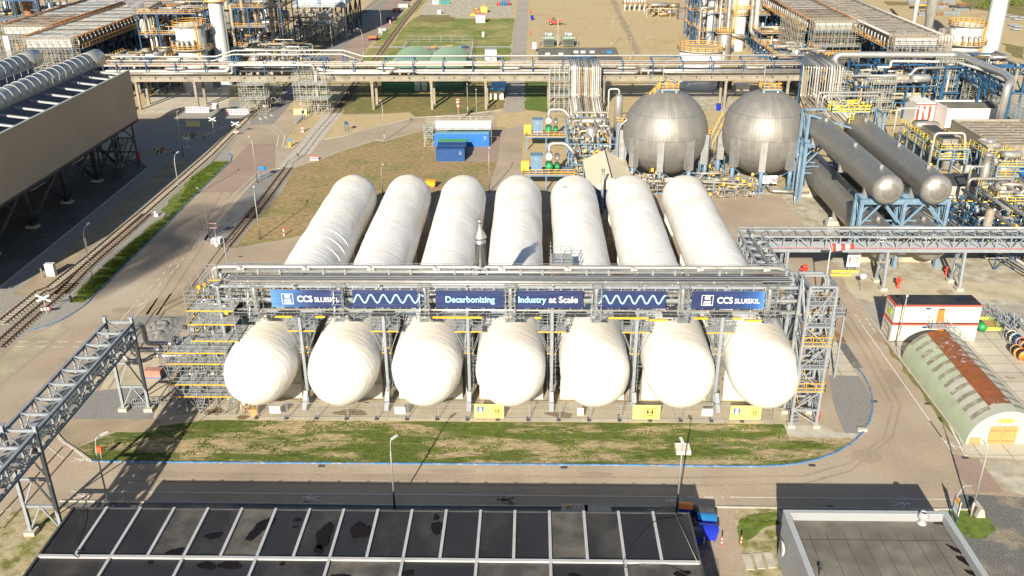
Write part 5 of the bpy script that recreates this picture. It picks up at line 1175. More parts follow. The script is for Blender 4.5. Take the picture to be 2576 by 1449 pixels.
# air cooler with yellow rails
c0 = K('03', 1500, 1110, 6.5); c1 = K('03', 1810, 1290, 6.5)
t = block('air cooler deck with dark fan boxes and bright yellow rails right of the grey tanks', 'air cooler', c0.x-.8, c0.x+5.0, c1.y-3.5, c0.y+1.5, [3.0, 5.0], st=m_lblue, rl=m_yrail2, nx=2, ny=5, pipes=14, vessels=2, seed=38, small=120, name='air_cooler')
for k in range(3): yy = c1.y-1+k*((c0.y-c1.y)/3+.1); b = MB(); b.box(c0.x+.6, c0.x+3.6, yy, yy+(c0.y-c1.y)/3, 5.2, 6.5); b.build('fan_box', m_pipe_d, t); b = MB(); b.box(c0.x+.7, c0.x+3.5, yy+.1, yy+(c0.y-c1.y)/3-.1, 6.5, 6.56); b.build('grille', m_dark, t)
for (yy, x_) in ((c1.y-2.5, c0.x+4), (c0.y+2.5, c0.x+4)): pipe(t, [(x_-6,yy,2),(x_-6,yy,8.2),(x_,yy,8.2),(x_+.6,yy-1,2)], .22, m_pipe_w, bend=.9)
block('light blue frame with vertical filters between the cooler deck and the grey brick building', 'process unit', c0.x+7.5, c0.x+13, c1.y-6, c1.y+2, [4.5], st=m_lblue, nx=2, ny=2, pipes=8, vessels=3, seed=39, small=60, rl=m_yrail2, name='filter_unit')
block('piping with yellow railed landing below the cooler deck', 'process unit', c0.x+6, c0.x+13, c1.y-14, c1.y-7, [2.6, 4.6], st=m_lblue, nx=2, ny=2, pipes=14, vessels=2, seed=40, small=120, rl=m_yrail2, pr=(.15,.4))
# ------------------------------------------------------------ beige air-cooled condenser building at the left
m_beige = mat('beige_panels', (.345,.285,.22), .55, var=.08, scale=.12, metal=.15, stretch=(1,1,1))
nb_ = m_beige.node_tree; wv = nb_.nodes.new('ShaderNodeTexWave'); wv.inputs['Scale'].default_value = 1.2; wv.bands_direction = 'Y'; tcn = nb_.nodes.new('ShaderNodeTexCoord'); nb_.links.new(tcn.outputs['Object'], wv.inputs[0])
bpn = nb_.nodes.new('ShaderNodeBump'); bpn.inputs['Strength'].default_value = .35; bpn.inputs['Distance'].default_value = .08; nb_.links.new(wv.outputs[0], bpn.inputs['Height']); nb_.links.new(bpn.outputs[0], nb_.nodes['Principled BSDF'].inputs['Normal'])
m_fin = mat('finned_coils', (.085,.10,.15), .7, var=.25, scale=.6, stretch=(1,5,1)); m_duct = mat('duct_paint', (.35,.37,.38), .5, var=.06)
t = thing('condenser_building', 'huge beige-walled condenser building on dark steel legs with silver roof ducts at the left edge', 'industrial building', (-95, 150, 0))
Y0, Y1 = 104, 187.3
b = MB(); b.box(-83.75, -83.45, Y0, Y1, 9.9, 20); b.build('wind_wall', m_beige, t)
b = MB(); b.box(-83.8, -83.35, Y0, Y1+.1, 20.003, 20.12); b.build('wall_coping', m_duct, t); b = MB(); b.ibeam((-83.6, Y0, 9.6), (-83.6, Y1, 9.6), .4, .5); b.build('edge_beam', m_dark, t)
b = MB(); b.box(-125, -83.9, Y1-.3, Y1, 9.9, 19.2); 
b.build('end_wall', mat('corrugated_grey', (.42,.42,.41), .6, var=.1, scale=2, stretch=(8,1,.4)), t)
b = MB(); b.box(-125, -84, Y0, Y1-.4, 9.2, 9.85); b.build('fan_deck', m_dark, t)
for k, xc in enumerate((-91.4, -104.6, -117.8)):
    b = MB()
    for s_ in (-1, 1):
        xa, xb = xc+s_*.9, xc+s_*6.4; vs = [(xa,Y0,20.6),(xb,Y0,11),(xb,Y1-.5,11),(xa,Y1-.5,20.6)]; b.add(vs+[(x, y, z-.4) for x, y, z in vs], [(0,1,2,3) if s_ > 0 else (0,3,2,1),(4,5,6,7),(0,1,5,4),(2,3,7,6),(1,2,6,5)])
    b.build('coil_slope', m_fin, t)
    b = MB(); b.tube([(xc, Y0, 21.9), (xc, Y1-1.5, 21.9)], 1.7, 24); b.build('duct', m_duct, t)
    b = MB(); b.tube([(xc, Y1-1.5, 21.9), (xc, Y1+3.6, 21.9)], 1.82, 28); b.lathe([(1.82,Y1+3.6),(1.3,Y1+4.0),(.1,Y1+4.1)], (xc, 0, 21.9), 'y', 28); b.build('duct_end', m_pipe, t)
    for q in range(34): b = MB(); y = Y0+1+q*2.45; b.tube([(xc+1.76*math.cos(a), y, 21.9+1.76*math.sin(a)) for a in [math.pi*(-.1+1.2*j/16) for j in range(17)]], .08, 5); b.build('duct_rib', m_duct, t)
    b = MB(); b.rail([(xc-1.2, Y0, 23.6), (xc-1.2, Y1-2, 23.6)], .9, .06, 2.5, mid=False); b.rail([(xc+2.1, Y1-12, 21), (xc+2.1, Y1-20, 21)], 1.6, .08, 3, mid=False); b.build('railing', m_duct, t)
for q in range(15):
    y = Y1-2.5-q*5.2
    if y > Y0: b = MB(); b.bar((-83.7, y, 19.6), (-90.6, y+.8, 20.2), .42, .3); b.build('strut', m_duct, t)
for (x, n0) in ((-88.6, 0), (-101, 1), (-113, 2)):
    for q in range(6):
        y = 187.8-13.05*q-.0
        if q == 0: y = 185
        b = MB(); b.box(x-1, x+1, y-.7, y+.7, 0, .45); b.build('footing', m_concrete_old, t)
        for dx, dy in ((-3.5,-6),(3.5,-6),(-3.5,6),(3.5,6),(0,0)):
            if q == 0 and dy > 0: continue
            b = MB(); b.tube([(x, y, .4), (x+dx, y+dy, 9.3)], .3 if dx else .26, 8); b.build('leg_strut', m_dark, t)
b = MB(); 
for y in (176, 186):
    for x in (-84.5, -88, -92): b.bar((x, y, 0), (x, y, 9.3), .3)
for z in (3, 6): 
    for y in (176, 186): b.bar((-84.5, y, z), (-92, y, z), .25)
    b.bar((-84.5, 176, z), (-84.5, 186, z), .25)
b.bar((-84.5, 176, 0), (-84.5, 186, 6), .2); b.bar((-84.5, 186, 0), (-84.5, 176, 6), .2); b.bar((-84.5,186,6),(-84.5,181,9.3),.2); b.stair((-86,177,0),(-86,185,6),1.2,side=(1,0)); b.build('stair_frame', m_dark, t)
for k in range(5): b = MB(); y = 178-15*k; b.bar((-84.2, y, 8.6), (-85, y-3.5, 8.2), .12); b.build('floodlight', m_duct, t)
# grey shed beyond with white chimneys
t = thing('roof_block', 'flat pale roofed building with white flues at the left edge behind the condenser', 'industrial building', (-125, 205, 0))
q = K('00', 285, 480, 17); b = MB(); b.box(q.x-40, q.x, q.y-16, q.y, 0, 16.6); b.build('wall', m_duct, t); b = MB(); b.box(q.x-40.2, q.x+.2, q.y-16.2, q.y+.2, 16.61, 17); b.build('roof', m_rack_c, t)
for k in range(3): c = K('00', 70+17*k, 585, 17); b = MB(); b.tube([(c.x, c.y+1, 17), (c.x, c.y+1, 23)], .32, 8); b.build('flue', m_duct, t)
# ------------------------------------------------------------ far plant, left
m_slat_a = mat('cooler_slats_light', (.45,.46,.46), .6, var=.15, scale=.5); m_slat_b = mat('cooler_slats_rusty', (.17,.14,.115), .8, var=.3, scale=.4, c2=(.25,.15,.09), f2=.35, s2=.3)
m_slat_c = mat('blue_grey_slats', (.24,.34,.42), .6, var=.15, scale=.5); m_scafw = mat('pale_scaffold', (.33,.30,.24), .6, var=.2)
def cooler(label, x0, x1, y0, y1, z, lights, seed, brown=0, nb=None, scaf=True, railm=None, head=m_rust, mast=True):
    t = thing('cooler_bank', label, 'air cooler', ((x0+x1)/2, (y0+y1)/2, 0)); r = random.Random(seed)
    nb = nb or int((y1-y0)/2.6); bs = {}; xm = (x0+x1)/2
    b = MB(); b.box(x0, x1, y0, y1, z-2.6, z-.35); b.build('plenum', m_slat_b, t)
    for k in range(nb):
        ya = y0+(y1-y0)*k/nb; yb = ya+(y1-y0)/nb-.25
        m = m_slat_b if (k < brown) else lights[k % len(lights)]
        if m not in bs: bs[m] = MB()
        for i in range(4):
            xa = x0+.3+(x1-x0-.6)*i/4; bs[m].box(xa+.08, xa+(x1-x0-.6)/4-.08, ya, yb, z-.3, z+.02+r.uniform(0, .1))
    for m, b in bs.items(): b.build('louvre_panels', m, t)
    b = MB()
    for xx in (x0, x1): b.bar((xx, y0, z), (xx, y1, z), .45, .6); 
    for k in range(0, nb, 2): ya = y0+(y1-y0)*k/nb; b.bar((x0, ya, z+.1), (x1, ya, z+.1), .14)
    b.build('edge_beam', m_rack_c, t)
    for xx in (x0-.9, x1+.9):
        b = MB(); b.tube([(xx, y0, z+.3), (xx, y1, z+.3)], .32, 8); b.build('header_pipe', head, t)
        b = MB()
        for k in range(nb): ya = y0+(y1-y0)*(k+.5)/nb; b.tube([(xx, ya, z+.2), (xx+(.6 if xx < xm else -.6), ya, z-1.2)], .14, 5); b.tube([(xx, ya, z-2.4), (xx, ya, z-.8)], .2, 5)
        b.build('riser_row', m_pipe_w, t)
    for xx, s_ in ((x0-1.6, -1), (x1+1.6, 1)):
        b = MB(); b.box(xx-.7, xx+.7, y0, y1, z-3.0, z-2.9); b.build('walkway', m_dblue, t); b = MB(); b.rail([(xx+s_*.7, y0, z-2.9), (xx+s_*.7, y1, z-2.9)], 1.2, .1, 2.2); b.build('handrail', railm or m_yrail, t)
    b = MB()
    for k in range(int((y1-y0)/8)+1):
        y = y0+8*k
        for xx in (x0, xm, x1): b.bar((xx, y, 0), (xx, y, z-2.6), .4)
        b.bar((x0, y, 7), (x1, y, 7), .35); b.bar((x0, y, z-3), (x1, y, z-3), .4)
        if k: b.bar((x1, y-8, 7), (x1, y, z-3), .2); b.bar((x0, y-8, 7), (x0, y, z-3), .2)
    for xx in (x0, x1): b.bar((xx, y0, 7), (xx, y1, 7), .4); b.bar((xx, y0, 3.5), (xx, y1, 3.5), .3)
    b.build('structure', m_dblue, t)
    b = MB(); b.box(x0+.6, x1-.6, y0+1, y1, 0.2, 6.6); b.build('dark_interior', m_dark, t)  # solid dark box stands in for the shaded interior below the louvres
    dots(t, x0-.6, x1+.6, y0, min(y1, y0+60), .4, z-3.2, 150, [m_dblue, m_yrail, m_pipe_d, m_dark], seed, s=1.8)
    if scaf:
        b = MB(); b.box(x0+.5, x1-.5, y0-.25, y0-.02, z-2.4, z-.4); b.build('end_panel', m_slat_a, t)
    return t
def scafskin(label, x0, x1, y0, y1, z0, z1, m, seed, toe=True):
    t = thing('scaffolding', label, 'scaffold', ((x0+x1)/2, (y0+y1)/2, z0)); scaffold(t, x0, x1, y0, y1, zl(z0, z1, 2.2), max(2, int((x1-x0)/1.9)), max(1, int((y1-y0)/1.9)), tm=m, toes=False, decks=[1,2], w=.08, ext=1.0)
    b = MB(); b.rail([(x0,y0,z0+2.2),(x1,y0,z0+2.2)], 1, .1, 2); b.build('yellow_rail', m_yrail, t); return t
cooler('rear of the two blue-grey louvred cooler banks at the top left', -158, -144, 274, 372, 16, [m_slat_a, m_slat_c, m_slat_b], 51, brown=8)
cooler('front louvred cooler bank at the top left with a brown header pipe and yellow walkway', -139.8, -126.4, 252, 372, 16, [m_slat_a, m_slat_a, m_slat_b], 52)
scafskin('pale scaffolding on the near end of the front cooler bank at the top left', -141, -125, 247.5, 251.8, 0.1, 15.5, m_scafw, 61)
scafskin('pale scaffolding on the near end of the rear cooler bank at the left edge', -160, -143, 268, 273.8, 0.1, 15.5, m_scafw, 62)
def silo(name, label, x, y, r, h, m, cat='tank', top=None, rails=True, band=None, z0=0):
    t = thing(name, label, cat, (x, y, 0)); b = MB(); b.lathe([(r, z0), (r, h), (r*.97, h+.1), (.05, h+(top or r*.15))], (x, y, 0), n=32); b.build('shell', m, t)
    if rails:
        b = MB(); n = 20; b.rail([(x+(r+.6)*math.cos(6.283*k/n), y+(r+.6)*math.sin(6.283*k/n), h) for k in range(n)], 1.2, .11, 3, close=True)
        b.build('handrail', m_yrail, t)
        b = MB(); b.lathe([(r, h-.15), (r+.75, h-.15), (r+.75, h), (r, h)], (x, y, 0), n=28); b.build('walkway', m_galv_d, t)
    return t
m_boil = mat('boiler_paint', (.48,.49,.48), .5, var=.06, scale=.3, c2=(.5,.5,.48), f2=.2, s2=.2)
t = silo('boiler', 'large pale reformer vessel with yellow ring walkway left of the top left stack', -96.4, 259.5, 4.0, 18.4, m_boil, 'boiler')
def boiler_bits(t, x, y, r, h, zt, side=0):
    b = MB(); n = 20
    for k in range(n+1): a = math.pi*(1.0+1.0*k/n)
    b.rail([(x+(r+1.5)*math.cos(math.pi*(1+k/12)), y+(r+1.5)*math.sin(math.pi*(1+k/12)), h*.66) for k in range(13)], 1.2, .11, 3); b.build('handrail', m_yrail, t)
    b = MB(); b.lathe([(r, h*.66-.2), (r+1.6, h*.66-.2), (r+1.6, h*.66), (r, h*.66)], (x, y, 0), n=28); b.build('ring_deck', m_galv_d, t)
    for k in range(4):
        xx = x-2.4+1.5*k; yy = y-math.sqrt(max(.5, r*r-(xx-x)**2)); b = MB(); b.tube([(xx, yy+.4, h*.66+2.2), (xx, yy-1.0, h*.66+2.2), (xx, yy-1.2, h*.66+.2)], .42, 10, bend=.8); b.build('goose_neck', m_pipe_d, t)
    b = MB(); b.tube([(x-r-2.5, y-r+1, h*.3), (x-r-2.5, y-r+.5, h*.52), (x+r*.6, y-r-.6, h*.52)], .5, 10, bend=1); b.build('feed_pipe', m_pipe_d, t)
    b = MB(); b.ladder((x+r*.75, y-r*.9), h*.1, h, (1,0), w=.8, r=.12); b.build('ladder', m_yrail, t)
    for k in range(7): a = 6.283*k/7; b = MB(); b.bar((x+(r-.2)*math.cos(a), y+(r-.2)*math.sin(a), h-1.4), (x+(r+.6)*math.cos(a), y+(r+.6)*math.sin(a), h-.2), .16); b.build('bracket', m_duct, t)
boiler_bits(t, -96.4, 259.5, 4.0, 18.4, 0)
def stack(label, x, y, r, h):
    t = thing('stack', label, 'chimney', (x, y, 0)); b = MB(); b.lathe([(r*1.06, 0), (r, h*.4), (r*.97, h)], (x, y, 0), n=32); b.build('shell', mat('stack_paint', (.50,.52,.52), .5, var=.04, scale=.2), t)
    b = MB(); b.ladder((x+r+.25, y-.2), 2, h-2, (0,1), w=.6, r=.1); b.build('ladder', m_galv, t)
    b = MB(); b.lathe([(r, 24), (r+1.1, 24), (r+1.1, 24.15), (r, 24.15)], (x, y, 0), n=24); b.build('platform', m_yrail, t); return t
q = K('00', 2068, 600, 6.6); stack('tall white chimney stack rising out of the picture at the top left', q.x, q.y+2, 2.0, 52)
q = K('03', 2256, 590, 3.2); stack('tall white chimney stack rising out of the picture at the top right', q.x, q.y+2.3, 2.35, 52)
block('dense pipework with yellow walkways left of the pale reformer vessel', 'process unit', -121, -104, 250, 270, [5, 9], nx=4, ny=4, pipes=26, vessels=3, seed=71, small=260, pr=(.2,.55), sz=.35)
block('tall blue framed plant behind the pale reformer vessel', 'process unit', -118, -100, 276, 300, [7,13,19], nx=3, ny=3, pipes=20, vessels=4, seed=72, small=240, pr=(.2,.6), sz=.4, pm=(m_pipe_d, m_pipe_br, m_rust, m_pipe_x))
block('tall blue plant tower with yellow stairs behind the white stack', 'process unit', -96, -80, 296, 318, [6,12,18,24], nx=3, ny=3, pipes=18, vessels=4, seed=73, small=260, pr=(.2,.6), sz=.4)
block('second dark blue plant tower at the top edge left of the railway', 'process unit', -112, -98, 306, 326, [8,16,24], nx=3, ny=3, pipes=14, vessels=4, seed=77, small=180, pr=(.3,.8), sz=.45)
block('low pipework with a green pump between the white stack and the railway', 'process unit', -92, -70, 272, 292, [4, 7.5], nx=5, ny=4, pipes=30, vessels=2, seed=74, small=320, pr=(.15,.45), sz=.25, decks=False, st=m_galv)
block('pipework and vessels below the raised grey building', 'process unit', -88, -72, 330, 352, [5, 9], nx=4, ny=3, pipes=14, vessels=4, seed=75, small=160, pr=(.2,.5), sz=.25, st=m_galv, decks=False)
block('dark plant with brown columns at the far left top corner', 'process unit', -190, -160, 300, 330, [8, 14, 20], nx=4, ny=3, pipes=16, vessels=7, seed=76, small=100, pr=(.3,.7), sz=.5, vm=[m_boil, m_pipe_d, m_rust], rails=False)
q = K('00', 2290, 390, 3.0); q2 = K('00', 2540, 390, 3.0)
t = thing('vessel', 'bronze horizontal vessel lying beside the railway at the top left', 'pressure tank', ((q.x+q2.x)/2, q.y, 3))
b = MB(); b.lathe([(0,q.x),(1.0,q.x+.2),(1.55,q.x+1),(1.55,q2.x-1),(1.0,q2.x-.2),(0,q2.x)], (0, q.y, 3.2), 'x', 24); b.build('shell', m_pipe_br, t)
for xx in (q.x+2, q2.x-2): b = MB(); b.box(xx-.3, xx+.3, q.y-1.2, q.y+1.2, 0, 2.4); b.build('saddle', m_concrete_old, t)
# cooling tower heads with steam
def steam_mat():
    m = bpy.data.materials.new('steam'); m.use_nodes = True; n = m.node_tree; n.nodes.clear(); o = n.nodes.new('ShaderNodeOutputMaterial'); v = n.nodes.new('ShaderNodeVolumePrincipled')
    v.inputs['Color'].default_value = (.9,.9,.92,1); v.inputs['Density'].default_value = .9; n.links.new(v.outputs[0], o.inputs['Volume']); return m
m_steam = steam_mat()
for k, (u, v_, zz) in enumerate(((1270,260,12),(1350,285,12))):
    q = K('00', u, v_, zz); t = thing('vent_drum', ('left','right')[k]+' steaming vent drum on a blue frame before the front cooler bank', 'vent', (q.x, q.y, 0))
    b = MB(); b.lathe([(.9,zz-2.2),(.9,zz+1.2),(1.7,zz+1.3),(1.8,zz+3.6),(1.7,zz+3.6),(1.6,zz+3)] if k == 0 else [(1.1,zz-2.2),(1.2,zz+1.5),(.9,zz+3),(.8,zz+3.4)], (q.x, q.y, 0), n=18); b.build('drum', m_pipe_w, t)
    s = MB(); r = random.Random(k)
    for j in range(4):
        rad = .8+.35*j; c = (q.x+.9-.9*j+(.3 if k else 0), q.y+.6*j, zz+4.3+1.6*j); vs = []; fs = []
        for a in range(9):
            th = math.pi*a/8
            for p_ in range(12):
                ph = 2*math.pi*p_/12; d = V((math.sin(th)*math.cos(ph), math.sin(th)*math.sin(ph), math.cos(th))); rr_ = rad*(1+.45*NZ.noise(d*1.7+V((j*3, k*5, 0)))); vs.append((c[0]+d.x*rr_, c[1]+d.y*rr_, c[2]+d.z*rr_*.9))
        for a in range(8):
            for p_ in range(12): fs.append((a*12+p_, (a+1)*12+p_, (a+1)*12+(p_+1) % 12, a*12+(p_+1) % 12))
        s.add(vs, fs, True)
    single(s.build('steam', m_steam), 'thin white steam drifting from the %s vent drum' % ('left','right')[k], 'steam', kind='stuff')
block('blue support frame of the two steaming vent drums', 'steel frame', K('00',1190,300,9).x-1, K('00',1400,300,9).x, K('00',1270,300,9).y-3, K('00',1270,300,9).y+4, [9.6], nx=2, ny=1, pipes=2, vessels=0, seed=78, small=10, rails=False, name='drum_support')
# raised grey building
t = thing('raised_building', 'light grey building with blue stripes raised on tall grey trestle legs at the top', 'industrial building', (-78, 362, 0))
b = MB(); b.box(-88.2, -69.3, 346.5, 380, 12.2, 22); b.build('hall', mat('grey_blue_cladding', (.42,.46,.52), .6, var=.06, scale=.3), t)
for xx in (-87.6, -79, -70.6): b = MB(); b.box(xx-.7, xx+.7, 346.3, 346.49, 12.6, 22); b.build('blue_stripe', m_lblue, t)
b = MB(); b.box(-88.8, -68.8, 345.2, 346.2, 11.7, 12.2); b.rail([(-88.8,345.2,12.2),(-68.8,345.2,12.2)], 1.2, .12, 2); b.build('gallery', m_galv, t)
for xx in (-87.5,-81.5,-75.5,-69.8):
    for yy in (347, 358, 369, 379):
        b = MB(); b.bar((xx, yy, 0), (xx, yy, 12.2), .5); b.build('leg', m_galv if yy < 350 else m_dark, t)
b = MB()
for xa, xb in ((-87.5,-81.5),(-81.5,-75.5),(-75.5,-69.8)):
    for za, zb in ((0,6),(6,12)): b.bar((xa, 347, za), (xb, 347, zb), .35); b.bar((xb, 347, za), (xa, 347, zb), .35)
    b.bar((xa, 347, 6), (xb, 347, 6), .35)
b.stair((-86,345.5,1),(-74,345.5,11.8),1.2,side=(0,1)); b.build('bracing', m_galv, t)
b = MB()
for ya, yb in ((347,358),(358,369),(369,379)): b.bar((-69.8, ya, 0), (-69.8, yb, 12), .35); b.bar((-69.8, yb, 0), (-69.8, ya, 12), .35)
b.build('side_bracing', m_dark, t)
# ------------------------------------------------------------ far plant, right
cooler('louvred cooler bank at the top right with a brown near end', 83.4, 95.0, 278, 372, 16, [m_slat_a, m_slat_b], 81, brown=9)
cooler('second louvred cooler bank at the top right with pale ribs', 97.0, 109, 251, 372, 16, [m_slat_b, m_scafw], 82, head=m_pipe_w)
scafskin('pale scaffolding on the near end of the brown cooler bank at the top right', 82, 96, 272.5, 277.6, 5.2, 16, m_scafw, 91)
scafskin('pale scaffolding on the near end of the second cooler bank at the top right', 95.6, 110, 246, 250.6, 0.1, 16, m_scafw, 92)
scafskin('pale scaffolding along the left flank of the brown cooler bank', 79.2, 81.2, 279, 300, 3, 15.5, m_scafw, 93)
block('blue framed plant with orange stairs below the brown cooler bank', 'process unit', 68, 82, 255, 276, [5, 9.5], nx=3, ny=3, pipes=18, vessels=3, seed=101, small=200, pr=(.2,.5), sz=.4)
block('pipework with blue frames and scaffolds below the long silver line', 'process unit', 80, 101, 226, 246, [4, 8], nx=5, ny=3, pipes=30, vessels=3, seed=102, small=380, pr=(.15,.45), sz=.35, decks=False)
block('dark blue framed hall full of pipes at the right edge', 'process unit', 104, 124, 232, 250, [5, 11.5], nx=3, ny=2, pipes=16, vessels=2, seed=103, small=160, pr=(.2,.6), sz=.5, decks=False)
t = thing('transfer_line', 'fat silver pipeline running high over the blue racks at the upper right', 'pipe', (98, 240, 12))
pa, pb, pc, pd = K('03',785,600,10.5), K('03',850,515,13), K('03',1950,515,13.2), K('03',2390,690,13.2)
pipe(t, [(pa.x,pb.y-.3,9.5),(pa.x,pb.y,13.1),(pc.x,pc.y,13.2),(pd.x,pd.y,13.2),(pd.x-1.5,pd.y-7,13.0),(pd.x-3.4,pd.y-9,12.4),(pd.x-3.6,pd.y-9.4,3)], .85, m_pipe, n=16, bend=2.2, clamps=9)
pipe(t, [(pa.x+9,pb.y-6,11),(pa.x+12.5,pb.y-6,11),(pa.x+12.5,pb.y-5,12.4),(pc.x-2,pc.y-4,12.2),(pd.x+2,pd.y-1,12.2)], .34, m_pipe_w, n=10, bend=.9); pipe(t, [(pa.x+2,pb.y-8,9.3),(pa.x+17,pb.y-8,9.3),(pa.x+18,pb.y-8,11.2),(pc.x,pc.y-6,11.2)], .34, m_pipe, n=10, bend=.9)
for x in range(5): b = MB(); xx = pa.x+4+x*(pc.x-pa.x-4)/4; b.bar((xx, pb.y+.5, 0), (xx, pb.y+.5, 12.1), .4); b.bar((xx, pb.y-7, 0), (xx, pb.y-7, 11), .4); b.bar((xx, pb.y-8, 10.6), (xx, pb.y+1, 12), .3); b.build('blue_support', m_dblue, t)
b = MB(); b.bar((pa.x+4,pb.y-7,8.6),(pc.x,pb.y-7,8.6),.5); b.bar((pa.x+4,pb.y-7,4.6),(pc.x,pb.y-7,4.6),.5); b.bar((pa.x+4,pb.y+.5,10.4),(pc.x,pb.y+.5,10.4),.4); b.build('blue_beam', m_dblue, t)
t = thing('blue_gantry', 'dark blue truss gantry carrying the fat silver pipeline at the right edge', 'steel frame', (112, 235, 0))
g0, g1 = V((pc.x-1.5,pc.y-6,11.4)), V((pd.x-3,pd.y-8,11.4))
for k in range(2):
    o = V((2.6*k, 2.6*k, 0)); b = MB(); b.bar(g0+o, g1+o, .4); b.bar(g0+o+V((0,0,-2)), g1+o+V((0,0,-2)), .35); n = 8
    for j in range(n): p, q = (g0+o).lerp(g1+o, j/n), (g0+o).lerp(g1+o, (j+1)/n); b.bar(p, q+V((0,0,-2)), .2); b.bar(q+V((0,0,-2)), q, .2)
    b.build('truss', m_dblue, t)
for p in (g0, g1, g0.lerp(g1, .5)): b = MB(); b.bar((p.x, p.y, 0), (p.x, p.y, 11.4), .5); b.bar((p.x+2.6, p.y+2.6, 0), (p.x+2.6, p.y+2.6, 11.4), .5); b.build('column', m_dblue, t)
e0 = K('03',2290,610,11.5); b = MB(); b.bar((e0.x,e0.y,11.5),(e0.x+16,e0.y,11.5),.4); b.bar((e0.x,e0.y,9.2),(e0.x+16,e0.y,9.2),.4)
for j in range(7): b.bar((e0.x+2.3*j,e0.y,9.2),(e0.x+2.3*(j+1),e0.y,11.5),.22); b.bar((e0.x+2.3*j,e0.y,9.2),(e0.x+2.3*j,e0.y,11.5),.22)
b.bar((e0.x+15,e0.y,0),(e0.x+15,e0.y,11.5),.5); b.build('end_truss', m_dblue, t)
q = K('03',2060,230,15.5); t = silo('boiler', 'large pale cylindrical reformer vessel with yellow ring walkway at the top right', q.x, q.y+1, 4.5, 15.4, m_boil, 'boiler'); boiler_bits(t, q.x, q.y+1, 4.5, 15.4, 0)
BX, BY_ = q.x, q.y
t = thing('pipe_cluster', 'cluster of silver pipes rising left of the top right reformer vessel', 'pipework', (BX-9, BY_, 0))
for k in range(5): pipe(t, [(BX-5,BY_+2,14-.5*k),(BX-8+.0*k,BY_+1,14-.5*k),(BX-8.6+.9*k,BY_-2,13),(BX-9.6+1.0*k,BY_-3,1)], .42+.12*(k % 2), m_pipe if k % 2 else m_pipe_d, n=10, bend=1.2)
b = MB(); b.lathe([(1.25,0),(1.25,17),(1.6,18),(1.6,30)], (BX-10, BY_+4, 0), n=20); b.build('column', m_pipe, t)
q = K('03',1530,270,2); b = MB(); b.tube([(q.x,q.y,0),(q.x,q.y,34)], .8, 12); single(b.build('flue', m_white), 'thin white flue pipe at the top right between cooler bank and silver pipes', 'chimney')
tower('scaffold tower with steel ladder in front of the blue racks at the upper right', K('03',1650,1000).x, K('03',1650,1000).x+5, 233, 237, 12.5, 4, 3, 5, w=.1)
tower('wide scaffold curtain at the right edge behind the white office', 108, 118, 226, 230, 9.5, 7, 2, 6, w=.1)
tower('scaffold around the pipe cross below the long silver line', 83.5, 89, 224, 229, 9, 4, 3, 7, w=.1)
tower('scaffold tower left of the wide blue frames', 76.5, 80.5, 232, 237, 9.5, 3, 3, 9, w=.1)
scafskin('galvanised scaffolds with orange boards at the right edge beside the white office', 110, 120, 200, 218, 0.1, 7, m_scaf, 94)
# middle far: columns, storage tank, exchangers
q = K('02',1882,455,10.6); t = silo('storage_tank', 'squat white tank with orange guard rail behind the concrete rack', q.x, q.y, 6.1, 10.6, mat('tank_paint', (.64,.65,.65), .5, var=.05, scale=.3), 'tank', top=.35)
b = MB(); b.lathe([(6.0, 10.72), (.05, 11.0)], (q.x, q.y, 0), n=32); b.build('roof', m_sand, t)
q = K('02',2235,400,3); t = silo('column', 'fat pale column with orange platforms behind the white tank', q.x, q.y+3, 2.3, 12, m_boil, 'column', z0=0); b = MB(); b.lathe([(2.3,12),(3.1,14),(3.1,30),(2.5,31.5),(.1,32)], (q.x, q.y+3, 0), n=28); b.build('upper_shell', m_boil, t); CX_, CY_ = q.x, q.y+3
for k, (dx, m) in enumerate(((-4.2,m_pipe_d),(3.6,m_pipe_d),(5.2,m_pipe_w))): pipe(t, [(CX_+dx*.5,CY_-1,20+k),(CX_+dx,CY_-2,20+k),(CX_+dx,CY_-3,6),(CX_+dx+6,CY_-4,5)], .75, m, n=12, bend=2)
b = MB(); b.rail([(CX_-3.6,CY_-3.6,14.2),(CX_+3.6,CY_-3.6,14.2),(CX_+3.6,CY_,14.2)], 1.2, .12, 1.5); b.ladder((CX_-2,CY_-3.3), 2, 30, (1,0), w=.9, r=.14); b.build('orange_ladder', m_yrail, t)
q = K('02',2095,520,2); t = silo('column', 'short bronze drum with orange rail right behind the squat white tank', q.x, q.y+2, 2.3, 9, m_pipe_d, 'column')
block('orange railed blue tower with bronze exchangers beside the sandy yard', 'process unit', K('02',1790,400).x, K('02',1990,400).x+1, K('02',1790,380).y, K('02',1790,380).y+14, [5,10,14.5], nx=2, ny=2, pipes=12, vessels=5, seed=110, small=120, pr=(.3,.7), vm=[m_pipe_br, m_pipe_d], pm=(m_pipe_br, m_pipe_d), sz=.4)
block('bronze pipes and horizontal exchangers at the edge of the sandy yard', 'process unit', K('02',1370,160).x, K('02',1700,160).x, K('02',1370,160).y, K('02',1370,160).y+9, [3.5], nx=3, ny=1, pipes=12, vessels=4, seed=111, small=50, pr=(.5,.9), vm=[m_pipe_br, m_pipe], pm=(m_pipe_br, m_pipe_br, m_pipe), sz=.35, st=m_concrete_old, rails=False, decks=False, ztop_extra=.5)
q = K('02',1690,190); t = thing('shed', 'small olive shed beside the bronze exchangers', 'shed', (q.x, q.y, 0)); b = MB(); b.box(q.x-1, q.x+4.5, q.y, q.y+5, 0, 4.2); b.build('wall', m_slat_b, t); b = MB(); b.box(q.x-1.2, q.x+4.7, q.y-.2, q.y+5.2, 4.2, 4.5); b.build('roof', m_pipe_br, t)
q = K('02',1150,100); t = thing('exchanger_row', 'row of white topped exchangers on a rusty deck above the sandy yard', 'heat exchanger', (q.x+5, q.y+2, 0))
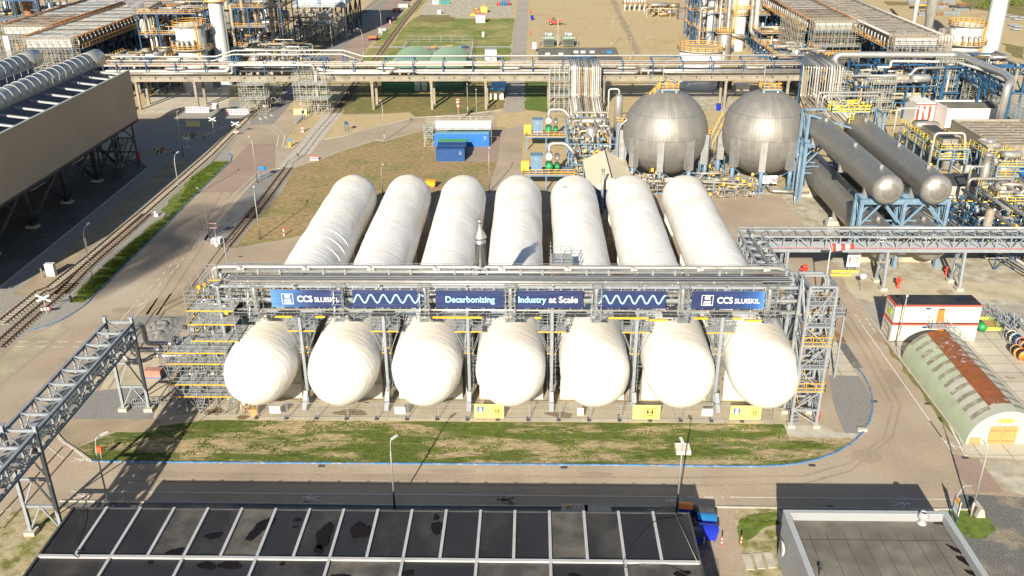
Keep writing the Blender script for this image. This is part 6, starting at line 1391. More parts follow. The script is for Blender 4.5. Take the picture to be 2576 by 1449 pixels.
for k in range(5): b = MB(); b.box(q.x+.3+2.2*k, q.x+1.1+2.2*k, q.y, q.y+4, 0, 3); b.build('pier', m_concrete_old, t)
b = MB(); b.box(q.x, q.x+10.5, q.y-.2, q.y+4.5, 3, 3.4); b.build('deck', m_rust, t)
for k in range(8): b = MB(); b.lathe([(.5,3.4),(.55,6.2),(.3,6.5),(0,6.6)], (q.x+.9+1.25*k, q.y+1.2, 0), n=10); b.build('vessel', m_pipe_w, t)
block('pipes and valves between the fat pale column and the right cooler banks', 'process unit', CX_+4, CX_+16, CY_-16, CY_-2, [4.5, 8], nx=3, ny=3, pipes=18, vessels=3, seed=112, small=180, pr=(.2,.6), sz=.3, pm=(m_pipe_br, m_pipe, m_pipe_d))
block('dark pipework beyond the fat pale column at the top edge', 'process unit', CX_+6, CX_+18, CY_+4, CY_+30, [6, 11], nx=3, ny=4, pipes=18, vessels=4, seed=113, small=160, pr=(.3,.8), sz=.4)
block('bronze columns and pipes left of the fat pale column', 'process unit', CX_-13, CX_-4, CY_+2, CY_+16, [6, 12, 18], nx=2, ny=2, pipes=12, vessels=5, seed=114, small=100, pr=(.4,.9), sz=.4, pm=(m_pipe_br, m_pipe_d), vm=[m_pipe_br, m_pipe_d, m_boil])
# material yard, top right corner
rs2 = random.Random(4)
for k in range(22):
    u, v_ = rs2.uniform(1480, 1960), rs2.uniform(30, 160); q = K('03', u, v_); t_ = MB(); L_ = rs2.uniform(2.5, 7)
    for j in range(rs2.choice((2, 3))):
        for i in range(5): t_.bar((q.x, q.y+i*.5, .3+.5*j), (q.x+L_, q.y+i*.5, .3+.5*j), .3)
    for x_ in (q.x+.5, q.x+L_-.5): t_.bar((x_, q.y-.2, .08), (x_, q.y+2.3, .08), .16)
    m = [m_galv, m_dark, m_galv, m_galv_d, m_yellow, m_rust][rs2.randrange(6)]
    single(t_.build('steel_stack', m), '%s steel bundle, %s metres, in the %s %s of the top right yard' % ({m_galv:'galvanised',m_dark:'black',m_galv_d:'dull grey',m_yellow:'yellow',m_rust:'rusty'}[m], round(L_), 'far' if v_ < 75 else ('middle' if v_ < 120 else 'near'), 'left' if u < 1640 else ('centre' if u < 1800 else 'right')), 'steel bundle', 'bundles of steel stored at the top right')
for k in range(7):
    u, v_ = rs2.uniform(2420, 2540), rs2.uniform(160, 290); q = K('03', u, v_); t_ = MB()
    for i in range(4): t_.bar((q.x, q.y+i*.8, .5), (q.x+3, q.y+i*.8, .5), .4)
    t_.bar((q.x, q.y, 0), (q.x, q.y+2.6, .1), .2); single(t_.build('steel_stack', m_galv), 'galvanised steel bundle right of the top right stack', 'steel bundle', 'bundles of steel right of the stack')
for k in range(10):
    u, v_ = rs2.uniform(2440, 2570), rs2.uniform(-20, 60); q = G(2280+rs2.uniform(60, 300), rs2.uniform(-25, 22)); t_ = thing('bush', 'green bush at the top right corner of the plant', 'bush', (q.x, q.y, 0), 'bushes at the top right corner'); b = MB(); r = random.Random(k)
    for j in range(260):
        th, ph, rr_ = r.uniform(0, 6.28), r.uniform(0, 1.5), r.uniform(.5, 1)**.5*3.2; c = V((q.x+rr_*math.cos(th)*math.cos(ph)*1.3, q.y+rr_*math.sin(th)*math.cos(ph), .4+rr_*math.sin(ph)*.7)); a = V((r.uniform(-1,1), r.uniform(-1,1), r.uniform(-1,1)))*.45; e = V((r.uniform(-1,1), r.uniform(-1,1), r.uniform(-1,1)))*.45; b.add([c, c+a, c+a+e, c+e], [(0,1,2,3)])
    b.build('leaves', m_grass, t_); b = MB(); b.tube([(q.x,q.y,0),(q.x+.3,q.y,1.6)], [.2,.1], 6); b.build('stem', m_wood, t_)
# ------------------------------------------------------------ railways
m_rail = mat('rail_rust', (.16,.085,.05), .6, metal=.4, var=.3, scale=2); m_sleeper = mat('concrete_sleeper', (.25,.22,.17), .9, var=.2, scale=1.5, coord='World'); m_sleeper_w = mat('wood_sleeper', (.13,.10,.075), .9, var=.3, scale=1.5, coord='World')
def track(label, pts, sleepers=True, step=.75, ms=m_sleeper, embedded=False, maxn=100, z0=.03):
    t = thing('railway_track', label, 'railway', tuple(pts[len(pts)//2]))
    P2 = [V((p[0], p[1], 0)) for p in pts]
    for s_ in (-.72, .72):
        b = MB(); n = len(P2); off = []
        for i in range(n):
            d = (P2[min(i+1, n-1)]-P2[max(i-1, 0)]).normalized(); off.append(P2[i]+V((-d.y, d.x, 0))*s_)
        for a, c in zip(off, off[1:]): b.bar(a+V((0,0,.05 if embedded else .2)), c+V((0,0,.05 if embedded else .2)), .15 if not embedded else .12, .14 if not embedded else .03)
        b.build('rail', m_rail, t)
    if sleepers:
        k = 0; rest = MB(); acc = 0
        for a, c in zip(P2, P2[1:]):
            L_ = (c-a).length; d = (c-a).normalized(); nrm = V((-d.y, d.x, 0)); s = acc
            while s < L_:
                p = a+d*s+V((0,0,.06)); m_ = MB() if k < maxn else rest; m_.bar(p-nrm*1.25, p+nrm*1.25, .26, .14)
                if k < maxn: m_.build('sleeper', ms, t)
                k += 1; s += step
            acc = s-L_
        if rest.v: rest.build('sleeper', ms, t)['kind'] = 'stuff'
    return t
mid = lambda A, B: [(a+b)/2 for a, b in zip(A, B)]
tA = W('00',(2571,860),(2160,1250),(1960,1449))+W('10',(1360,665),(1100,880),(830,1110),(470,1395))+W('20',(380,90),(0,395))
track('railway beside the beige building, the one nearer the building', tA)
tB = W('10',(1370,700),(1180,870),(920,1090),(760,1240),(560,1449))+W('20',(665,10),(330,290),(0,580),(-40,615))
track('railway branch nearest the blue kerb at the left edge', tB, ms=m_sleeper_w)
track('far railway passing under the concrete rack toward the raised building', W('01',(1230,0),(1090,95),(830,330),(640,510),(460,700))+W('01',(380,760),(150,970),(0,1110)), step=.9)
track('middle railway crossing the lawn and passing under the tall scaffold', W('01',(1590,0),(1540,70),(1430,210),(1260,440),(1190,540),(1000,760),(880,950),(800,1060)), step=.9, ms=m_sleeper_w)
track('rails set flush in the concrete level crossing', W('01',(800,1060),(640,1240),(480,1449))+W('11',(380,210),(355,265)), sleepers=False, embedded=True, z0=.05)
track('middle railway beside the brown field', W('11',(355,265),(180,500),(0,740))+W('10',(2400,640),(2230,850),(2100,1010)), step=.8, ms=m_sleeper_w)
track('rails set flush in the brick road at the lower left', W('10',(2100,1010),(1930,1240),(1790,1449))+W('20',(1500,260),(1200,700)), sleepers=False, embedded=True)
track('rails set flush in the brick road under the left truss bridge', W('30',(645,248),(330,600),(60,900),(-30,1000)), sleepers=False, embedded=True)
# ------------------------------------------------------------ black roofed hall in the foreground
RZ = 5.7; m_bit = mat('bitumen_roof', (.025,.025,.028), .55, var=.25, scale=.35, c2=(.075,.07,.06), f2=.2, s2=.22, sharp=.3, coord='World', stretch=(1,.6,1), spec=.35)
m_bit2 = mat('worn_bitumen', (.06,.057,.052), .55, var=.2, scale=.5, c2=(.15,.135,.11), f2=.35, s2=.25, sharp=.3, coord='World')
m_bit3 = mat('clean_bitumen', (.019,.020,.024), .6, var=.15, scale=.5, coord='World')
m_rb = mat('painted_roof_beam', (.40,.40,.41), .5, var=.08, scale=.8, c2=(.42,.30,.2), f2=.06, s2=1.2, coord='World'); m_puddle = mat('puddle', (.010,.006,.003), .12, var=.3, scale=1, coord='World')
t = thing('flat_roof_hall', 'large black flat roofed hall with white roof beams filling the bottom left', 'hall', (-13.5, 55, 0))
b = MB(); b.box(-40.6, 13.5, 42, 64.1, 0, RZ-.25); b.build('wall', m_dark, t)
bx = [-40.75]+[-37.8+3.031*k for k in range(17)]+[13.75]
for k, (xa, xb) in enumerate(zip(bx, bx[1:])):
    m = {3: m_bit2, 5: m_bit2, 14: m_bit2}.get(k, (m_bit, m_bit3, m_bit, m_bit3, m_bit)[k % 5]); b = MB(); nx_, ny_ = 5, 9; vs = []
    for j in range(ny_+1):
        for i in range(nx_+1):
            u, v_ = i/nx_, j/ny_; vs.append((xa+(xb-xa)*u, 58.0+6.25*v_, RZ-.1-.09*math.sin(u*math.pi)*math.sin(v_*math.pi)+.02*NZ.noise(V((k+u*3, v_*5, 0)))))
    b.add(vs, [(j*(nx_+1)+i, j*(nx_+1)+i+1, (j+1)*(nx_+1)+i+1, (j+1)*(nx_+1)+i) for j in range(ny_) for i in range(nx_)], True); b.build('roof_bay', m, t)
bx2 = [-40.75]+[-34.77+6.062*k for k in range(9)]
bx2 = [x for x in bx2 if x < 13.7]+[13.75]
for k, (xa, xb) in enumerate(zip(bx2, bx2[1:])):
    b = MB(); b.add([(xa,42,RZ-.12),(xb,42,RZ-.12),(xb,57.98,RZ-.12),(xa,57.98,RZ-.12)], [(0,1,2,3)]); b.build('roof_bay', (m_bit, m_bit3, m_bit3, m_bit, m_bit2, m_bit3, m_bit2, m_bit, m_bit2)[k % 9], t)
for x in bx[1:-1]: b = MB(); b.box(x-.12, x+.12, 58.15, 64.35, RZ-.1, RZ+.06); b.build('roof_beam', m_rb, t)
for x in bx2[1:-1]: b = MB(); b.box(x-.12, x+.12, 42, 57.75, RZ-.1, RZ+.06); b.build('roof_beam', m_rb, t)
b = MB(); b.box(-40.8, 13.8, 57.8, 58.1, RZ-.1, RZ+.08); b.build('ridge_beam', m_rb, t)
b = MB(); b.box(-40.9, -40.7, 42, 64.3, RZ-.5, RZ+.05); b.box(13.72, 13.9, 42, 64.3, RZ-.5, RZ+.05); b.build('verge', m_dark, t); b = MB(); b.box(-40.68, 13.7, 64.2, 64.34, RZ-.5, RZ-.02); b.build('eaves', m_dark, t)
def blob(name, root, t_, u, v_, ru, rv, z, m, seed=0, ang=0, n=26):
    c = K(t_, u, v_, z); r = random.Random(seed); ph = [r.uniform(0, 6.28) for _ in range(5)]; b = MB(); ps = []
    for k in range(n):
        a = 2*math.pi*k/n; s = 1+.16*math.sin(2*a+ph[0])+.13*math.sin(3*a+ph[1])+.09*math.sin(5*a+ph[2])+.06*math.sin(9*a+ph[3]); x, y = ru*s*math.cos(a), rv*s*math.sin(a); ps.append((c.x+x*math.cos(ang)-y*math.sin(ang), c.y+x*math.sin(ang)+y*math.cos(ang), z))
    b.add(ps, [tuple(range(n))]); o = b.build(name, m, root)
    if root is None: o['kind'] = 'structure'
    return o
zp = RZ-.04
for k, (tt, u, v_, ru, rv, a) in enumerate((('30',1630,1228,.85,.42,.1),('30',1990,1075,.62,.45,0),('30',2435,1000,.62,1.6,-.35),('31',440,925,.3,.28,0),('31',420,992,.26,.15,.2),('31',690,1070,.68,1.5,-.12),('31',640,1200,.4,.5,.4),('31',1030,1025,.85,1.05,-.2),('31',1745,1000,.42,.95,.1),('31',1740,900,.25,.45,0),
    ('30',1405,1320,.28,.2,0),('30',1930,1350,.75,.45,0),('30',2150,1345,.9,.5,.1),('31',300,1335,.2,.28,.3),('31',1480,1420,.45,.35,0),('32',1700,1430,.7,.4,0),('32',690,1440,.45,.2,0),('31',860,1449,.8,.2,0))): blob('puddle', t, tt, u, v_, ru, rv, zp-(.03 if v_ > 1290 else 0), m_puddle, k, a)
b = MB(); b.tube([tuple(K('32', a, c, RZ+.1)) for a, c in ((1620,850),(1700,890),(1440,940),(1300,1090),(1200,1220),(1150,1320),(1170,1370),(1330,1340),(1550,1350),(1760,1440))], .03, 5); b.build('cable', m_black, t)
b = MB(); b.tube([tuple(K('30', a, c, RZ+.1)) for a, c in ((790,812),(770,940),(710,1110),(685,1250),(730,1280),(755,1220),(720,1205))], .03, 5); b.build('cable', m_black, t)
b = MB(); b.tube([tuple(K('32', a, c, RZ+.12)) for a, c in ((1630,850),(1740,1090),(1855,1340))], .025, 5); b.build('rope', m_scaf_g, t)
# ------------------------------------------------------------ grey roofed building, bottom right
t = thing('parapet_building', 'grey flat roofed building with pale parapet and roof cowl at the bottom right', 'building', (29.5, 55, 0))
m_wallc = mat('pale_corrugated_wall', (.29,.30,.315), .55, var=.05, scale=3, stretch=(6,6,.3))
m_roofg = mat('grey_roofing', (.125,.115,.10), .8, var=.2, scale=.6, c2=(.21,.19,.155), f2=.3, s2=.2, sharp=.3, coord='World')
b = MB(); b.box(22.35, 36.55, 40, 64.95, 0, 4.68); b.build('wall', m_wallc, t)
b = MB(); b.add([(22.7,40,4.72),(36.2,40,4.72),(36.2,64.55,4.72),(22.7,64.55,4.72)], [(0,1,2,3)]); b.build('roof', m_roofg, t)
for nm, a in (('parapet',(22.3,36.6,64.55,65)),('parapet',(22.3,22.75,40,64.549)),('parapet',(36.15,36.6,40,64.549))): b = MB(); b.box(a[0], a[1], a[2], a[3], 4.2, 5.45); b.build(nm, m_wallc, t); b = MB(); b.box(a[0]-.03, a[1]+.03, a[2]-.0, a[3]+.0, 5.455, 5.53); b.build('coping', m_duct, t)
q = K('33',1615,955,4.75); b = MB(); b.lathe([(.42,4.75),(.40,4.83),(.24,5.0),(.26,5.1),(.46,5.45),(.47,5.53),(.29,5.93),(.25,5.95),(.22,5.8)], (q.x, q.y, 0), n=24); b.build('roof_cowl', m_duct, t)
q = K('33',655,1440,4.75); b = MB(); b.tube([(q.x,q.y,4.7),(q.x,q.y,5.3)], .05, 6); b.box(q.x-.1,q.x+.1,q.y-.1,q.y+.1,5.3,5.5); b.build('roof_lamp', m_black, t)
b = MB(); b.lathe([(0,22.15),(.5,22.1),(.7,21.95),(.7,21.9),(0,21.98)], (0, K('33',310,1190,3).y, 3.0), 'x', 20); b.build('satellite_dish', m_white, t)
for k, (u, v_, ru, rv) in enumerate(((1790,955,.55,.25),(1930,1200,.25,.75),(2000,1300,.35,.6),(2080,1420,.3,.5))): blob('puddle', t, '33', u, v_, ru, rv, 4.735, m_puddle, 60+k, .6 if k else 0)
b = MB()
for k in range(9): x = 24+1.5*k; b.box(x, x+.03, 42, 63, 4.722, 4.735)
for y in (51, 57, 62): b.box(22.9, 36, y, y+.03, 4.737, 4.745)
b.build('roof_seams', m_bit, t)
# ------------------------------------------------------------ stacked cabins
t = thing('site_cabins', 'two white site cabins stacked with black roof, red trim and an outside stair', 'cabin', (53, 108.6, 0))
m_cab = mat('cabin_white', (.62,.58,.49), .55, var=.04); m_trim = mat('red_trim', (.60,.09,.06), .5, var=.05)
for k, z in enumerate((.12, 2.85)):
    x0, x1, y0, y1 = 47.4, 58.5, 107.05, 110.2
    b = MB(); b.box(x0, x1, y0, y1, z, z+2.3); b.build('cabin_wall', m_cab, t); b = MB(); b.box(x0-.05, x1+.05, y0-.05, y1+.05, z+2.305, z+2.52); b.build('fascia', m_trim, t)
    b = MB(); b.box(x0+.1, x1-.1, y0+.1, y1-.1, z+2.525, z+2.6); b.build('cabin_roof', m_bit, t)
    dx = K('23',1780,300,z+1).x if k else K('23',1740,430,1.2).x; b = MB(); b.box(dx-.45, dx+.45, y0-.06, y0-.01, z+.05, z+2.1); b.build('door', m_orange, t); b = MB(); b.box(dx-.35, dx+.35, y0-.075, y0-.062, z+1.85, z+2.05); b.build('door_window', m_dark, t)
    for (a, c) in ((48.2,50.9),(54.6,57.6)): b = MB(); b.box(a, c, y0-.09, y0-.01, z+1.95, z+2.15); b.build('shutter_box', m_duct, t); b = MB(); b.box(a+.05, c-.05, y0-.045, y0-.012, z+.75, z+1.94); b.build('roller_shutter', m_cab, t)
    b = MB(); b.box(x0-.09, x0-.01, y0+.6, y1-.6, z+1.7, z+1.95); b.build('shutter_box', m_duct, t)
    b = MB(); b.box(51.3, 52.0, y0-.03, y0-.012, z+1.9, z+2.2); b.build('notice', m_dblue, t)
b = MB(); b.box(47.34, 47.38, 108.0, 109.2, 3.5, 4.2); b.build('green_notice', mat('lime_sheet', (.45,.65,.08), .6, var=.05), t)
blob('roof_puddle', t, '23', 2010, 150, 1.6, .45, 5.5, m_puddle, 77)
m_lime = bpy.data.materials['lime_sheet']
pl = K('23',1700,425,2.75); xs_ = pl.x
b = MB(); b.box(xs_, xs_+1.9, 105.6, 107.0, 2.65, 2.75); b.build('stair_landing', m_galv, t); b = MB(); b.stair((xs_+1.9,106.1,2.7),(xs_+5.3,106.1,.05),.9,side=(0,1)); b.build('stair_flight', m_galv_d, t)
b = MB(); b.rail([(xs_,107,2.75),(xs_,105.6,2.75),(xs_+1.9,105.6,2.75)], 1.1, .05, 1); 
for sy in (105.6,106.6):
    for h in (.55,1.1): b.bar((xs_+1.9,sy,2.75+h),(xs_+5.3,sy,.1+h),.05)
    for k in range(5): b.bar((xs_+1.9+.85*k,sy,2.75-.66*k),(xs_+1.9+.85*k,sy,3.85-.66*k),.05)
b.build('stair_rail', m_galv, t)
# ------------------------------------------------------------ quonset hut
t = thing('arched_hut', 'pale green corrugated arched hut with rust strip along its top and wooden doors', 'hut', (51.4, 93, 0))
def ribbed(name, c, **k):
    m = mat(name, c, .55, **k); n = m.node_tree; b_ = n.nodes['Principled BSDF']; tc_ = n.nodes.new('ShaderNodeTexCoord'); w_ = n.nodes.new('ShaderNodeTexWave'); w_.bands_direction = 'Y'; w_.inputs['Scale'].default_value = 1.9; n.links.new(tc_.outputs['Object'], w_.inputs[0]); bp_ = n.nodes.new('ShaderNodeBump'); bp_.inputs['Strength'].default_value = .6; bp_.inputs['Distance'].default_value = .05; n.links.new(w_.outputs[0], bp_.inputs['Height']); n.links.new(bp_.outputs[0], b_.inputs['Normal']); return m
h_g = ribbed('hut_green', (.40,.46,.33), var=.08, scale=.6, c2=(.38,.38,.30), f2=.25, s2=.4); h_w = ribbed('hut_white', (.45,.45,.38), var=.1, scale=.6, c2=(.30,.22,.12), f2=.12, s2=.9); h_t = ribbed('hut_skylight', (.24,.22,.165), var=.25, scale=1.2, c2=(.42,.40,.33), f2=.35, s2=1.5)
h_r = ribbed('hut_rust', (.27,.085,.025), var=.2, scale=1.2); h_rw = ribbed('hut_flaking', (.24,.085,.03), var=.2, scale=1.2, c2=(.50,.50,.49), f2=.28, s2=1.6)
m_mint = mat('mint_wall', (.36,.45,.36), .6, var=.06, stretch=(4,1,.3))
qx, qr, qy0, qy1 = 51.4, 4.15, 83.5, 102.3; nb_q = 11; seg = [0, 34, 66, 101, 140, 180]
for j in range(nb_q):
    ya = qy0+(qy1-qy0)*j/nb_q; yb = qy0+(qy1-qy0)*(j+1)/nb_q
    for s_ in range(5):
        a0, a1 = 180-seg[s_], 180-seg[s_+1]
        if s_ == 0: m = h_g
        elif s_ == 1: m = None
        elif s_ == 2: m = (h_w, h_rw, h_r, h_r, h_r, h_r, h_rw, h_rw, h_rw, h_rw, h_r)[j]
        elif s_ == 3: m = None
        else: m = h_w
        parts_ = [(ya, yb, m)] if m else [(ya, ya+(yb-ya)*.58, (h_g if (j > 4 and s_ == 1) else h_w)), (ya+(yb-ya)*.58, yb, h_t)]
        for y_a, y_b, mm in parts_:
            b = MB(); n = 7; vs = []; lift = .015 if s_ % 2 else .0
            for k in range(n+1):
                a = R_(a0+(a1-a0)*k/n); r_ = qr+lift; vs += [(qx+r_*math.cos(a), y_a, r_*math.sin(a)*1.0), (qx+r_*math.cos(a), y_b, r_*math.sin(a)*1.0)]
            b.add(vs, [(2*k, 2*k+1, 2*k+3, 2*k+2) for k in range(n)], True); b.build('roof_sheet', mm, t)
for y, nm in ((qy0+.03, 'front_wall'), (qy1-.03, 'rear_wall')):
    b = MB(); n = 24; b.add([(qx+(qr-.02)*math.cos(math.pi*k/n), y, (qr-.02)*math.sin(math.pi*k/n)) for k in range(n+1)], [tuple(range(n+1))]); b.build(nm, m_mint, t)
for k in range(2): b = MB(); xa = 49.55+1.5*k; b.box(xa, xa+1.47, qy0-.06, qy0-.0, .03, 2.25); d = b.build('door', m_wood, t); b = MB(); b.box(xa+.05, xa+1.3, qy0-.08, qy0-.065, .4, .46); b.box(xa+.05, xa+1.3, qy0-.08, qy0-.065, 1.7, 1.76); b.build('hinge', m_dark, t)
b = MB(); b.box(49.3, 52.8, qy0-.07, qy0-.01, 2.3, 2.42); b.build('lintel', m_duct, t)
b = MB(); b.box(50.2, 51.8, qy0-.07, qy0-.02, 2.75, 3.2); b.build('lime_sign', m_lime, t)
# ------------------------------------------------------------ street lamps
def lamp(label, base, head, h, arm=None, dark=True, cat='street lamp', armlen=None):
    B = base; t = thing('street_lamp', label, cat, tuple(B), 'street lamps around the plant'); Hd = G_head(head, h)
    d = V((Hd.x-B.x, Hd.y-B.y, 0)); L_ = min(d.length, armlen or 2.2); d = d.normalized() if d.length > .05 else V((0,-1,0))
    top = V((B.x, B.y, h)); b = MB(); b.tube([B, V((B.x, B.y, 1.7))], .11, 8); b.build('lower_pole', m_dark if dark else m_lamp, t)
    b = MB(); b.tube([V((B.x,B.y,1.7)), V((B.x,B.y,h-1.2)), top+d*(.3*L_)+V((0,0,-.1)), top+d*L_], [.085]*3+[.05]*9, 8, bend=1.0); b.build('pole', m_lamp, t)
    b = MB(); e = top+d*L_; b.bar(e-d*.1, e+d*.65+V((0,0,.05)), .26, .12); b.build('lamp_head', m_white, t)
    return t
def G_head(h, z): return K(h[0], h[1], h[2], z)
LP = [('street lamp at the bottom left whose post leans over the black roof corner', ('30',1022,800), ('30',945,130), 8.1),
 ('street lamp rising from behind the middle of the black roof', ('31',1354,825), ('31',1330,165), 8.1),
 ('street lamp standing behind the orange bin beside the black roof', ('32',1652,850), ('32',1705,195), 8.1),
 ('street lamp at the bottom right beside the orange topped sign', ('33',2072,895), ('33',2222,220), 8.1),
 ('street lamp on the green verge nearest the switch, left', ('10',1695,588), ('10',1655,120), 9.3),
 ('street lamp with arm to the left next to the traffic mirror', ('10',1959,918), ('10',1820,432), 8.4),
 ('street lamp at the edge of the brown field right of the middle railway', ('10',2433,928), ('10',2370,408), 8.6),
 ('street lamp beside the blue direction board', ('10',2407,402), ('00',2290,1247), 9.0),
 ('street lamp on the left verge near the white cabinet', ('10',882,1368), ('10',822,785), 9.2),
 ('street lamp standing in the building shadow by the left railway', ('10',1714,150), ('00',1660,1030), 9.4),
 ('street lamp on the grass below the concrete rack left of the windsock', ('01',1258,1318), ('01',1190,908), 9),
 ('street lamp by the reddish road above the concrete rack', ('01',1062,530), ('01',970,262), 9),
 ('street lamp beside the red flat trailers at the top', ('01',1234,348), ('01',1180,70), 9.5),
 ('thin street lamp between the windsock and the rack legs', ('01',2036,1055), ('01',2030,800), 8),
 ('street lamp behind the blue container with white roof sheet', ('01',2120,1160), ('01',2112,780), 8),
 ('street lamp between the first and second tank far ends', ('11',1243,515), ('11',1237,225), 6.8),
 ('street lamp right of the dark blue container', ('11',2238,488), ('11',2240,45), 8.2),
 ('street lamp between the right sphere and the light blue frame', ('13',420,605), ('13',450,120), 9),
 ('street lamp with cross arm in the middle of the sandy yard', ('02',1043,440), ('02',1055,200), 9.5),
 ('street lamp behind the rack at the edge of the dark roofed building', ('02',1218,575), ('02',1228,380), 8),
 ('thin lamp post in front of the left end of the white cabins', ('23',1385,600), ('23',1482,112), 8.5)]
for lb, a, c, h in LP: lamp(lb, K(*a), c, h, dark=a[0] in ('31','32','11','10') and a[1] not in (1659,))
def domecam(label, base, h, side):
    t = thing('camera_post', label, 'camera', tuple(base)); b = MB(); x, y = base.x, base.y; b.tube([(x,y,0),(x,y,h-.6),(x,y,h),(x+side*.9,y,h),(x+side*.95,y,h-.8)], .07, 8, bend=.4); b.build('pole', m_galv, t)
    b = MB(); b.lathe([(0,h-1.35),(.2,h-1.3),(.28,h-1.1),(.24,h-.85),(.08,h-.75)], (x+side*.95, y, 0), n=14); b.build('dome', m_white, t)
q = K('10',2040,1290); domecam('white dome camera on a curved post above the left scaffolding', V((-38.3,103.8,0)), 16.0, -1)
# ------------------------------------------------------------ front fence, signs and yellow banners
FY = 87.75; f0 = K('21',70,1275).x; pw = 3.47; nf = 17
m_mesh = mat('fence_wire', (.40,.40,.39), .5, metal=.4)
for k in range(nf):
    x0 = f0+pw*k
    if x0+pw > 28.6: break
    t = thing('fence_panel', 'steel mesh fence panel, %s, in front of the tanks' % ('first at the left end','second from the left','third from the left','fourth from the left','fifth from the left','sixth from the left','seventh from the left','eighth from the left','in the middle of the row','just right of the middle','eleventh from the left','twelfth from the left','thirteenth from the left','fourth from the right','third from the right','second from the right','last at the right end')[k], 'fence', (x0+pw/2, FY, 0), 'site fence panels in front of the tanks')
    b = MB()
    for z in (.15, 2.0): b.bar((x0+.04, FY, z), (x0+pw-.04, FY, z), .05)
    for x in (x0+.06, x0+pw-.06): b.bar((x, FY, .05), (x, FY, 2.05), .05)
    b.build('frame', m_galv, t); b = MB()
    for j in range(1, 22): x = x0+pw*j/22; b.bar((x, FY, .15), (x, FY, 2), .012)
    for j in range(1, 8): z = .15+1.85*j/8; b.bar((x0, FY, z), (x0+pw, FY, z), .012)
    b.build('mesh', m_mesh, t); b = MB(); b.box(x0-.35, x0+.05, FY-.4, FY+.35, 0, .16); b.build('foot', m_dark, t)
m_ban = mat('yellow_banner', (.72,.60,.16), .6, var=.04); m_navy = mat('navy_print', (.02,.05,.18), .6, var=.02); m_bl = mat('blue_badge', (.015,.09,.33), .6, var=.02); m_blk = mat('black_print', (.03,.03,.02), .7, var=.02)
def safe_mark(t, x, z, s, y):
    b = MB(); w_ = s*.05
    for a in ((x,x+s,z,z+w_),(x,x+s,z+s-w_,z+s),(x,x+w_,z+w_,z+s-w_),(x+s-w_,x+s,z+w_,z+s-w_)): b.box(a[0],a[1],y-.004,y,a[2],a[3])
    for sx in (-1, 1):
        cx_ = x+s*.5+sx*s*.2; n = 10; b.add([(cx_+s*.075*math.cos(6.283*k/n), y-.004, z+s*.82+s*.075*math.sin(6.283*k/n)) for k in range(n)], [tuple(range(n))])
        b.add([(cx_-s*.1,y-.004,z+s*.40),(cx_+s*.1,y-.004,z+s*.40),(cx_+s*.06+sx*s*.03,y-.004,z+s*.73),(cx_-s*.06+sx*s*.03,y-.004,z+s*.73)], [(0,1,2,3)])
        b.add([(cx_-sx*s*.05,y-.005,z+s*.66),(cx_-sx*s*.2,y-.005,z+s*.50),(cx_-sx*s*.2,y-.005,z+s*.44),(cx_-sx*s*.05,y-.005,z+s*.56)], [(0,1,2,3)])
    b.build('logo_frame', m_blk, t); write(t, 'safe', x+s*.2, z+s*.13, y-.006, s*.34, m_blk, fat=.01, width=s*.6)
def ybanner(label, a, c, logo, words):
    pa, pc = K(*a, 1.9), K(*c, 1.9); x0, x1 = pa.x, pc.x; y = FY-.08; t = thing('banner', label, 'banner', ((x0+x1)/2, y, .4), 'yellow banners on the site fence'); b = MB(); n = 10; vs = []
    for z in range(4):
        for k in range(n+1): vs.append((x0+(x1-x0)*k/n, y+.03*NZ.noise(V((k*.7+x0, z, 0))), .2+1.85*z/3))
    b.add(vs, [(z*(n+1)+k, z*(n+1)+k+1, (z+1)*(n+1)+k+1, (z+1)*(n+1)+k) for z in range(3) for k in range(n)], True); b.build('cloth', m_ban, t); y -= .05
    if logo: emblem(t, x0+.35, 1.0, .72, y, m_lt, m_bl); write(t, 'Knowledge grows', x0+.35, .55, y, .2, m_navy, width=1.5)
    safe_mark(t, (x1-1.15) if logo else (x0+x1)/2-.25, .75 if logo else .45, .8 if logo else 1.25, y)
ybanner('yellow banner with badge and Knowledge grows on the fence below the middle tank', ('21',2093,1165), ('21',2372,1165), True, True)
ybanner('yellow banner with only a black framed safe mark, right of the fifth tank', ('22',1250,1180), ('22',1508,1180), False, False)
ybanner('yellow banner with badge and Knowledge grows at the right end of the fence', ('22',2165,1180), ('22',2455,1180), True, True)
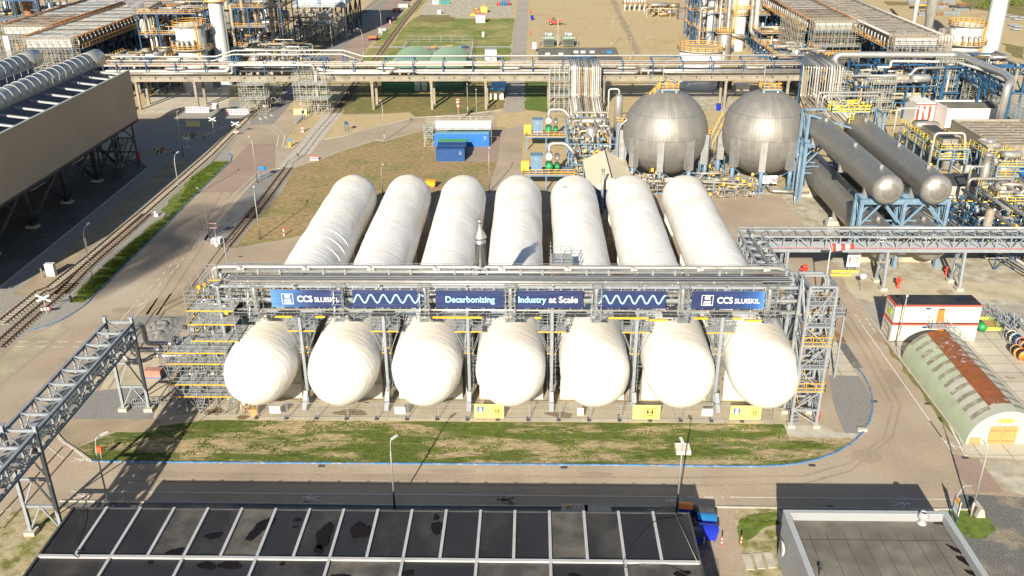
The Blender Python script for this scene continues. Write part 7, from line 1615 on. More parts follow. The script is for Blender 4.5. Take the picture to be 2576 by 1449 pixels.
for k, (a, c, h, lb) in enumerate(((('21',172,1170),('21',272,1170),.95,'white site notice with red ban symbol, leftmost on the front fence'),(('21',1345,1185),('21',1445,1185),.95,'white site notice with red ban symbol below the third tank'),(('22',725,1192),('22',783,1192),1.05,'narrow white notice with yellow foot strip on the fence'),(('22',1895,1197),('22',1995,1197),.95,'white site notice with red ban symbol near the right end of the fence'))):
    p, q = K(*a, 1.6), K(*c, 1.6); t = thing('notice_board', lb, 'sign', ((p.x+q.x)/2, FY, 1)); y = FY-.07; z1 = 1.62; b = MB(); b.box(p.x, q.x, y-.02, y, z1-h, z1); b.build('board', m_lt, t); y -= .026; w_ = q.x-p.x
    if k != 2:
        b = MB(); b.box(q.x-w_*.3, q.x-.04, y-.003, y, z1-.2, z1-.04); b.build('yellow_field', m_ban, t); b = MB(); n = 14; cx_, cz = p.x+w_*.5, z1-.25
        for j in range(n): a0, a1 = 6.283*j/n, 6.283*(j+1)/n; b.add([(cx_+.15*math.cos(a0),y-.003,cz+.15*math.sin(a0)),(cx_+.15*math.cos(a1),y-.003,cz+.15*math.sin(a1)),(cx_+.11*math.cos(a1),y-.003,cz+.11*math.sin(a1)),(cx_+.11*math.cos(a0),y-.003,cz+.11*math.sin(a0))], [(0,1,2,3)])
        b.add([(cx_-.1,y-.004,cz+.06),(cx_-.06,y-.004,cz+.1),(cx_+.1,y-.004,cz-.06),(cx_+.06,y-.004,cz-.1)], [(0,1,2,3)]); b.build('ban_symbol', m_red, t); b = MB(); b.box(p.x+.05,p.x+w_*.14,y-.003,y,z1-.18,z1-.05)
        for j in range(3): b.box(p.x+.12, q.x-.12, y-.003, y, z1-h+.12+.13*j, z1-h+.16+.13*j)
        b.build('small_print', m_cyan2, t)
    else: b = MB(); b.box(p.x, q.x, y-.003, y, z1-h, z1-h+.16); b.build('yellow_strip', m_ban, t); b = MB(); b.box(p.x+.25, p.x+.5, y-.003, y, z1-.45, z1-.42); b.box(p.x+.55, p.x+.6, y-.003, y, z1-.6, z1-.35); b.build('small_print', m_dark, t)
# stains on the pad
m_damp = mat('damp_concrete', (.16,.105,.05), .7, var=.2, scale=1, coord='World')
for k, (tt, u, v_, ru, rv) in enumerate((('21',940,1215,1.7,.75),('21',550,1110,.35,.12),('21',1085,1125,.35,.2),('22',560,1235,1.5,.65),('22',1110,1238,.2,.2),('20',2010,1205,1.0,.9),('20',2270,1260,.8,.4),('23',1830,90,1.1,1.0),('23',2440,890,.55,.35),('33',60,40,.1,.1))):
    blob('stain', None, tt, u, v_, ru, rv, .032, m_damp if k < 7 else m_dirt, 80+k)
for k, (tt, u, v_) in enumerate((('31',670,422),('31',530,762),('32',598,436),('32',90,782),('33',590,416),('33',757,806),('23',1172,1113),('33',2020,345),('23',1670,1135),('10',2250,1090))):
    q = K(tt, u, v_); b = MB(); b.box(q.x-.35, q.x+.35, q.y-.2, q.y+.2, .02, .045); o = b.build('drain', m_dark); o['kind'] = 'structure'
# ------------------------------------------------------------ bins, bollards, boards near the camera
m_binb = mat('bin_blue', (.01,.03,.42), .5, var=.12); m_binb2 = mat('bin_lid_blue', (.015,.17,.40), .5, var=.12); m_bing = mat('bin_green', (.015,.045,.03), .5, var=.1)
def bin_(label, q, w_, d_, h, mb, ml, rot=0, lid=1):
    t = thing('waste_bin', label, 'bin', (q.x, q.y, 0), 'waste bins beside the black roofed hall', rot); t['o_'] = [0,0,0]
    b = MB(); k = .82; vs = [(-w_*k/2,-d_*k/2,.18),(w_*k/2,-d_*k/2,.18),(w_*k/2,d_*k/2,.18),(-w_*k/2,d_*k/2,.18),(-w_/2,-d_/2,h),(w_/2,-d_/2,h),(w_/2,d_/2,h),(-w_/2,d_/2,h)]; b.add(vs, [(0,3,2,1),(4,5,6,7),(0,1,5,4),(1,2,6,5),(2,3,7,6),(3,0,4,7)]); b.build('body', mb, t)
    b = MB(); n = 6; vs = []
    for j in range(n+1): yy = -d_/2-.04+(d_+.08)*j/n; zz = h+.02+.16*math.sin(math.pi*j/n)*lid+.04; vs += [(-w_/2-.04, yy, zz), (w_/2+.04, yy, zz)]
    b.add(vs, [(2*j, 2*j+1, 2*j+3, 2*j+2) for j in range(n)]); b.box(-w_/2-.04, w_/2+.04, -d_/2-.05, d_/2+.04, h, h+.05); b.build('lid', ml, t)
    for x in (-w_*.36, w_*.36):
        for y in (-d_*.33, d_*.33): b = MB(); b.tube([(x-.04,y,.1),(x+.04,y,.1)], .1, 8); b.build('wheel', m_black, t)
    b = MB(); b.bar((-w_/2-.1,0,h-.08),(w_/2+.1,0,h-.08),.05); b.build('handle', m_dark, t)
bin_('waste bin with orange lid behind the hall corner', K('32',1732,845,.6), 1.3, 1.0, 1.25, m_binb, m_orange, -.15)
bin_('narrow dark green wheelie bin', K('32',1815,850,.5), .55, .65, 1.0, m_bing, m_bing, 0, .6)
bin_('blue waste bin with black lid at the head of the row', K('32',1905,870,.6), 1.8, 1.1, 1.2, m_binb, m_dark, -.1)
bin_('waste bin with mid blue lid, middle of the row', K('32',1930,940,.6), 1.7, 1.1, 1.2, m_binb, m_binb2, -.1)
bin_('bright blue waste bin nearest the camera in the row', K('32',1946,1050,.6), 1.7, 1.15, 1.25, m_binb, m_binb, -.1)
bin_('dark lidded blue bin tucked under the roof edge', K('32',1822,1085,.6), 1.2, 1.3, 1.2, m_binb, m_dark, -.1)
def bollard(label, q, h=1.0): 
    t = thing('bollard', label, 'bollard', (q.x, q.y, 0), 'red and white bollards beside the driveway')
    for k in range(5): b = MB(); b.tube([(q.x,q.y,h*k/5),(q.x,q.y,h*(k+1)/5)], .07, 10); b.build('band', m_red if k % 2 == 0 else m_lt, t)
for (u, v_), lb in zip(((1903,1152),(2070,1158),(2252,1152)), ('red and white bollard beside the bright blue bin','red and white bollard in the middle of the driveway','red and white bollard at the edge of the grass')): bollard(lb, K('32', u, v_))
q = K('32',1715,320); t = MB(); t.box(q.x-.75, q.x+.8, q.y, q.y+1.6, 0, .5); single(t.build('concrete_box', m_saddle), 'low white concrete box on the front lawn behind a street lamp', 'concrete block')
q = K('30',950,348); t = thing('call_box', 'small orange red alarm box on a post on the front lawn', 'alarm box', (q.x, q.y, 0)); b = MB(); b.bar((q.x,q.y,0),(q.x,q.y,.9),.08); b.build('post', m_lamp, t); b = MB(); b.box(q.x-.25,q.x+.25,q.y-.15,q.y+.15,.8,1.45); b.build('box', mat('signal_orange', (.8,.10,.02), .5), t)
# foreground sign board
a, c = K('33',1888,890), K('33',1932,955); t = thing('notice_board', 'white and orange notice board on blue posts beside the grey parapet building', 'sign', ((a.x+c.x)/2, (a.y+c.y)/2, 0)); d = (c-a)
for p in (a, c): b = MB(); b.bar(p, p+V((0,0,2.6)), .1); b.build('post', m_navy, t)
nrm = V((d.y,-d.x,0)).normalized()*.04; nrm = -nrm if nrm.y > 0 and False else nrm
def panel(z0, z1, m, o=0.0, u0=-.12, u1=1.12, name='board'):
    b = MB(); n2 = nrm.normalized()
    for s_ in (1,):
        p0, p1 = a+d*u0, a+d*u1; q0 = [p0-n2*(.03+o), p1-n2*(.03+o), p1+n2*(.03+o), p0+n2*(.03+o)]; b.add([(v.x,v.y,z0) for v in q0]+[(v.x,v.y,z1) for v in q0], [(0,3,2,1),(4,5,6,7),(0,1,5,4),(1,2,6,5),(2,3,7,6),(3,0,4,7)])
    return b.build(name, m, t)
panel(.9, 2.55, m_lt); panel(1.95, 2.53, mat('amber_field', (.75,.40,.03), .6), .006, -.11, 1.11, 'amber_field'); panel(2.2, 2.32, m_navy, .01, .0, .12, 'pictogram'); panel(2.2, 2.36, m_black, .01, .85, 1.0, 'pictogram')
for k in range(4): panel(1.55, 1.68, m_navy, .007, .1+.22*k, .18+.22*k, 'pictogram'); panel(1.3, 1.42, m_dark, .007, .1+.22*k, .18+.22*k, 'pictogram')
q = K('33',2150,890); t = thing('barrier_block', 'striped concrete barrier beside the bottom right street lamp', 'barrier', (q.x, q.y, 0)); b = MB(); b.add([(q.x-.4,q.y-.3,0),(q.x+.5,q.y-.3,0),(q.x+.5,q.y+1.2,0),(q.x-.4,q.y+1.2,0),(q.x-.15,q.y-.25,.95),(q.x+.2,q.y-.25,.95),(q.x+.2,q.y+1.2,.95),(q.x-.15,q.y+1.2,.95)], [(0,3,2,1),(4,5,6,7),(0,1,5,4),(1,2,6,5),(2,3,7,6),(3,0,4,7)]); b.build('block', m_concrete, t)
b = MB(); b.box(q.x-.42,q.x-.17,q.y+.2,q.y+.45,.1,.8); b.build('dark_stripe', m_dark, t); b = MB(); b.box(q.x-.44,q.x-.18,q.y+.6,q.y+.85,.1,.8); b.build('orange_stripe', m_orange, t)
q = K('33',2105,215); t = thing('pallet_fence', 'wooden pallet leaning at the front corner of the arched hut', 'pallet', (q.x, q.y, 0)); b = MB()
for k in range(7): b.box(q.x-.6+.18*k, q.x-.5+.18*k, q.y, q.y+.06, .1, .8)
b.box(q.x-.62,q.x+.62,q.y-.04,q.y-.005,.1,.2); b.box(q.x-.62,q.x+.62,q.y-.04,q.y-.005,.7,.8); b.build('slats', m_wood, t)
for k, (u, v_, w_) in enumerate(((695,812,2.6),(915,822,2.6))): q = K('32', u, v_); b = MB(); b.box(q.x-w_/2, q.x+w_/2, q.y-1.0, q.y+.4, .03, .18); single(b.build('concrete_plate', m_concrete), ('grey concrete plate with the striped barrier arm on it','grey concrete plate right of the barrier arm')[k], 'concrete plate')
q = K('32',650,790,.4); t = thing('striped_barrier', 'red and white striped barrier arm lying on a concrete plate', 'barrier', (q.x, q.y, .2))
for k in range(6): b = MB(); b.bar((q.x+.05+.2*k, q.y-.02*k, .45-.03*k), (q.x+.25+.2*k, q.y-.02*k-.02, .42-.03*k), .08); b.build('band', m_red if k % 2 else m_lt, t)
b = MB(); b.tube([(q.x-.1,q.y-.1,.2),(q.x-.1,q.y+.1,.2)], .3, 12); b.build('disc', m_yrail2, t)
for k, u in enumerate((2322,2424,2526)): q = K('32', u, 1330-8*k); b = MB(); b.box(q.x-.36, q.x+.37, q.y-.9, q.y+1.1, .035, .11); single(b.build('paving_slab', m_concrete), ('left','middle','right')[k]+' of three long paving slabs on the grass by the driveway', 'paving slab')
# pallet of bricks, stone, bags
q = K('20',1445,880); t = thing('brick_pallet', 'red brick pallet standing beside the left scaffolding', 'pallet', (q.x, q.y, 0)); b = MB()
for i in range(5):
    for j in range(4): b.box(q.x-1.0+.42*i, q.x-.6+.42*i, q.y-.5, q.y+.5, .15+.24*j, .37+.24*j)
b.build('bricks', mat('red_bricks', (.42,.20,.15), .8, var=.2), t); b = MB(); b.box(q.x-1.1, q.x+1.2, q.y-.55, q.y+.55, 0, .13); b.build('pallet', m_binb2, t)
q = K('23',1058,1388); b = MB(); b.box(q.x-.5,q.x+.5,q.y-.2,q.y+.3,.03,.3); single(b.build('stone_block', m_concrete), 'pale stone block lying on the kerb by the gravel bed', 'stone block')
t = thing('rubble_heap', 'heap of grey rubble behind the left truss bridge', 'rubble', (K('20',1500,430).x, K('20',1500,430).y, 0)); b = MB(); n = 22; p0, p1 = K('20',1230,570), K('20',1720,320); vs = []
for j in range(n+1):
    for i in range(n+1):
        u, v_ = i/n, j/n; x = p0.x+(p1.x-p0.x)*u; y = p0.y+(p1.y-p0.y)*v_; e = max(0, math.sin(u*math.pi))*max(0, math.sin(v_*math.pi)); vs.append((x, y, .01+e*(.35+.9*abs(NZ.noise(V((u*5, v_*5, 2)))))+.08*NZ.noise(V((u*30, v_*30, 0)))*e))
b.add(vs, [(j*(n+1)+i, j*(n+1)+i+1, (j+1)*(n+1)+i+1, (j+1)*(n+1)+i) for j in range(n) for i in range(n)]); b.build('heap', m_gravel, t)
t = thing('ladder_gate', 'low grey barrier fence between the trestle feet', 'barrier', (-46, 89.6, 0)); b = MB(); b.rail([(-46.9,89.8,0),(-43.6,90.2,0)], 1.1, .05, .25); b.build('fence', m_galv, t)
# right side yard
q = K('23',2230,430); t = thing('trailer', 'lime green open trailer beside the white cabins', 'trailer', (q.x, q.y, 0)); b = MB(); b.box(q.x-1,q.x+1,q.y-1.5,q.y+1.6,.55,.62); b.build('bed', m_wood, t); b = MB()
for a in ((q.x-1.05,q.x-1,q.y-1.55,q.y+1.65),(q.x+1,q.x+1.05,q.y-1.55,q.y+1.65),(q.x-1,q.x+1,q.y-1.6,q.y-1.55),(q.x-1,q.x+1,q.y+1.6,q.y+1.65)): b.box(*a, .5, .95)
b.build('side_board', m_lime, t)
for x in (-1.15, 1.15):
    for y in (-.4, .4): b = MB(); b.tube([(q.x+x-.1,q.y+y,.33),(q.x+x+.1,q.y+y,.33)], .33, 12); b.build('wheel', m_black, t)
b = MB(); b.bar((q.x,q.y+1.6,.5),(q.x,q.y+3,.5),.1); b.build('drawbar', m_dark, t)
q = K('23',2150,460); t = thing('tank_cart', 'green drum on wheels between the cabins and the lime trailer', 'tank cart', (q.x, q.y, 0)); b = MB(); b.lathe([(0,-1),(.5,-.9),(.55,-.5),(.55,.6),(0,.8)], (q.x, q.y, 1.0), 'y', 16); b.build('drum', m_green, t)
for s_ in (-.5,.5): b = MB(); b.tube([(q.x+s_-.08,q.y,.3),(q.x+s_+.08,q.y,.3)], .3, 10); b.build('wheel', m_black, t)
mm = [m_cream, m_binb2, m_orange, m_pipe_d, m_wood, m_orange]
for k in range(6):
    q = K('23', 2455+38*(k % 4)+10*k, 545+34*k); t = thing('cable_drum', ('pale wooden cable drum with black rim, first of the row at the right edge','blue edged cable drum, second of the row at the right edge','orange cable drum, third of the row at the right edge','grey cable drum, fourth of the row at the right edge','brown wooden cable drum, fifth of the row at the right edge','orange cable drum at the near end of the row')[k], 'cable drum', (q.x, q.y, 0), 'cable drums at the right edge')
    r_ = .68; b = MB(); b.lathe([(0,-.5),(r_,-.5),(r_,-.42),(.5,-.42),(.5,.42),(r_,.42),(r_,.5),(0,.5)], (q.x, q.y, r_), 'y', 22); b.build('drum', mm[k], t); b = MB(); b.lathe([(.51,-.41),(.6,-.4),(.6,.4),(.51,.41)], (q.x, q.y, r_), 'y', 20); b.build('wound_cable', m_black, t)
for k, (u, v_) in enumerate(((2300,360),(2380,390),(2440,430),(2520,420))):
    q = K('23', u, v_); t = thing('barrier_trailer', ('first','second','third','fourth')[k]+' galvanised folding frame trailer stored behind the lime trailer', 'trailer', (q.x, q.y, 0), 'galvanised frame trailers at the right edge'); r = random.Random(k); b = MB()
    for j in range(8): b.bar((q.x+r.uniform(-1.2,1.2), q.y+r.uniform(-1.5,1.5), r.uniform(.3,1)), (q.x+r.uniform(-1.2,1.2), q.y+r.uniform(-1.5,1.5), r.uniform(.6,2.2)), .09)
    b.bar((q.x-1,q.y,.5),(q.x+1,q.y,.5),.12); b.bar((q.x,q.y-2,.5),(q.x,q.y+2,.5),.12); b.build('frame', m_galv, t)
    for x in (-1, 1): b = MB(); b.tube([(q.x+x-.08,q.y,.32),(q.x+x+.08,q.y,.32)], .32, 12); b.build('wheel', m_black, t)
t = thing('yard_fence', 'wire fence with galvanised posts beside the cable drums', 'fence', tuple(K('23',2400,500))); p0, p1 = K('23',2180,330), K('23',2571,740); b = MB()
for k in range(7): p = p0.lerp(p1, k/6); b.bar(p, p+V((0,0,2)), .07)
for z in (.5,1,1.5,1.95): b.bar(p0+V((0,0,z)), p1+V((0,0,z)), .03)
b.build('fence', m_galv, t)
t = thing('yard_fence', 'wire fence around the left end of the white cabins', 'fence', tuple(K('23',1310,560))); pp = W('23',(1235,450),(1300,560),(1395,690)); b = MB()
for p in pp: b.bar(p, p+V((0,0,2.2)), .07)
for p, q in zip(pp, pp[1:]):
    for z in (.3,1.2,2.1): b.bar(p+V((0,0,z)), q+V((0,0,z)), .03)
b.bar(pp[1], pp[2]+V((0,0,2.1)), .05); b.build('fence', m_galv, t)
# white and brick buildings upper right
def hall(name, label, x0, x1, y0, y1, h, mw, mr, par=.25, cat='building'):
    t = thing(name, label, cat, ((x0+x1)/2, (y0+y1)/2, 0)); b = MB(); b.box(x0, x1, y0, y1, 0, h); b.build('wall', mw, t); b = MB(); b.box(x0+par, x1-par, y0+par, y1-par, h+.004, h+.05); b.build('roof', mr, t)
    b = MB(); b.box(x0-.05,x1+.05,y0-.05,y0+par-.01,h+.003,h+.35); b.box(x0-.05,x1+.05,y1-par+.01,y1+.05,h+.003,h+.35); b.box(x0-.05,x0+par-.01,y0+par,y1-par,h+.003,h+.35); b.box(x1-par+.01,x1+.05,y0+par,y1-par,h+.003,h+.35); b.build('parapet', mw, t); return t
m_off = mat('white_panel', (.66,.66,.64), .5, var=.04); m_bw = brick_mat('brown_brick', (.24,.20,.155), (.30,.25,.20), (.28,.25,.2), .8, .3, .03, var=.12)
t = hall('office_building', 'white flat roofed office behind the grey brick building at the upper right', 97.6, 111, 212.8, 221.5, 5.3, m_off, m_roofg)
for k in range(4): b = MB(); b.box(99+3.2*k, 99.7+3.2*k, 212.62, 212.73, 3.4, 4.2); b.build('vent', m_lt, t)
b = MB(); b.box(107.8, 109.0, 212.62, 212.74, 0, 2.4); b.build('door', m_binb2, t)
t = hall('striped_cabin', 'white cabin with red vertical stripes left of the white office', 92.8, 97.2, 219, 229, 5.2, m_off, m_off)
for k in range(3): b = MB(); b.box(93+1.4*k, 93.6+1.4*k, 218.85, 218.94, .5, 4.8); b.build('red_stripe', m_red, t)
b = MB(); b.box(92.7, 97.3, 218.8, 218.93, 5.0, 5.3); b.build('red_trim', m_red, t)
t = hall('brick_building', 'grey brown brick building with slatted roof at the right edge', 94.8, 113, 182.6, 204, 5.0, m_bw, m_concrete_old)
b = MB()
for k in range(9):
    for (xa, xb) in ((96, 104), (104.8, 112.6)): b.box(xa, xb, 184+2.15*k, 184.7+2.15*k, 5.07, 5.2)
b.build('roof_slats', m_slat_b, t)
t = thing('blue_shed', 'bright blue roofed shed cut by the right edge below the brick building', 'shed', (104, 170, 0)); q = K('13',2420,240,3.6); b = MB(); b.box(q.x+.2, q.x+15, q.y-7, q.y, 0, 3.3); b.build('wall', m_galv, t); b = MB(); b.add([(q.x,q.y-8,3.3),(q.x+16,q.y-8,3.3),(q.x+16,q.y+.5,4.3),(q.x,q.y+.5,4.3),(q.x,q.y-8,3.1),(q.x+16,q.y-8,3.1),(q.x+16,q.y+.5,4.1),(q.x,q.y+.5,4.1)], [(0,1,2,3),(4,7,6,5),(0,4,5,1),(1,5,6,2),(2,6,7,3),(3,7,4,0)]); b.build('roof', mat('bright_blue_sheet', (.02,.17,.5), .5, var=.08, stretch=(4,.3,1)), t)
q = K('13',1900,240); b = MB(); b.box(q.x, q.x+9, q.y-4, q.y+5, 0, 1.3); o = thing('low_roof', 'low black topped concrete pit with fan discs right of the upper grey tanks', 'pit cover', (q.x, q.y, 0)); b.build('wall', m_concrete, o); b = MB(); b.box(q.x+.2, q.x+8.8, q.y-3.8, q.y+4.8, 1.31, 1.45); b.build('cover', m_dark, o)
q = K('13',1880,560); o = thing('low_roof', 'second low black topped pit behind the slim silver column', 'pit cover', (q.x, q.y, 0)); b = MB(); b.box(q.x, q.x+13, q.y+1, q.y+9, 0, 2.3); b.build('wall', m_concrete, o); b = MB(); b.box(q.x+.2, q.x+12.8, q.y+1.2, q.y+8.8, 2.31, 2.45); b.build('cover', m_dark, o)
# hazard signs, hydrants
def board(label, tt, u, v_, h=1.8, w_=1.5, hb=.95, post=True, spots=((.2,m_red),(.75,m_orange))):
    q = K(tt, u, v_); t = thing('hazard_sign', label, 'sign', (q.x, q.y, 0)); b = MB(); b.box(q.x-w_/2, q.x+w_/2, q.y-.05, q.y, h-hb, h); b.build('board', m_lt, t)
    for f, m in spots: b = MB(); b.box(q.x-w_/2+w_*f-.12, q.x-w_/2+w_*f+.12, q.y-.06, q.y-.052, h-hb*.7, h-hb*.3); b.build('mark', m, t)
    b = MB(); b.bar((q.x-w_*.3,q.y+.04,0),(q.x-w_*.3,q.y+.04,h),.07); b.bar((q.x+w_*.3,q.y+.04,0),(q.x+w_*.3,q.y+.04,h),.07); b.build('post', m_galv, t); return t
board('white hazard board on the front leg of the left spherical tank', '12', 1552, 440, 1.9, 2.2); board('white hazard board on the front leg of the right spherical tank', '13', 180, 470, 3.0, 2.9, 1.6)
board('white hazard board below the right truss bridge beside the middle trestle', '13', 1350, 1190, 3.4, 2.9, 1.3); board('narrow white notice with grey top under the right truss bridge', '13', 960, 1240, 3.4, 2.0, 2.4)
board('small white notice beside the lower left grey tank', '13', 765, 835, 2.2, 1.1, 1.8)
board('white information board by the scaffolded rack leg in the left background', '00', 2025, 1048, 2.4, 1.7, 1.5); board('white notice board on the yard behind the dark roofed building', '02', 320, 490, 3.4, 1.3, 2.2, spots=())
def hydrant(label, tt, u, v_, h=1.0, r_=.16, lean=0):
    q = K(tt, u, v_); b = MB(); b.lathe([(r_*1.4,0),(r_*1.4,.08),(r_,.1),(r_,h*.75),(r_*1.35,h*.78),(r_*1.35,h*.9),(r_*.6,h),(0,h)], (q.x,q.y,0), n=12); b.box(q.x-r_*2,q.x+r_*2,q.y-.08,q.y+.08,h*.55,h*.7); single(b.build('hydrant', m_red), label, 'hydrant')
hydrant('orange red hydrant post below the right bridge on the sandy ground', '13', 1388, 1385, 1.9, .2); hydrant('red hydrant near the scaffolded trestle of the right bridge', '13', 1840, 1265, 1.5); hydrant('red hydrant beside the stair tower top in the brick road', '13', 510, 1275, 2.0, .3)
hydrant('small red hydrant at the near edge of the sandy yard', '02', 280, 325, 1.6); hydrant('small red hydrant at the far edge of the sandy yard', '02', 284, 122, 1.6); hydrant('red hydrant between the far rails at the level crossing', '01', 305, 930, 1.6)
for k, (tt, u, v_) in enumerate((('13',915,1235),('13',905,1270))): q = K(tt, u, v_); b = MB(); b.box(q.x-2.4, q.x+1.8 if not k else q.x+.8, q.y-.12, q.y+.12, .03, .3); single(b.build('wheel_stop', m_yrail2), ('far','near')[k]+' yellow low beam on the ground below the right bridge', 'barrier beam')
q = K('13',1045,1420); t = thing('round_sign', 'round white road sign on a thin post below the right bridge', 'sign', (q.x,q.y,0)); b = MB(); b.bar(q, q+V((0,0,2.6)), .07); b.build('post', m_galv, t); b = MB(); b.tube([(q.x,q.y-.05,2.5),(q.x,q.y-.01,2.5)], .42, 18); b.build('disc', m_lt, t)
# windsocks
def windsock(label, base, h, pts, r0, r1, n=5):
    t = thing('windsock', label, 'windsock', tuple(base)); b = MB(); b.tube([base, base+V((0,0,h))], .09, 8); b.build('pole', m_lamp, t); pts = [V(p)+base+V((0,0,h)) for p in pts]
    for k in range(n):
        f0, f1 = k/n*(len(pts)-1), (k+1)/n*(len(pts)-1); pp = lambda f: pts[min(int(f), len(pts)-2)].lerp(pts[min(int(f), len(pts)-2)+1], f-min(int(f), len(pts)-2)); b = MB(); b.tube([pp(f0), pp((f0+f1)/2), pp(f1)], [r0+(r1-r0)*k/n, r0+(r1-r0)*(k+.5)/n, r0+(r1-r0)*(k+1)/n], 14, caps=False); b.build('sock_band', m_red if k % 2 == 0 else m_lt, t)
    b = MB(); n2 = 14; p = pts[0]; d = (pts[1]-pts[0]).normalized(); a = d.cross(V((0,0,1))); a = a.normalized() if a.length > .1 else V((1,0,0)); c = a.cross(d).normalized(); b.tube([p+(a*math.cos(6.283*k/n2)+c*math.sin(6.283*k/n2))*r0 for k in range(n2+1)], .05, 5); b.build('hoop', m_lt, t)
q = K('13',765,1008,11.3); windsock('red and white windsock blowing to the right on a pole at the right bridge', V((q.x,q.y,0)), 11.3, [(0,0,0),(1.5,0,.12),(3.0,0,.18)], .58, .3)
windsock('limp red and white windsock hanging above the blue containers', K('01',1950,1140), 5.7, [(0,-.2,.0),(0,-.25,-1),(.1,-.2,-2.4)], .5, .25)
# level crossing signs
def crossing(label, base, h, s=1.0, bars=True):
    t = thing('crossing_sign', label, 'sign', tuple(base), 'level crossing signs'); b = MB(); b.bar(base, base+V((0,0,h)), .09); b.build('post', m_lamp, t)
    for s_ in (-1, 1): b = MB(); c = base+V((0,-.08-.02*s_,h-.25)); b.bar(c+V((-.85*s,0,-.42*s*s_)), c+V((.85*s,0,.42*s*s_)), .05, .2*s); b.build('cross_arm', m_lt, t)
    if bars:
        for j in range(6): b = MB(); x = base.x-.6*s+.2*s*j; b.box(x, x+.2*s, base.y-.12, base.y-.06, h*.18+.03*j, h*.18+.35*s+.03*j); b.build('stripe_board', m_red if j % 2 else m_lt, t)
crossing('double white crossing sign at the lower left railway with red striped boards', K('20',440,290), 2.7, 1.15); crossing('white crossing sign in the building shadow beside the black and yellow rails', K('10',1762,95), 3.0)
crossing('white crossing sign beside the far railway bend with striped boards', K('00',2215,1262), 3.0, 1.1); crossing('white crossing sign near the scaffolded rack leg at the level crossing', K('00',2492,1020), 3.0, 1.1); crossing('white crossing sign right of the tall scaffold by the middle road', K('01',152,1018), 3.4, 1.2); crossing('white crossing sign in the shade left of the far railway', K('00',2010,1300), 5.0, 1.0, bars=False)
def chevron(label, tt, u, v_, w_, h=1.5):
    q = K(tt, u, v_); t = thing('chevron_barrier', label, 'barrier', (q.x,q.y,0), 'red and white chevron barriers'); n = 8
    b = MB(); b.box(q.x-w_/2, q.x+w_/2, q.y, q.y+.5, 0, h*.95); b.build('block', m_lt, t)
    for k in range(n):
        b = MB(); x = q.x-w_/2+w_*k/n; c = w_/n*.55
        for z0, dz in ((.1*h, .4*h), (.52*h, .4*h)):
            o = .12*h; b.add([(x,q.y-.02,z0+o),(x+c,q.y-.02,z0),(x+c,q.y-.02,z0+dz-o),(x,q.y-.02,z0+dz)], [(0,1,2,3)])
        b.build('chevron', m_red, t)
chevron('red and white chevron barrier under the rack, the left of the pair', '00', 1845, 1052, 6.2); chevron('red and white chevron barrier at the foot of the open scaffold', '00', 2215, 1072, 6.2)
for lb, tt, u, v_ in (('yellow concrete barrier standing in the shaded gravel','00',1805,1185),('yellow concrete barrier below the tall scaffold','01',472,1072)): q = K(tt,u,v_); b = MB(); b.box(q.x-1.7,q.x+1.7,q.y-.1,q.y+.5,0,.35); b.box(q.x-1.7,q.x+1.7,q.y+.05,q.y+.35,.35,1.5); single(b.build('jersey_barrier', mat('cream_yellow', (.62,.52,.25), .8)), lb, 'barrier')
t_c = 0
for lb, tt, u, v_ in (('far set of black and yellow guard rails in the building shadow','00',1800,1290),('near set of black and yellow guard rails in the building shadow','10',1505,120)):
    q = K(tt,u,v_); t = thing('guard_rail', lb, 'guard rail', (q.x,q.y,0), 'black and yellow guard rails')
    for (dx, dy, ax) in ((-2.2,-.5,0),(0,-1.2,1),(1.4,-.3,0),(-.6,1.2,1)):
        for k in range(6):
            path = [(0,0,0),(0,0,.9),(.8,0,1.0),(1.6,0,.9),(1.6,0,0)]; f = [k/6*4, (k+1)/6*4]; g = lambda s: V(path[min(3,int(s))]).lerp(V(path[min(3,int(s))+1]), s-min(3,int(s))); a, c = g(f[0]), g(f[1]); 
            if ax: a = V((a.y, a.x, a.z)); c = V((c.y, c.x, c.z))
            o = V((q.x+dx, q.y+dy, 0)); b = MB(); b.tube([o+a, o+c], .11, 6); b.build('rail_band', m_black if k % 2 else m_yrail2, t)
    b = MB(); b.tube([(q.x,q.y,0),(q.x,q.y,1)], .2, 8); b.build('red_hydrant', m_red, t)
q = K('10',480,1275); b = MB(); b.box(q.x-.75,q.x+.6,q.y,q.y+.8,0,1.95); b.box(q.x-.8,q.x+.65,q.y-.04,q.y+.84,1.95,2.02); single(b.build('cabinet', m_white), 'white electrical cabinet left of the left railway', 'cabinet')
q = K('10',1465,710); b = MB(); b.box(q.x-.35,q.x+.35,q.y-.3,q.y+.3,0,.35); b.box(q.x-.35,q.x-.1,q.y-.1,q.y+.1,.35,.9); single(b.build('switch_box', m_lt), 'white railway switch lever box beside the verge', 'switch lever')
q = K('10',1290,175); b = MB(); b.box(q.x-.3,q.x+.4,q.y,q.y+.6,.0,1.6); single(b.build('fire_cabinet', m_red), 'red fire cabinet at the foot of the beige building legs', 'fire cabinet')
q = K('10',2018,910); t = thing('traffic_mirror', 'square traffic mirror with red and white rim beside the left road', 'traffic mirror', (q.x,q.y,0)); b = MB(); b.bar(q, q+V((0,0,2.0)), .08); b.build('post', m_lamp, t); b = MB(); b.box(q.x-.75,q.x+.55,q.y-.05,q.y-.01,1.7,2.6); b.build('mirror', mat('mirror_glass', (.35,.35,.35), .15, metal=1), t)
for k in range(6):
    b = MB(); x = q.x-.75+.217*k; b.box(x,x+.217,q.y-.07,q.y-.052,2.48,2.6); b.box(x,x+.217,q.y-.07,q.y-.052,1.7,1.82); b.build('rim', m_red if k % 2 else m_lt, t)
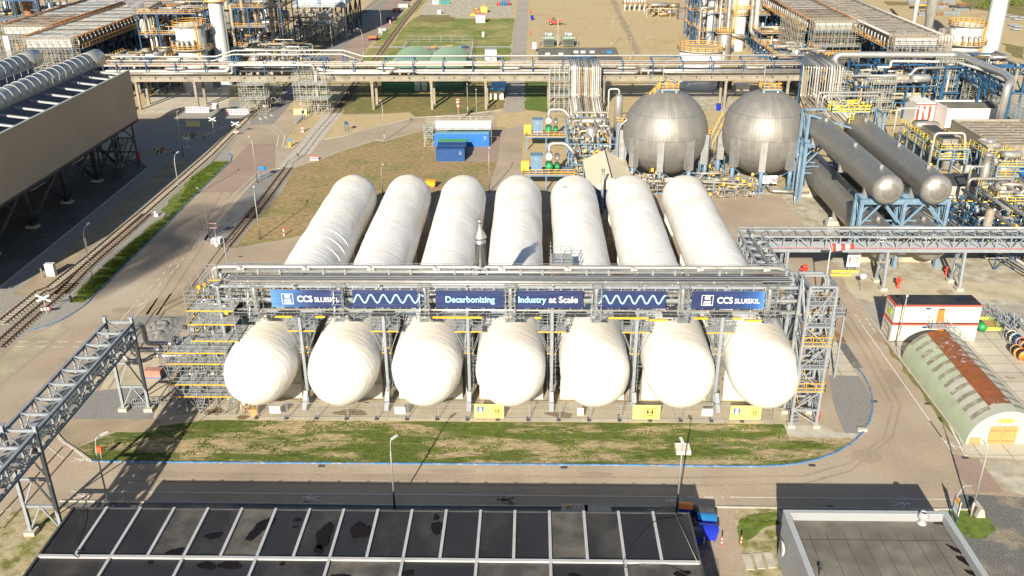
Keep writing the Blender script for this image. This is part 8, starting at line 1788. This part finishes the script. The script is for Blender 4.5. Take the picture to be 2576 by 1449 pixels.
q = K('10',2020,968); t = thing('base_block', 'white block with red squares below the traffic mirror', 'barrier', (q.x,q.y,0)); b = MB(); b.box(q.x-.75,q.x+.75,q.y-.2,q.y+.9,0,.75); b.build('block', m_lt, t)
for k in range(2): b = MB(); b.box(q.x-.6+.75*k,q.x-.25+.75*k,q.y-.22,q.y-.205,.2,.5); b.build('red_square', m_red, t)
def bboard(label, a, c, h, m=m_binb2):
    t = thing('direction_board', label, 'sign', tuple((a+c)/2), 'blue direction boards')
    for p in (a, c): b = MB(); b.bar(p, p+V((0,0,h)), .13); b.build('post', m, t)
    b = MB(); b.bar(a+V((0,-.05,h-.35)), c+V((0,-.05,h-.35)), .06, .75); b.build('board', m, t)
bboard('blue direction board with white text beside the left road', K('11',98,350), K('11',158,355), 2.4); bboard('blue framed notice on the sand strip beside the crossing', K('01',892,1225), K('01',922,1232), 2.4, m_dblue); bboard('blue post sign beside the yellow barrier below the tall scaffold', K('01',492,1125), K('01',512,1118), 2.4, m_dblue)
for k, (tt, u, v_, lb) in enumerate((('11',602,190,'red and white chevron board at the edge of the brown field'),('01',492,1235,'red and white beacon on the sand island'),('01',478,1040,'tall red and white post by the yellow barrier'),('11',318,895,'short red and white marker post by the field corner'),('01',1310,218,'small white beacon beside the far railway'))):
    q = K(tt,u,v_); t = thing('marker_post', lb, 'marker post', (q.x,q.y,0)); w_ = (.9,.25,.12,.08,.2)[k]; h = (1.0,1.6,3.2,1.6,1.4)[k]
    for j in range(4): b = MB(); b.box(q.x-w_, q.x+w_, q.y-.05, q.y+.05, h*j/4, h*(j+1)/4); b.build('band', m_red if j % 2 else m_lt, t)
q = K('01',375,1372); t = thing('keep_sign', 'yellow bollard with round blue arrow sign on the sand island', 'bollard', (q.x,q.y,0)); b = MB(); b.box(q.x-.2,q.x+.2,q.y-.15,q.y+.15,0,1.1); b.build('bollard', m_yellow, t); b = MB(); b.tube([(q.x,q.y-.1,1.6),(q.x,q.y-.05,1.6)], .35, 16); b.build('disc', m_binb2, t); b = MB(); b.bar((q.x,q.y,1),(q.x,q.y,1.9),.08); b.build('post', m_lamp, t)
t = thing('railing', 'grey bicycle rail beside the blue post sign', 'rail', tuple(K('01',450,1140))); b = MB(); b.rail([K('01',425,1165), K('01',490,1100)], 1.0, .07, .7); b.build('rail', m_galv, t)
for k, (u, v_) in enumerate(((1185,700),(1478,450),(1722,235),(812,1000),(400,1290))): q = K('10',u,v_); b = MB(); b.box(q.x-.09,q.x+.09,q.y-.05,q.y+.05,0,1.6); single(b.build('marker_stake', m_rack_c), ('stake second from the bottom','middle stake','stake third from the bottom','stake by the street lamp','stake beside the white cabinet')[k]+' along the soil strip by the left railway', 'stake', 'concrete stakes along the left railway')
# ------------------------------------------------------------ containers on the brown field
m_cblue = ribbed('container_blue', (.015,.13,.42), var=.12, scale=1); m_cdblue = ribbed('container_navy', (.010,.06,.20), var=.15, scale=1); m_cgreen = ribbed('container_green', (.08,.36,.14), var=.1, scale=1)
def container(label, x0, x1, y0, y1, h, m, mr):
    t = thing('container', label, 'container', ((x0+x1)/2, y0, 0), 'shipping containers on the brown field'); b = MB(); n = int((x1-x0)/.3)
    b.box(x0+.02, x1-.02, y0+.05, y1-.05, .12, h-.05)
    for k in range(n): x = x0+.1+(x1-x0-.2)*k/n; b.box(x, x+.15, y0, y0+.049, .2, h-.12)
    b.build('body', m, t); b = MB(); b.box(x0+.02, x1-.02, y0+.03, y1-.03, h-.045, h+.0); 
    for k in range(n): x = x0+.1+(x1-x0-.2)*k/n; b.box(x, x+.15, y0+.1, y1-.1, h+.002, h+.04)
    b.build('roof', mr, t); b = MB()
    for x in (x0, x1-.12):
        for y in (y0-.02, y1-.1): b.box(x, x+.12, y, y+.12, 0, h+.03)
    b.box(x0+.12, x1-.12, y0-.03, y0-.002, .02, .16); b.box(x0+.12, x1-.12, y0-.03, y0-.002, h-.1, h+.02); b.build('corner_post', m, t); b = MB()
    for j in range(3): b.box(x1-1.1, x1-1.0, y0-.012, y0-.004, h-.6-.3*j, h-.45-.3*j); b.box(x1-.8, x1-.74, y0-.012, y0-.004, h-.7-.25*j, h-.5-.25*j)
    b.build('markings', m_lt, t); return t
m_ltop = mat('pale_blue_top', (.17,.40,.55), .6, var=.15)
t = container('long blue container with scaffold roof on the brown field', -22.3, -9.8, 200.4, 202.9, 2.9, m_cblue, m_ltop)
container('dark blue container in front of the green topped one', -20.8, -14.6, 188.9, 191.4, 2.7, m_cdblue, m_cdblue); container('dark blue container second from the front on the field', -20.7, -14.5, 191.7, 194.2, 2.75, m_cdblue, m_cdblue); container('green topped container between the navy and the long blue container', -20.9, -14.6, 194.6, 197.1, 2.75, m_cdblue, m_cgreen)
t = thing('scaffold_roof', 'white sheeted scaffold roof built over the long blue container', 'scaffold', (-16, 203, 0)); scaffold(t, -24.5, -22.6, 200.2, 204.8, [0.1,2.2,3.6], 1, 2, tm=m_scaf_g, toes=False, w=.08); b = MB(); b.add([(-22.4,202.2,3.5),(-9.5,202.2,3.5),(-9.5,206,4.6),(-22.4,206,4.6),(-22.4,202.2,3.4),(-9.5,202.2,3.4),(-9.5,206,4.5),(-22.4,206,4.5)], [(0,1,2,3),(4,7,6,5),(0,4,5,1),(1,5,6,2),(2,6,7,3),(3,7,4,0)]); b.build('sheet', m_lt, t); b = MB(); b.rail([(-24.4,206.2,4.4),(-9.3,206.2,4.4)], 1.1, .07, 2.4); b.rail([(-22.6,202,3.5),(-9.4,202,3.5)], .6, .06, 2.4)
for x in (-22.6,-18,-14,-9.4): b.bar((x,206.2,0),(x,206.2,4.5),.08)
b.bar((-9.4,202,0),(-9.4,202,3.5),.08); b.build('tube_frame', m_scaf_g, t)
q = K('11',1690,440); t = thing('skip', 'yellow tipping skip behind the second white tank', 'skip', (q.x,q.y,0)); b = MB(); b.add([(q.x-.9,q.y-.4,.5),(q.x+.9,q.y-.9,.5),(q.x+1.1,q.y+.2,.5),(q.x-.7,q.y+.7,.5),(q.x-1.1,q.y-.5,1.4),(q.x+1.0,q.y-1.1,1.4),(q.x+1.3,q.y+.3,1.4),(q.x-.8,q.y+.9,1.4)], [(0,3,2,1),(4,5,6,7),(0,1,5,4),(1,2,6,5),(2,3,7,6),(3,0,4,7)]); b.build('bucket', m_yellow, t); b = MB(); b.box(q.x-.8,q.x+.8,q.y-.6,q.y+.3,.15,.5); b.build('frame', m_rust, t)
# ------------------------------------------------------------ green shed, transformer house, yard things
t = thing('green_shed', 'green shed with two shallow barrel roofs behind the concrete rack', 'shed', (-32, 267, 0)); m_gw = mat('dark_green_wall', (.03,.12,.07), .6, var=.1, stretch=(3,1,.3)); m_gr = mat('pale_green_roof', (.27,.40,.25), .55, var=.07, scale=.3, c2=(.33,.43,.29), f2=.3, s2=.2)
for k in range(2):
    x0 = -43.2+11.4*k; b = MB(); b.box(x0, x0+11.35, 258.2, 294, 0, 4.3); b.build('wall', m_gw, t); b = MB(); n = 16; vs = []
    for j in range(n+1): u = j/n; z = 4.25+2.1*math.sin(math.pi*u)**.8; vs += [(x0+11.35*u, 258, z), (x0+11.35*u, 294.2, z)]
    b.add(vs, [(2*j, 2*j+1, 2*j+3, 2*j+2)[::-1] for j in range(n)], True); b.build('barrel_roof', m_gr, t); b = MB(); b.add([(x0+11.35*j/n, 258.05, 4.25+1.88*math.sin(math.pi*j/n)**.8) for j in range(n+1)], [tuple(range(n+1))[::-1]]); b.build('gable', m_gw, t)
for x in (K('01',1567,850).x, K('01',1630,850).x): b = MB(); b.box(x-.8, x+.8, 258.05, 258.15, 0, 3.3); b.build('door', m_duct, t)
t = thing('scrap_fence', 'wire fence around the scrap patch behind the green shed', 'fence', tuple(K('01',1780,400))); pp = W('01',(1430,480),(1480,395),(2090,395),(2065,560)); b = MB(); b.rail(pp, 2.2, .08, 4); b.build('fence', m_galv, t)
rs3 = random.Random(8)
for k in range(16):
    u, v_ = rs3.uniform(1480, 2040), rs3.uniform(445, 500); q = K('01', u, v_); b = MB()
    for j in range(4): b.bar((q.x, q.y+.3*j, .2+.25*(j % 2)), (q.x+rs3.uniform(1,3), q.y+.3*j+rs3.uniform(-1,1), .2+.3*(j % 3)), .3)
    single(b.build('scrap', [m_rust, m_dark, m_wood, m_rust, m_orange, m_binb2][k % 6]), ('rusty','dark','brown','reddish','orange','blue')[k % 6]+' scrap pile behind the green shed', 'scrap', 'scrap piles behind the green shed')
def cart(label, tt, u, v_, m, L_=3.6):
    q = K(tt,u,v_); t = thing('flat_trailer', label, 'trailer', (q.x,q.y,0), 'flat trailers beside the far railway'); b = MB(); b.box(q.x-1.5,q.x+1.7,q.y-2,q.y+2,1.0,1.3); b.build('deck', m, t); b = MB(); b.box(q.x-1.4,q.x+1.6,q.y-1.9,q.y+1.9,1.31,1.5); b.build('load_bed', m_wood if m is m_red else m_dark, t)
    for x in (-1.2,1.3):
        for y in (-1.5,1.5): b = MB(); b.tube([(q.x+x-.15,q.y+y,.5),(q.x+x+.15,q.y+y,.5)], .5, 10); b.build('wheel', m_black, t)
cart('red flat trailer on the reddish road nearest the rack', '01', 1150, 375, m_red); cart('dark red flat trailer in the shade higher up the reddish road', '01', 1370, 112, m_red); cart('grey flat trailer beside the grass at the far railway', '01', 1318, 190, m_dark); cart('red trailer at the very top edge beside the railway', '01', 1465, 8, m_red)
for lb, tt, u, v_, sx, h, m in (('white cabinet on the path behind the concrete rack','01',2252,572,1.9,3.6,m_white),('white hut with red roof rim on the far lawn','01',2155,214,1.9,3.2,m_cab),('pair of grey cabinets by the red trailer, left one','01',1222,312,.8,1.8,m_duct),('pair of grey cabinets by the red trailer, right one','01',1252,290,.9,1.0,m_duct),('small white post box on the far lawn','01',2180,345,.4,1.8,m_white),('pale crate stack beside the top trailer','01',1432,70,2.2,1.4,m_duct),('white box on the concrete yard','01',1768,132,.9,1.8,m_duct)):
    q = K(tt,u,v_); t = thing('cabinet', lb, 'cabinet', (q.x,q.y,0)); b = MB(); b.box(q.x-sx,q.x+sx,q.y,q.y+sx*1.3,0,h); b.build('body', m, t); b = MB(); b.box(q.x-sx-.08,q.x+sx+.08,q.y-.08,q.y+sx*1.3+.08,h+.003,h+.12); b.build('lid', m_trim if 'red' in lb and 'hut' in lb else m_duct, t)
    if h > 3: b = MB(); b.box(q.x-.3,q.x+.6,q.y-.04,q.y-.01,.1,h*.75); b.build('door', m_duct, t)
q = K('01',2320,900); t = thing('bike_shelter', 'lean-to shelter with pale roof under the rack beside the service road', 'shelter', (q.x,q.y,0)); b = MB(); b.add([(q.x-2.2,q.y-4,2.6),(q.x+1.8,q.y-4,2.2),(q.x+2.2,q.y+12,2.2),(q.x-1.8,q.y+12,2.6),(q.x-2.2,q.y-4,2.5),(q.x+1.8,q.y-4,2.1),(q.x+2.2,q.y+12,2.1),(q.x-1.8,q.y+12,2.5)], [(0,1,2,3),(4,7,6,5),(0,4,5,1),(1,5,6,2),(2,6,7,3),(3,7,4,0)]); b.build('roof', m_ltop, t); b = MB(); b.box(q.x-2.1,q.x-1.9,q.y-4,q.y+12,0,2.5); b.box(q.x-1.9,q.x+1.6,q.y-3.9,q.y-3.8,0,2.2); b.build('wall', m_cream, t)
q = K('01',2100,120); 
for k, (u, v_, m) in enumerate(((2115,120,m_rust),(2185,118,m_yrail),(2090,150,m_yellow))): q = K('01',u,v_); t = thing('skip', ('rusty open skip on the concrete yard','yellow framed skip filled with scrap on the concrete yard','small yellow skip beside the bushes')[k], 'skip', (q.x,q.y,0)); b = MB(); b.box(q.x-1.3,q.x+1.6,q.y-1,q.y+1.5,.2,(1.6,2.6,.8)[k]); b.build('body', m, t); b = MB(); b.lathe([(1.1,(1.6,2.6,.8)[k]),(.7,(1.6,2.6,.8)[k]+.5),(0,(1.6,2.6,.8)[k]+.6)], (q.x+.1,q.y+.2,0), n=7, sm=False); b.build('load', m_wood, t)
for k in range(24):
    i, j = k % 6, k//6; q = K('01',2310+22*i,52); b = MB(); b.tube([(q.x,q.y+1.1*j,.0),(q.x,q.y+1.1*j,.95)], .42, 10); b.tube([(q.x,q.y+1.1*j,1.0),(q.x,q.y+1.1*j,1.9)], .42, 10) if i > 1 else None; single(b.build('oil_drum', m_red if i < 2 or (k*7) % 5 == 0 else m_binb2), ('red' if i < 2 or (k*7) % 5 == 0 else 'blue')+' oil drum in the stack at the top edge beside the service road', 'oil drum', 'oil drums stacked at the top edge')
for k in range(5): q = K('01',1720+33*k,38); b = MB(); b.box(q.x-.7,q.x+.7,q.y,q.y+1.4,0,1.5); single(b.build('bulk_bag', (m_lt, m_lt, m_green, m_binb2, m_green)[k]), ('leftmost white bulk bag','second white bulk bag','left green bundle','blue topped bulk bag','right green bundle')[k]+' stored at the top of the concrete yard', 'bulk bag')
t = thing('substation', 'dark flat roofed substation building behind the rack, left of the sandy yard', 'building', (14, 262, 0)); xa, xb = K('02',362,580,3.6).x, K('02',1140,575,3.6).x; y0 = K('02',700,580,3.6).y-14; y1 = K('02',700,445,3.6).y; b = MB(); b.box(xa, xb, y0+13, y1, 0, 3.4); b.build('wall', m_rack_c, t); b = MB(); b.box(xa-.1, xb+.1, y0+12.9, y1+.1, 3.41, 3.6); b.build('roof', m_roofg, t)
for k, u in enumerate((445,570,710,775,860,1020)): q = K('02',u,510 if k < 2 else 490,3.7); b = MB(); b.box(q.x-.8,q.x+.8,q.y-.8,q.y+.8,3.61,4.3); b.build('roof_unit', m_duct if k != 5 else m_binb2, t)
for k, u in enumerate((455,640)): q = K('02',u,440); t = thing('transformer', ('left','right')[k]+' grey green transformer behind the substation roof', 'transformer', (q.x,q.y,0), 'transformers behind the substation'); b = MB(); b.box(q.x-2,q.x+2,q.y,q.y+3,.4,3.6); b.build('body', m_bing if False else mat('transformer_green', (.22,.29,.22), .6, var=.1), t); b = MB(); [b.box(q.x-1.9+.4*j,q.x-1.75+.4*j,q.y-.8,q.y-.02,.8,2.9) for j in range(10)]; b.build('radiator', m_dark, t); b = MB(); b.tube([(q.x-1,q.y+1,3.6),(q.x-1,q.y+1,5)], .3, 8); b.tube([(q.x+1,q.y+1,3.6),(q.x+1,q.y+1,4.8)], .3, 8); b.box(q.x-1,q.x+1,q.y+1.8,q.y+2.6,3.7,4.6); b.build('bushing', m_duct, t)
t = thing('yard_fence', 'wire fence around the two transformers', 'fence', tuple(K('02',540,430))); b = MB(); b.rail(W('02',(365,445),(365,405),(715,400),(722,445)), 2.0, .08, 3); b.build('fence', m_galv, t); q = K('02',540,430); b = MB(); b.box(q.x-.3,q.x+.3,q.y,q.y+.5,0,9.5); single(b.build('fire_wall_post', m_rack_c), 'tall concrete post between the two transformers', 'post')
# telehandler
q = K('02',510,232); x, y = q.x, q.y; t = thing('telehandler', 'red telehandler parked on the sandy yard', 'telehandler', (x,y,0)); b = MB(); b.box(x-2.4,x+2.2,y-.9,y+.9,.7,1.5); b.add([(x-2.5,y-.9,1.5),(x-.9,y-.9,1.5),(x-.9,y+.9,1.5),(x-2.5,y+.9,1.5),(x-2.3,y-.8,2.1),(x-1.0,y-.8,2.2),(x-1.0,y+.8,2.2),(x-2.3,y+.8,2.1)], [(0,3,2,1),(4,5,6,7),(0,1,5,4),(1,2,6,5),(2,3,7,6),(3,0,4,7)]); b.build('chassis', m_red, t)
b = MB(); b.add([(x-1.3,y-1,1.5),(x+.5,y-1,1.5),(x+.5,y+.1,1.5),(x-1.3,y+.1,1.5),(x-1.0,y-.9,2.9),(x+.1,y-.9,2.9),(x+.1,y,2.9),(x-1.0,y,2.9)], [(0,3,2,1),(4,5,6,7),(0,1,5,4),(1,2,6,5),(2,3,7,6),(3,0,4,7)]); b.build('cab', m_dark, t); b = MB(); b.bar((x-2.2,y+.5,2.2),(x+3.2,y+.5,1.4),.4); b.build('boom', m_red, t); b = MB(); b.bar((x+3.1,y-.5,.3),(x+3.1,y+1.2,.3),.15); b.bar((x+3.1,y+.5,.2),(x+3.1,y+.5,1.5),.2); b.bar((x+3.1,y-.2,.12),(x+4.9,y-.2,.1),.12); b.bar((x+3.1,y+.9,.12),(x+4.9,y+.9,.1),.12); b.build('fork', m_dark, t)
for wx in (-1.6, 1.5):
    for wy in (-1.05, 1.05): b = MB(); b.lathe([(.25,-.22),(.68,-.22),(.72,-.1),(.72,.1),(.68,.22),(.25,.22)], (x+wx,y+wy,.72), 'y', 18); wl = b.build('wheel', m_black, t); b = MB(); b.lathe([(0,-.2),(.3,-.2),(.3,.2),(0,.2)], (x+wx,y+wy,.72), 'y', 12); b.build('rim', m_lt, t)
for lb, tt, u, v_ in (('blue bin at the edge of the sandy yard','02',300,188),('blue bin between the two spherical tanks','02',2040,1035)): q = K(tt,u,v_); t = thing('waste_bin', lb, 'bin', (q.x,q.y,0)); b = MB(); b.lathe([(.5,.1),(.7,1.7),(0,1.71)], (q.x,q.y,0), n=4, sm=False); b.build('body', m_binb, t); b = MB(); b.lathe([(.78,1.72),(.78,1.85),(0,1.9)], (q.x,q.y,0), n=4, sm=False); b.build('lid', m_navy, t)
q = K('02',2070,830); t = thing('crate', 'orange framed dark crate beside the white tank', 'crate', (q.x,q.y,0)); b = MB(); b.box(q.x-2.8,q.x+2.8,q.y,q.y+2,0.1,2.4); b.build('body', m_dark, t); b = MB(); b.box(q.x-2.9,q.x+2.9,q.y-.1,q.y-.01,2.1,2.5); b.box(q.x-2.9,q.x-2.6,q.y-.1,q.y-.01,0,2.1); b.box(q.x-.1,q.x+.2,q.y-.1,q.y-.01,0,2.1); b.build('frame', m_orange, t)
q = K('02',2265,895); b = MB(); b.box(q.x-1.8,q.x+1.8,q.y,q.y+4,0,2.7); single(b.build('steel_box', m_legclad), 'grey sheet metal box behind the right spherical tank', 'cabinet')

# unseen steam cloud added outside the frame to shade the left road softly
t_ = steam_mat(); t_.node_tree.nodes['Principled Volume'].inputs['Density'].default_value = .11; s = MB(); r = random.Random(3)
for (u, v_, h, rad) in ((1700,840,50,6.5),(1500,1000,52,6),(1330,1120,54,5.5),(2230,690,48,5),(1980,760,49,4.5),(1150,1240,56,4.5)):
    c = K('10', u, v_)-sd*(h/abs(sd.z)); c.z = h; vs = []; fs = []
    for a in range(9):
        th = math.pi*a/8
        for p_ in range(14): ph = 2*math.pi*p_/14; d = V((math.sin(th)*math.cos(ph), math.sin(th)*math.sin(ph), math.cos(th))); vs.append(c+d*rad*(1+.4*NZ.noise(d*1.3+V((u, v_, 0)))))
    for a in range(8):
        for p_ in range(14): fs.append((a*14+p_, (a+1)*14+p_, (a+1)*14+(p_+1) % 14, a*14+(p_+1) % 14))
    s.add(vs, fs, True)
single(s.build('steam', t_), 'unseen white steam cloud high above the left edge, placed to shade the left road', 'steam', kind='stuff')

# ragged tufts standing in the front lawn and on the verge
def tufts(label, poly, n, seed, m, h=.16, mask=.48, st=(.35,.9)):
    r = random.Random(seed); xs = [p.x for p in poly]; ys = [p.y for p in poly]; b = MB()
    def inside(x, y):
        c = False; j = len(poly)-1
        for i in range(len(poly)):
            if (poly[i].y > y) != (poly[j].y > y) and x < (poly[j].x-poly[i].x)*(y-poly[i].y)/(poly[j].y-poly[i].y)+poly[i].x: c = not c
            j = i
        return c
    k = 0
    while k < n:
        x, y = r.uniform(min(xs), max(xs)), r.uniform(min(ys), max(ys)); k += 1
        if not inside(x, y) or NZ.noise(V((x*st[0], y*st[1], seed)))*.5+.5+r.uniform(-.08, .08) < mask: continue
        a = r.uniform(0, 3.14); w_ = r.uniform(.05, .12); hh = h*r.uniform(.4, 1.2); dx, dy = math.cos(a)*w_, math.sin(a)*w_; o = (r.uniform(-.06, .06), r.uniform(-.06, .06))
        b.add([(x-dx,y-dy,.02),(x+dx,y+dy,.02),(x+o[0],y+o[1],hh),(x-dy,y+dx,.02),(x+dy,y-dx,.02)], [(0,1,2),(3,4,2)])
    single(b.build('grass', m), label, 'grass', kind='stuff')
m_tuft = mat('grass_blades', (.082,.118,.012), .9, var=.4, scale=.8, coord='World'); m_tuft2 = mat('dry_blades', (.15,.12,.05), .9, var=.3, scale=.8, coord='World')
lawn_ = W('30',(700,262),(860,375))+Gs([(1000,1164),(1900,1170),(2000,1166),(2080,1145),(2140,1117),(1985,1097),(1970,1068),(1500,1064),(560,1058)])
tufts('short green grass tufts in patches on the front lawn', lawn_, 36000, 4, m_tuft, .12, .56)
tufts('dry straw tufts between the green patches of the front lawn', lawn_, 5000, 7, m_tuft2, .1, .55)
tufts('tall green grass on the verge between the left railway and the blue kerb', W('10',(1995,205),(2130,205),(1820,515),(1500,835),(915,1410))+W('20',(870,122),(780,185),(650,190))+W('10',(900,1240),(1200,980),(1590,700),(1800,345)), 26000, 5, m_tuft, .3, .42)
tufts('green grass patch beside the driveway left of the grey building', W('32',(2200,985),(2300,890),(2571,860))+W('33',(240,860),(275,960),(150,985)), 4000, 6, m_tuft, .16, .45)

for k, u in enumerate((1335, 1395, 1457)): q = K('03', u, 995); t = thing('traffic_cone', ('left','middle','right')[k]+' of three orange and white cones left of the striped cabin', 'traffic cone', (q.x,q.y,0), 'traffic cones by the striped cabin'); b = MB(); b.lathe([(.5,0),(.5,.08),(.3,.1),(.22,.5)], (q.x,q.y,0), n=10); b.lathe([(.14,.9),(.06,1.3),(0,1.3)], (q.x,q.y,0), n=10); b.build('cone', m_orange, t); b = MB(); b.lathe([(.23,.5),(.15,.9)], (q.x,q.y,0), n=10); b.build('reflective_band', m_lt, t)
settle()
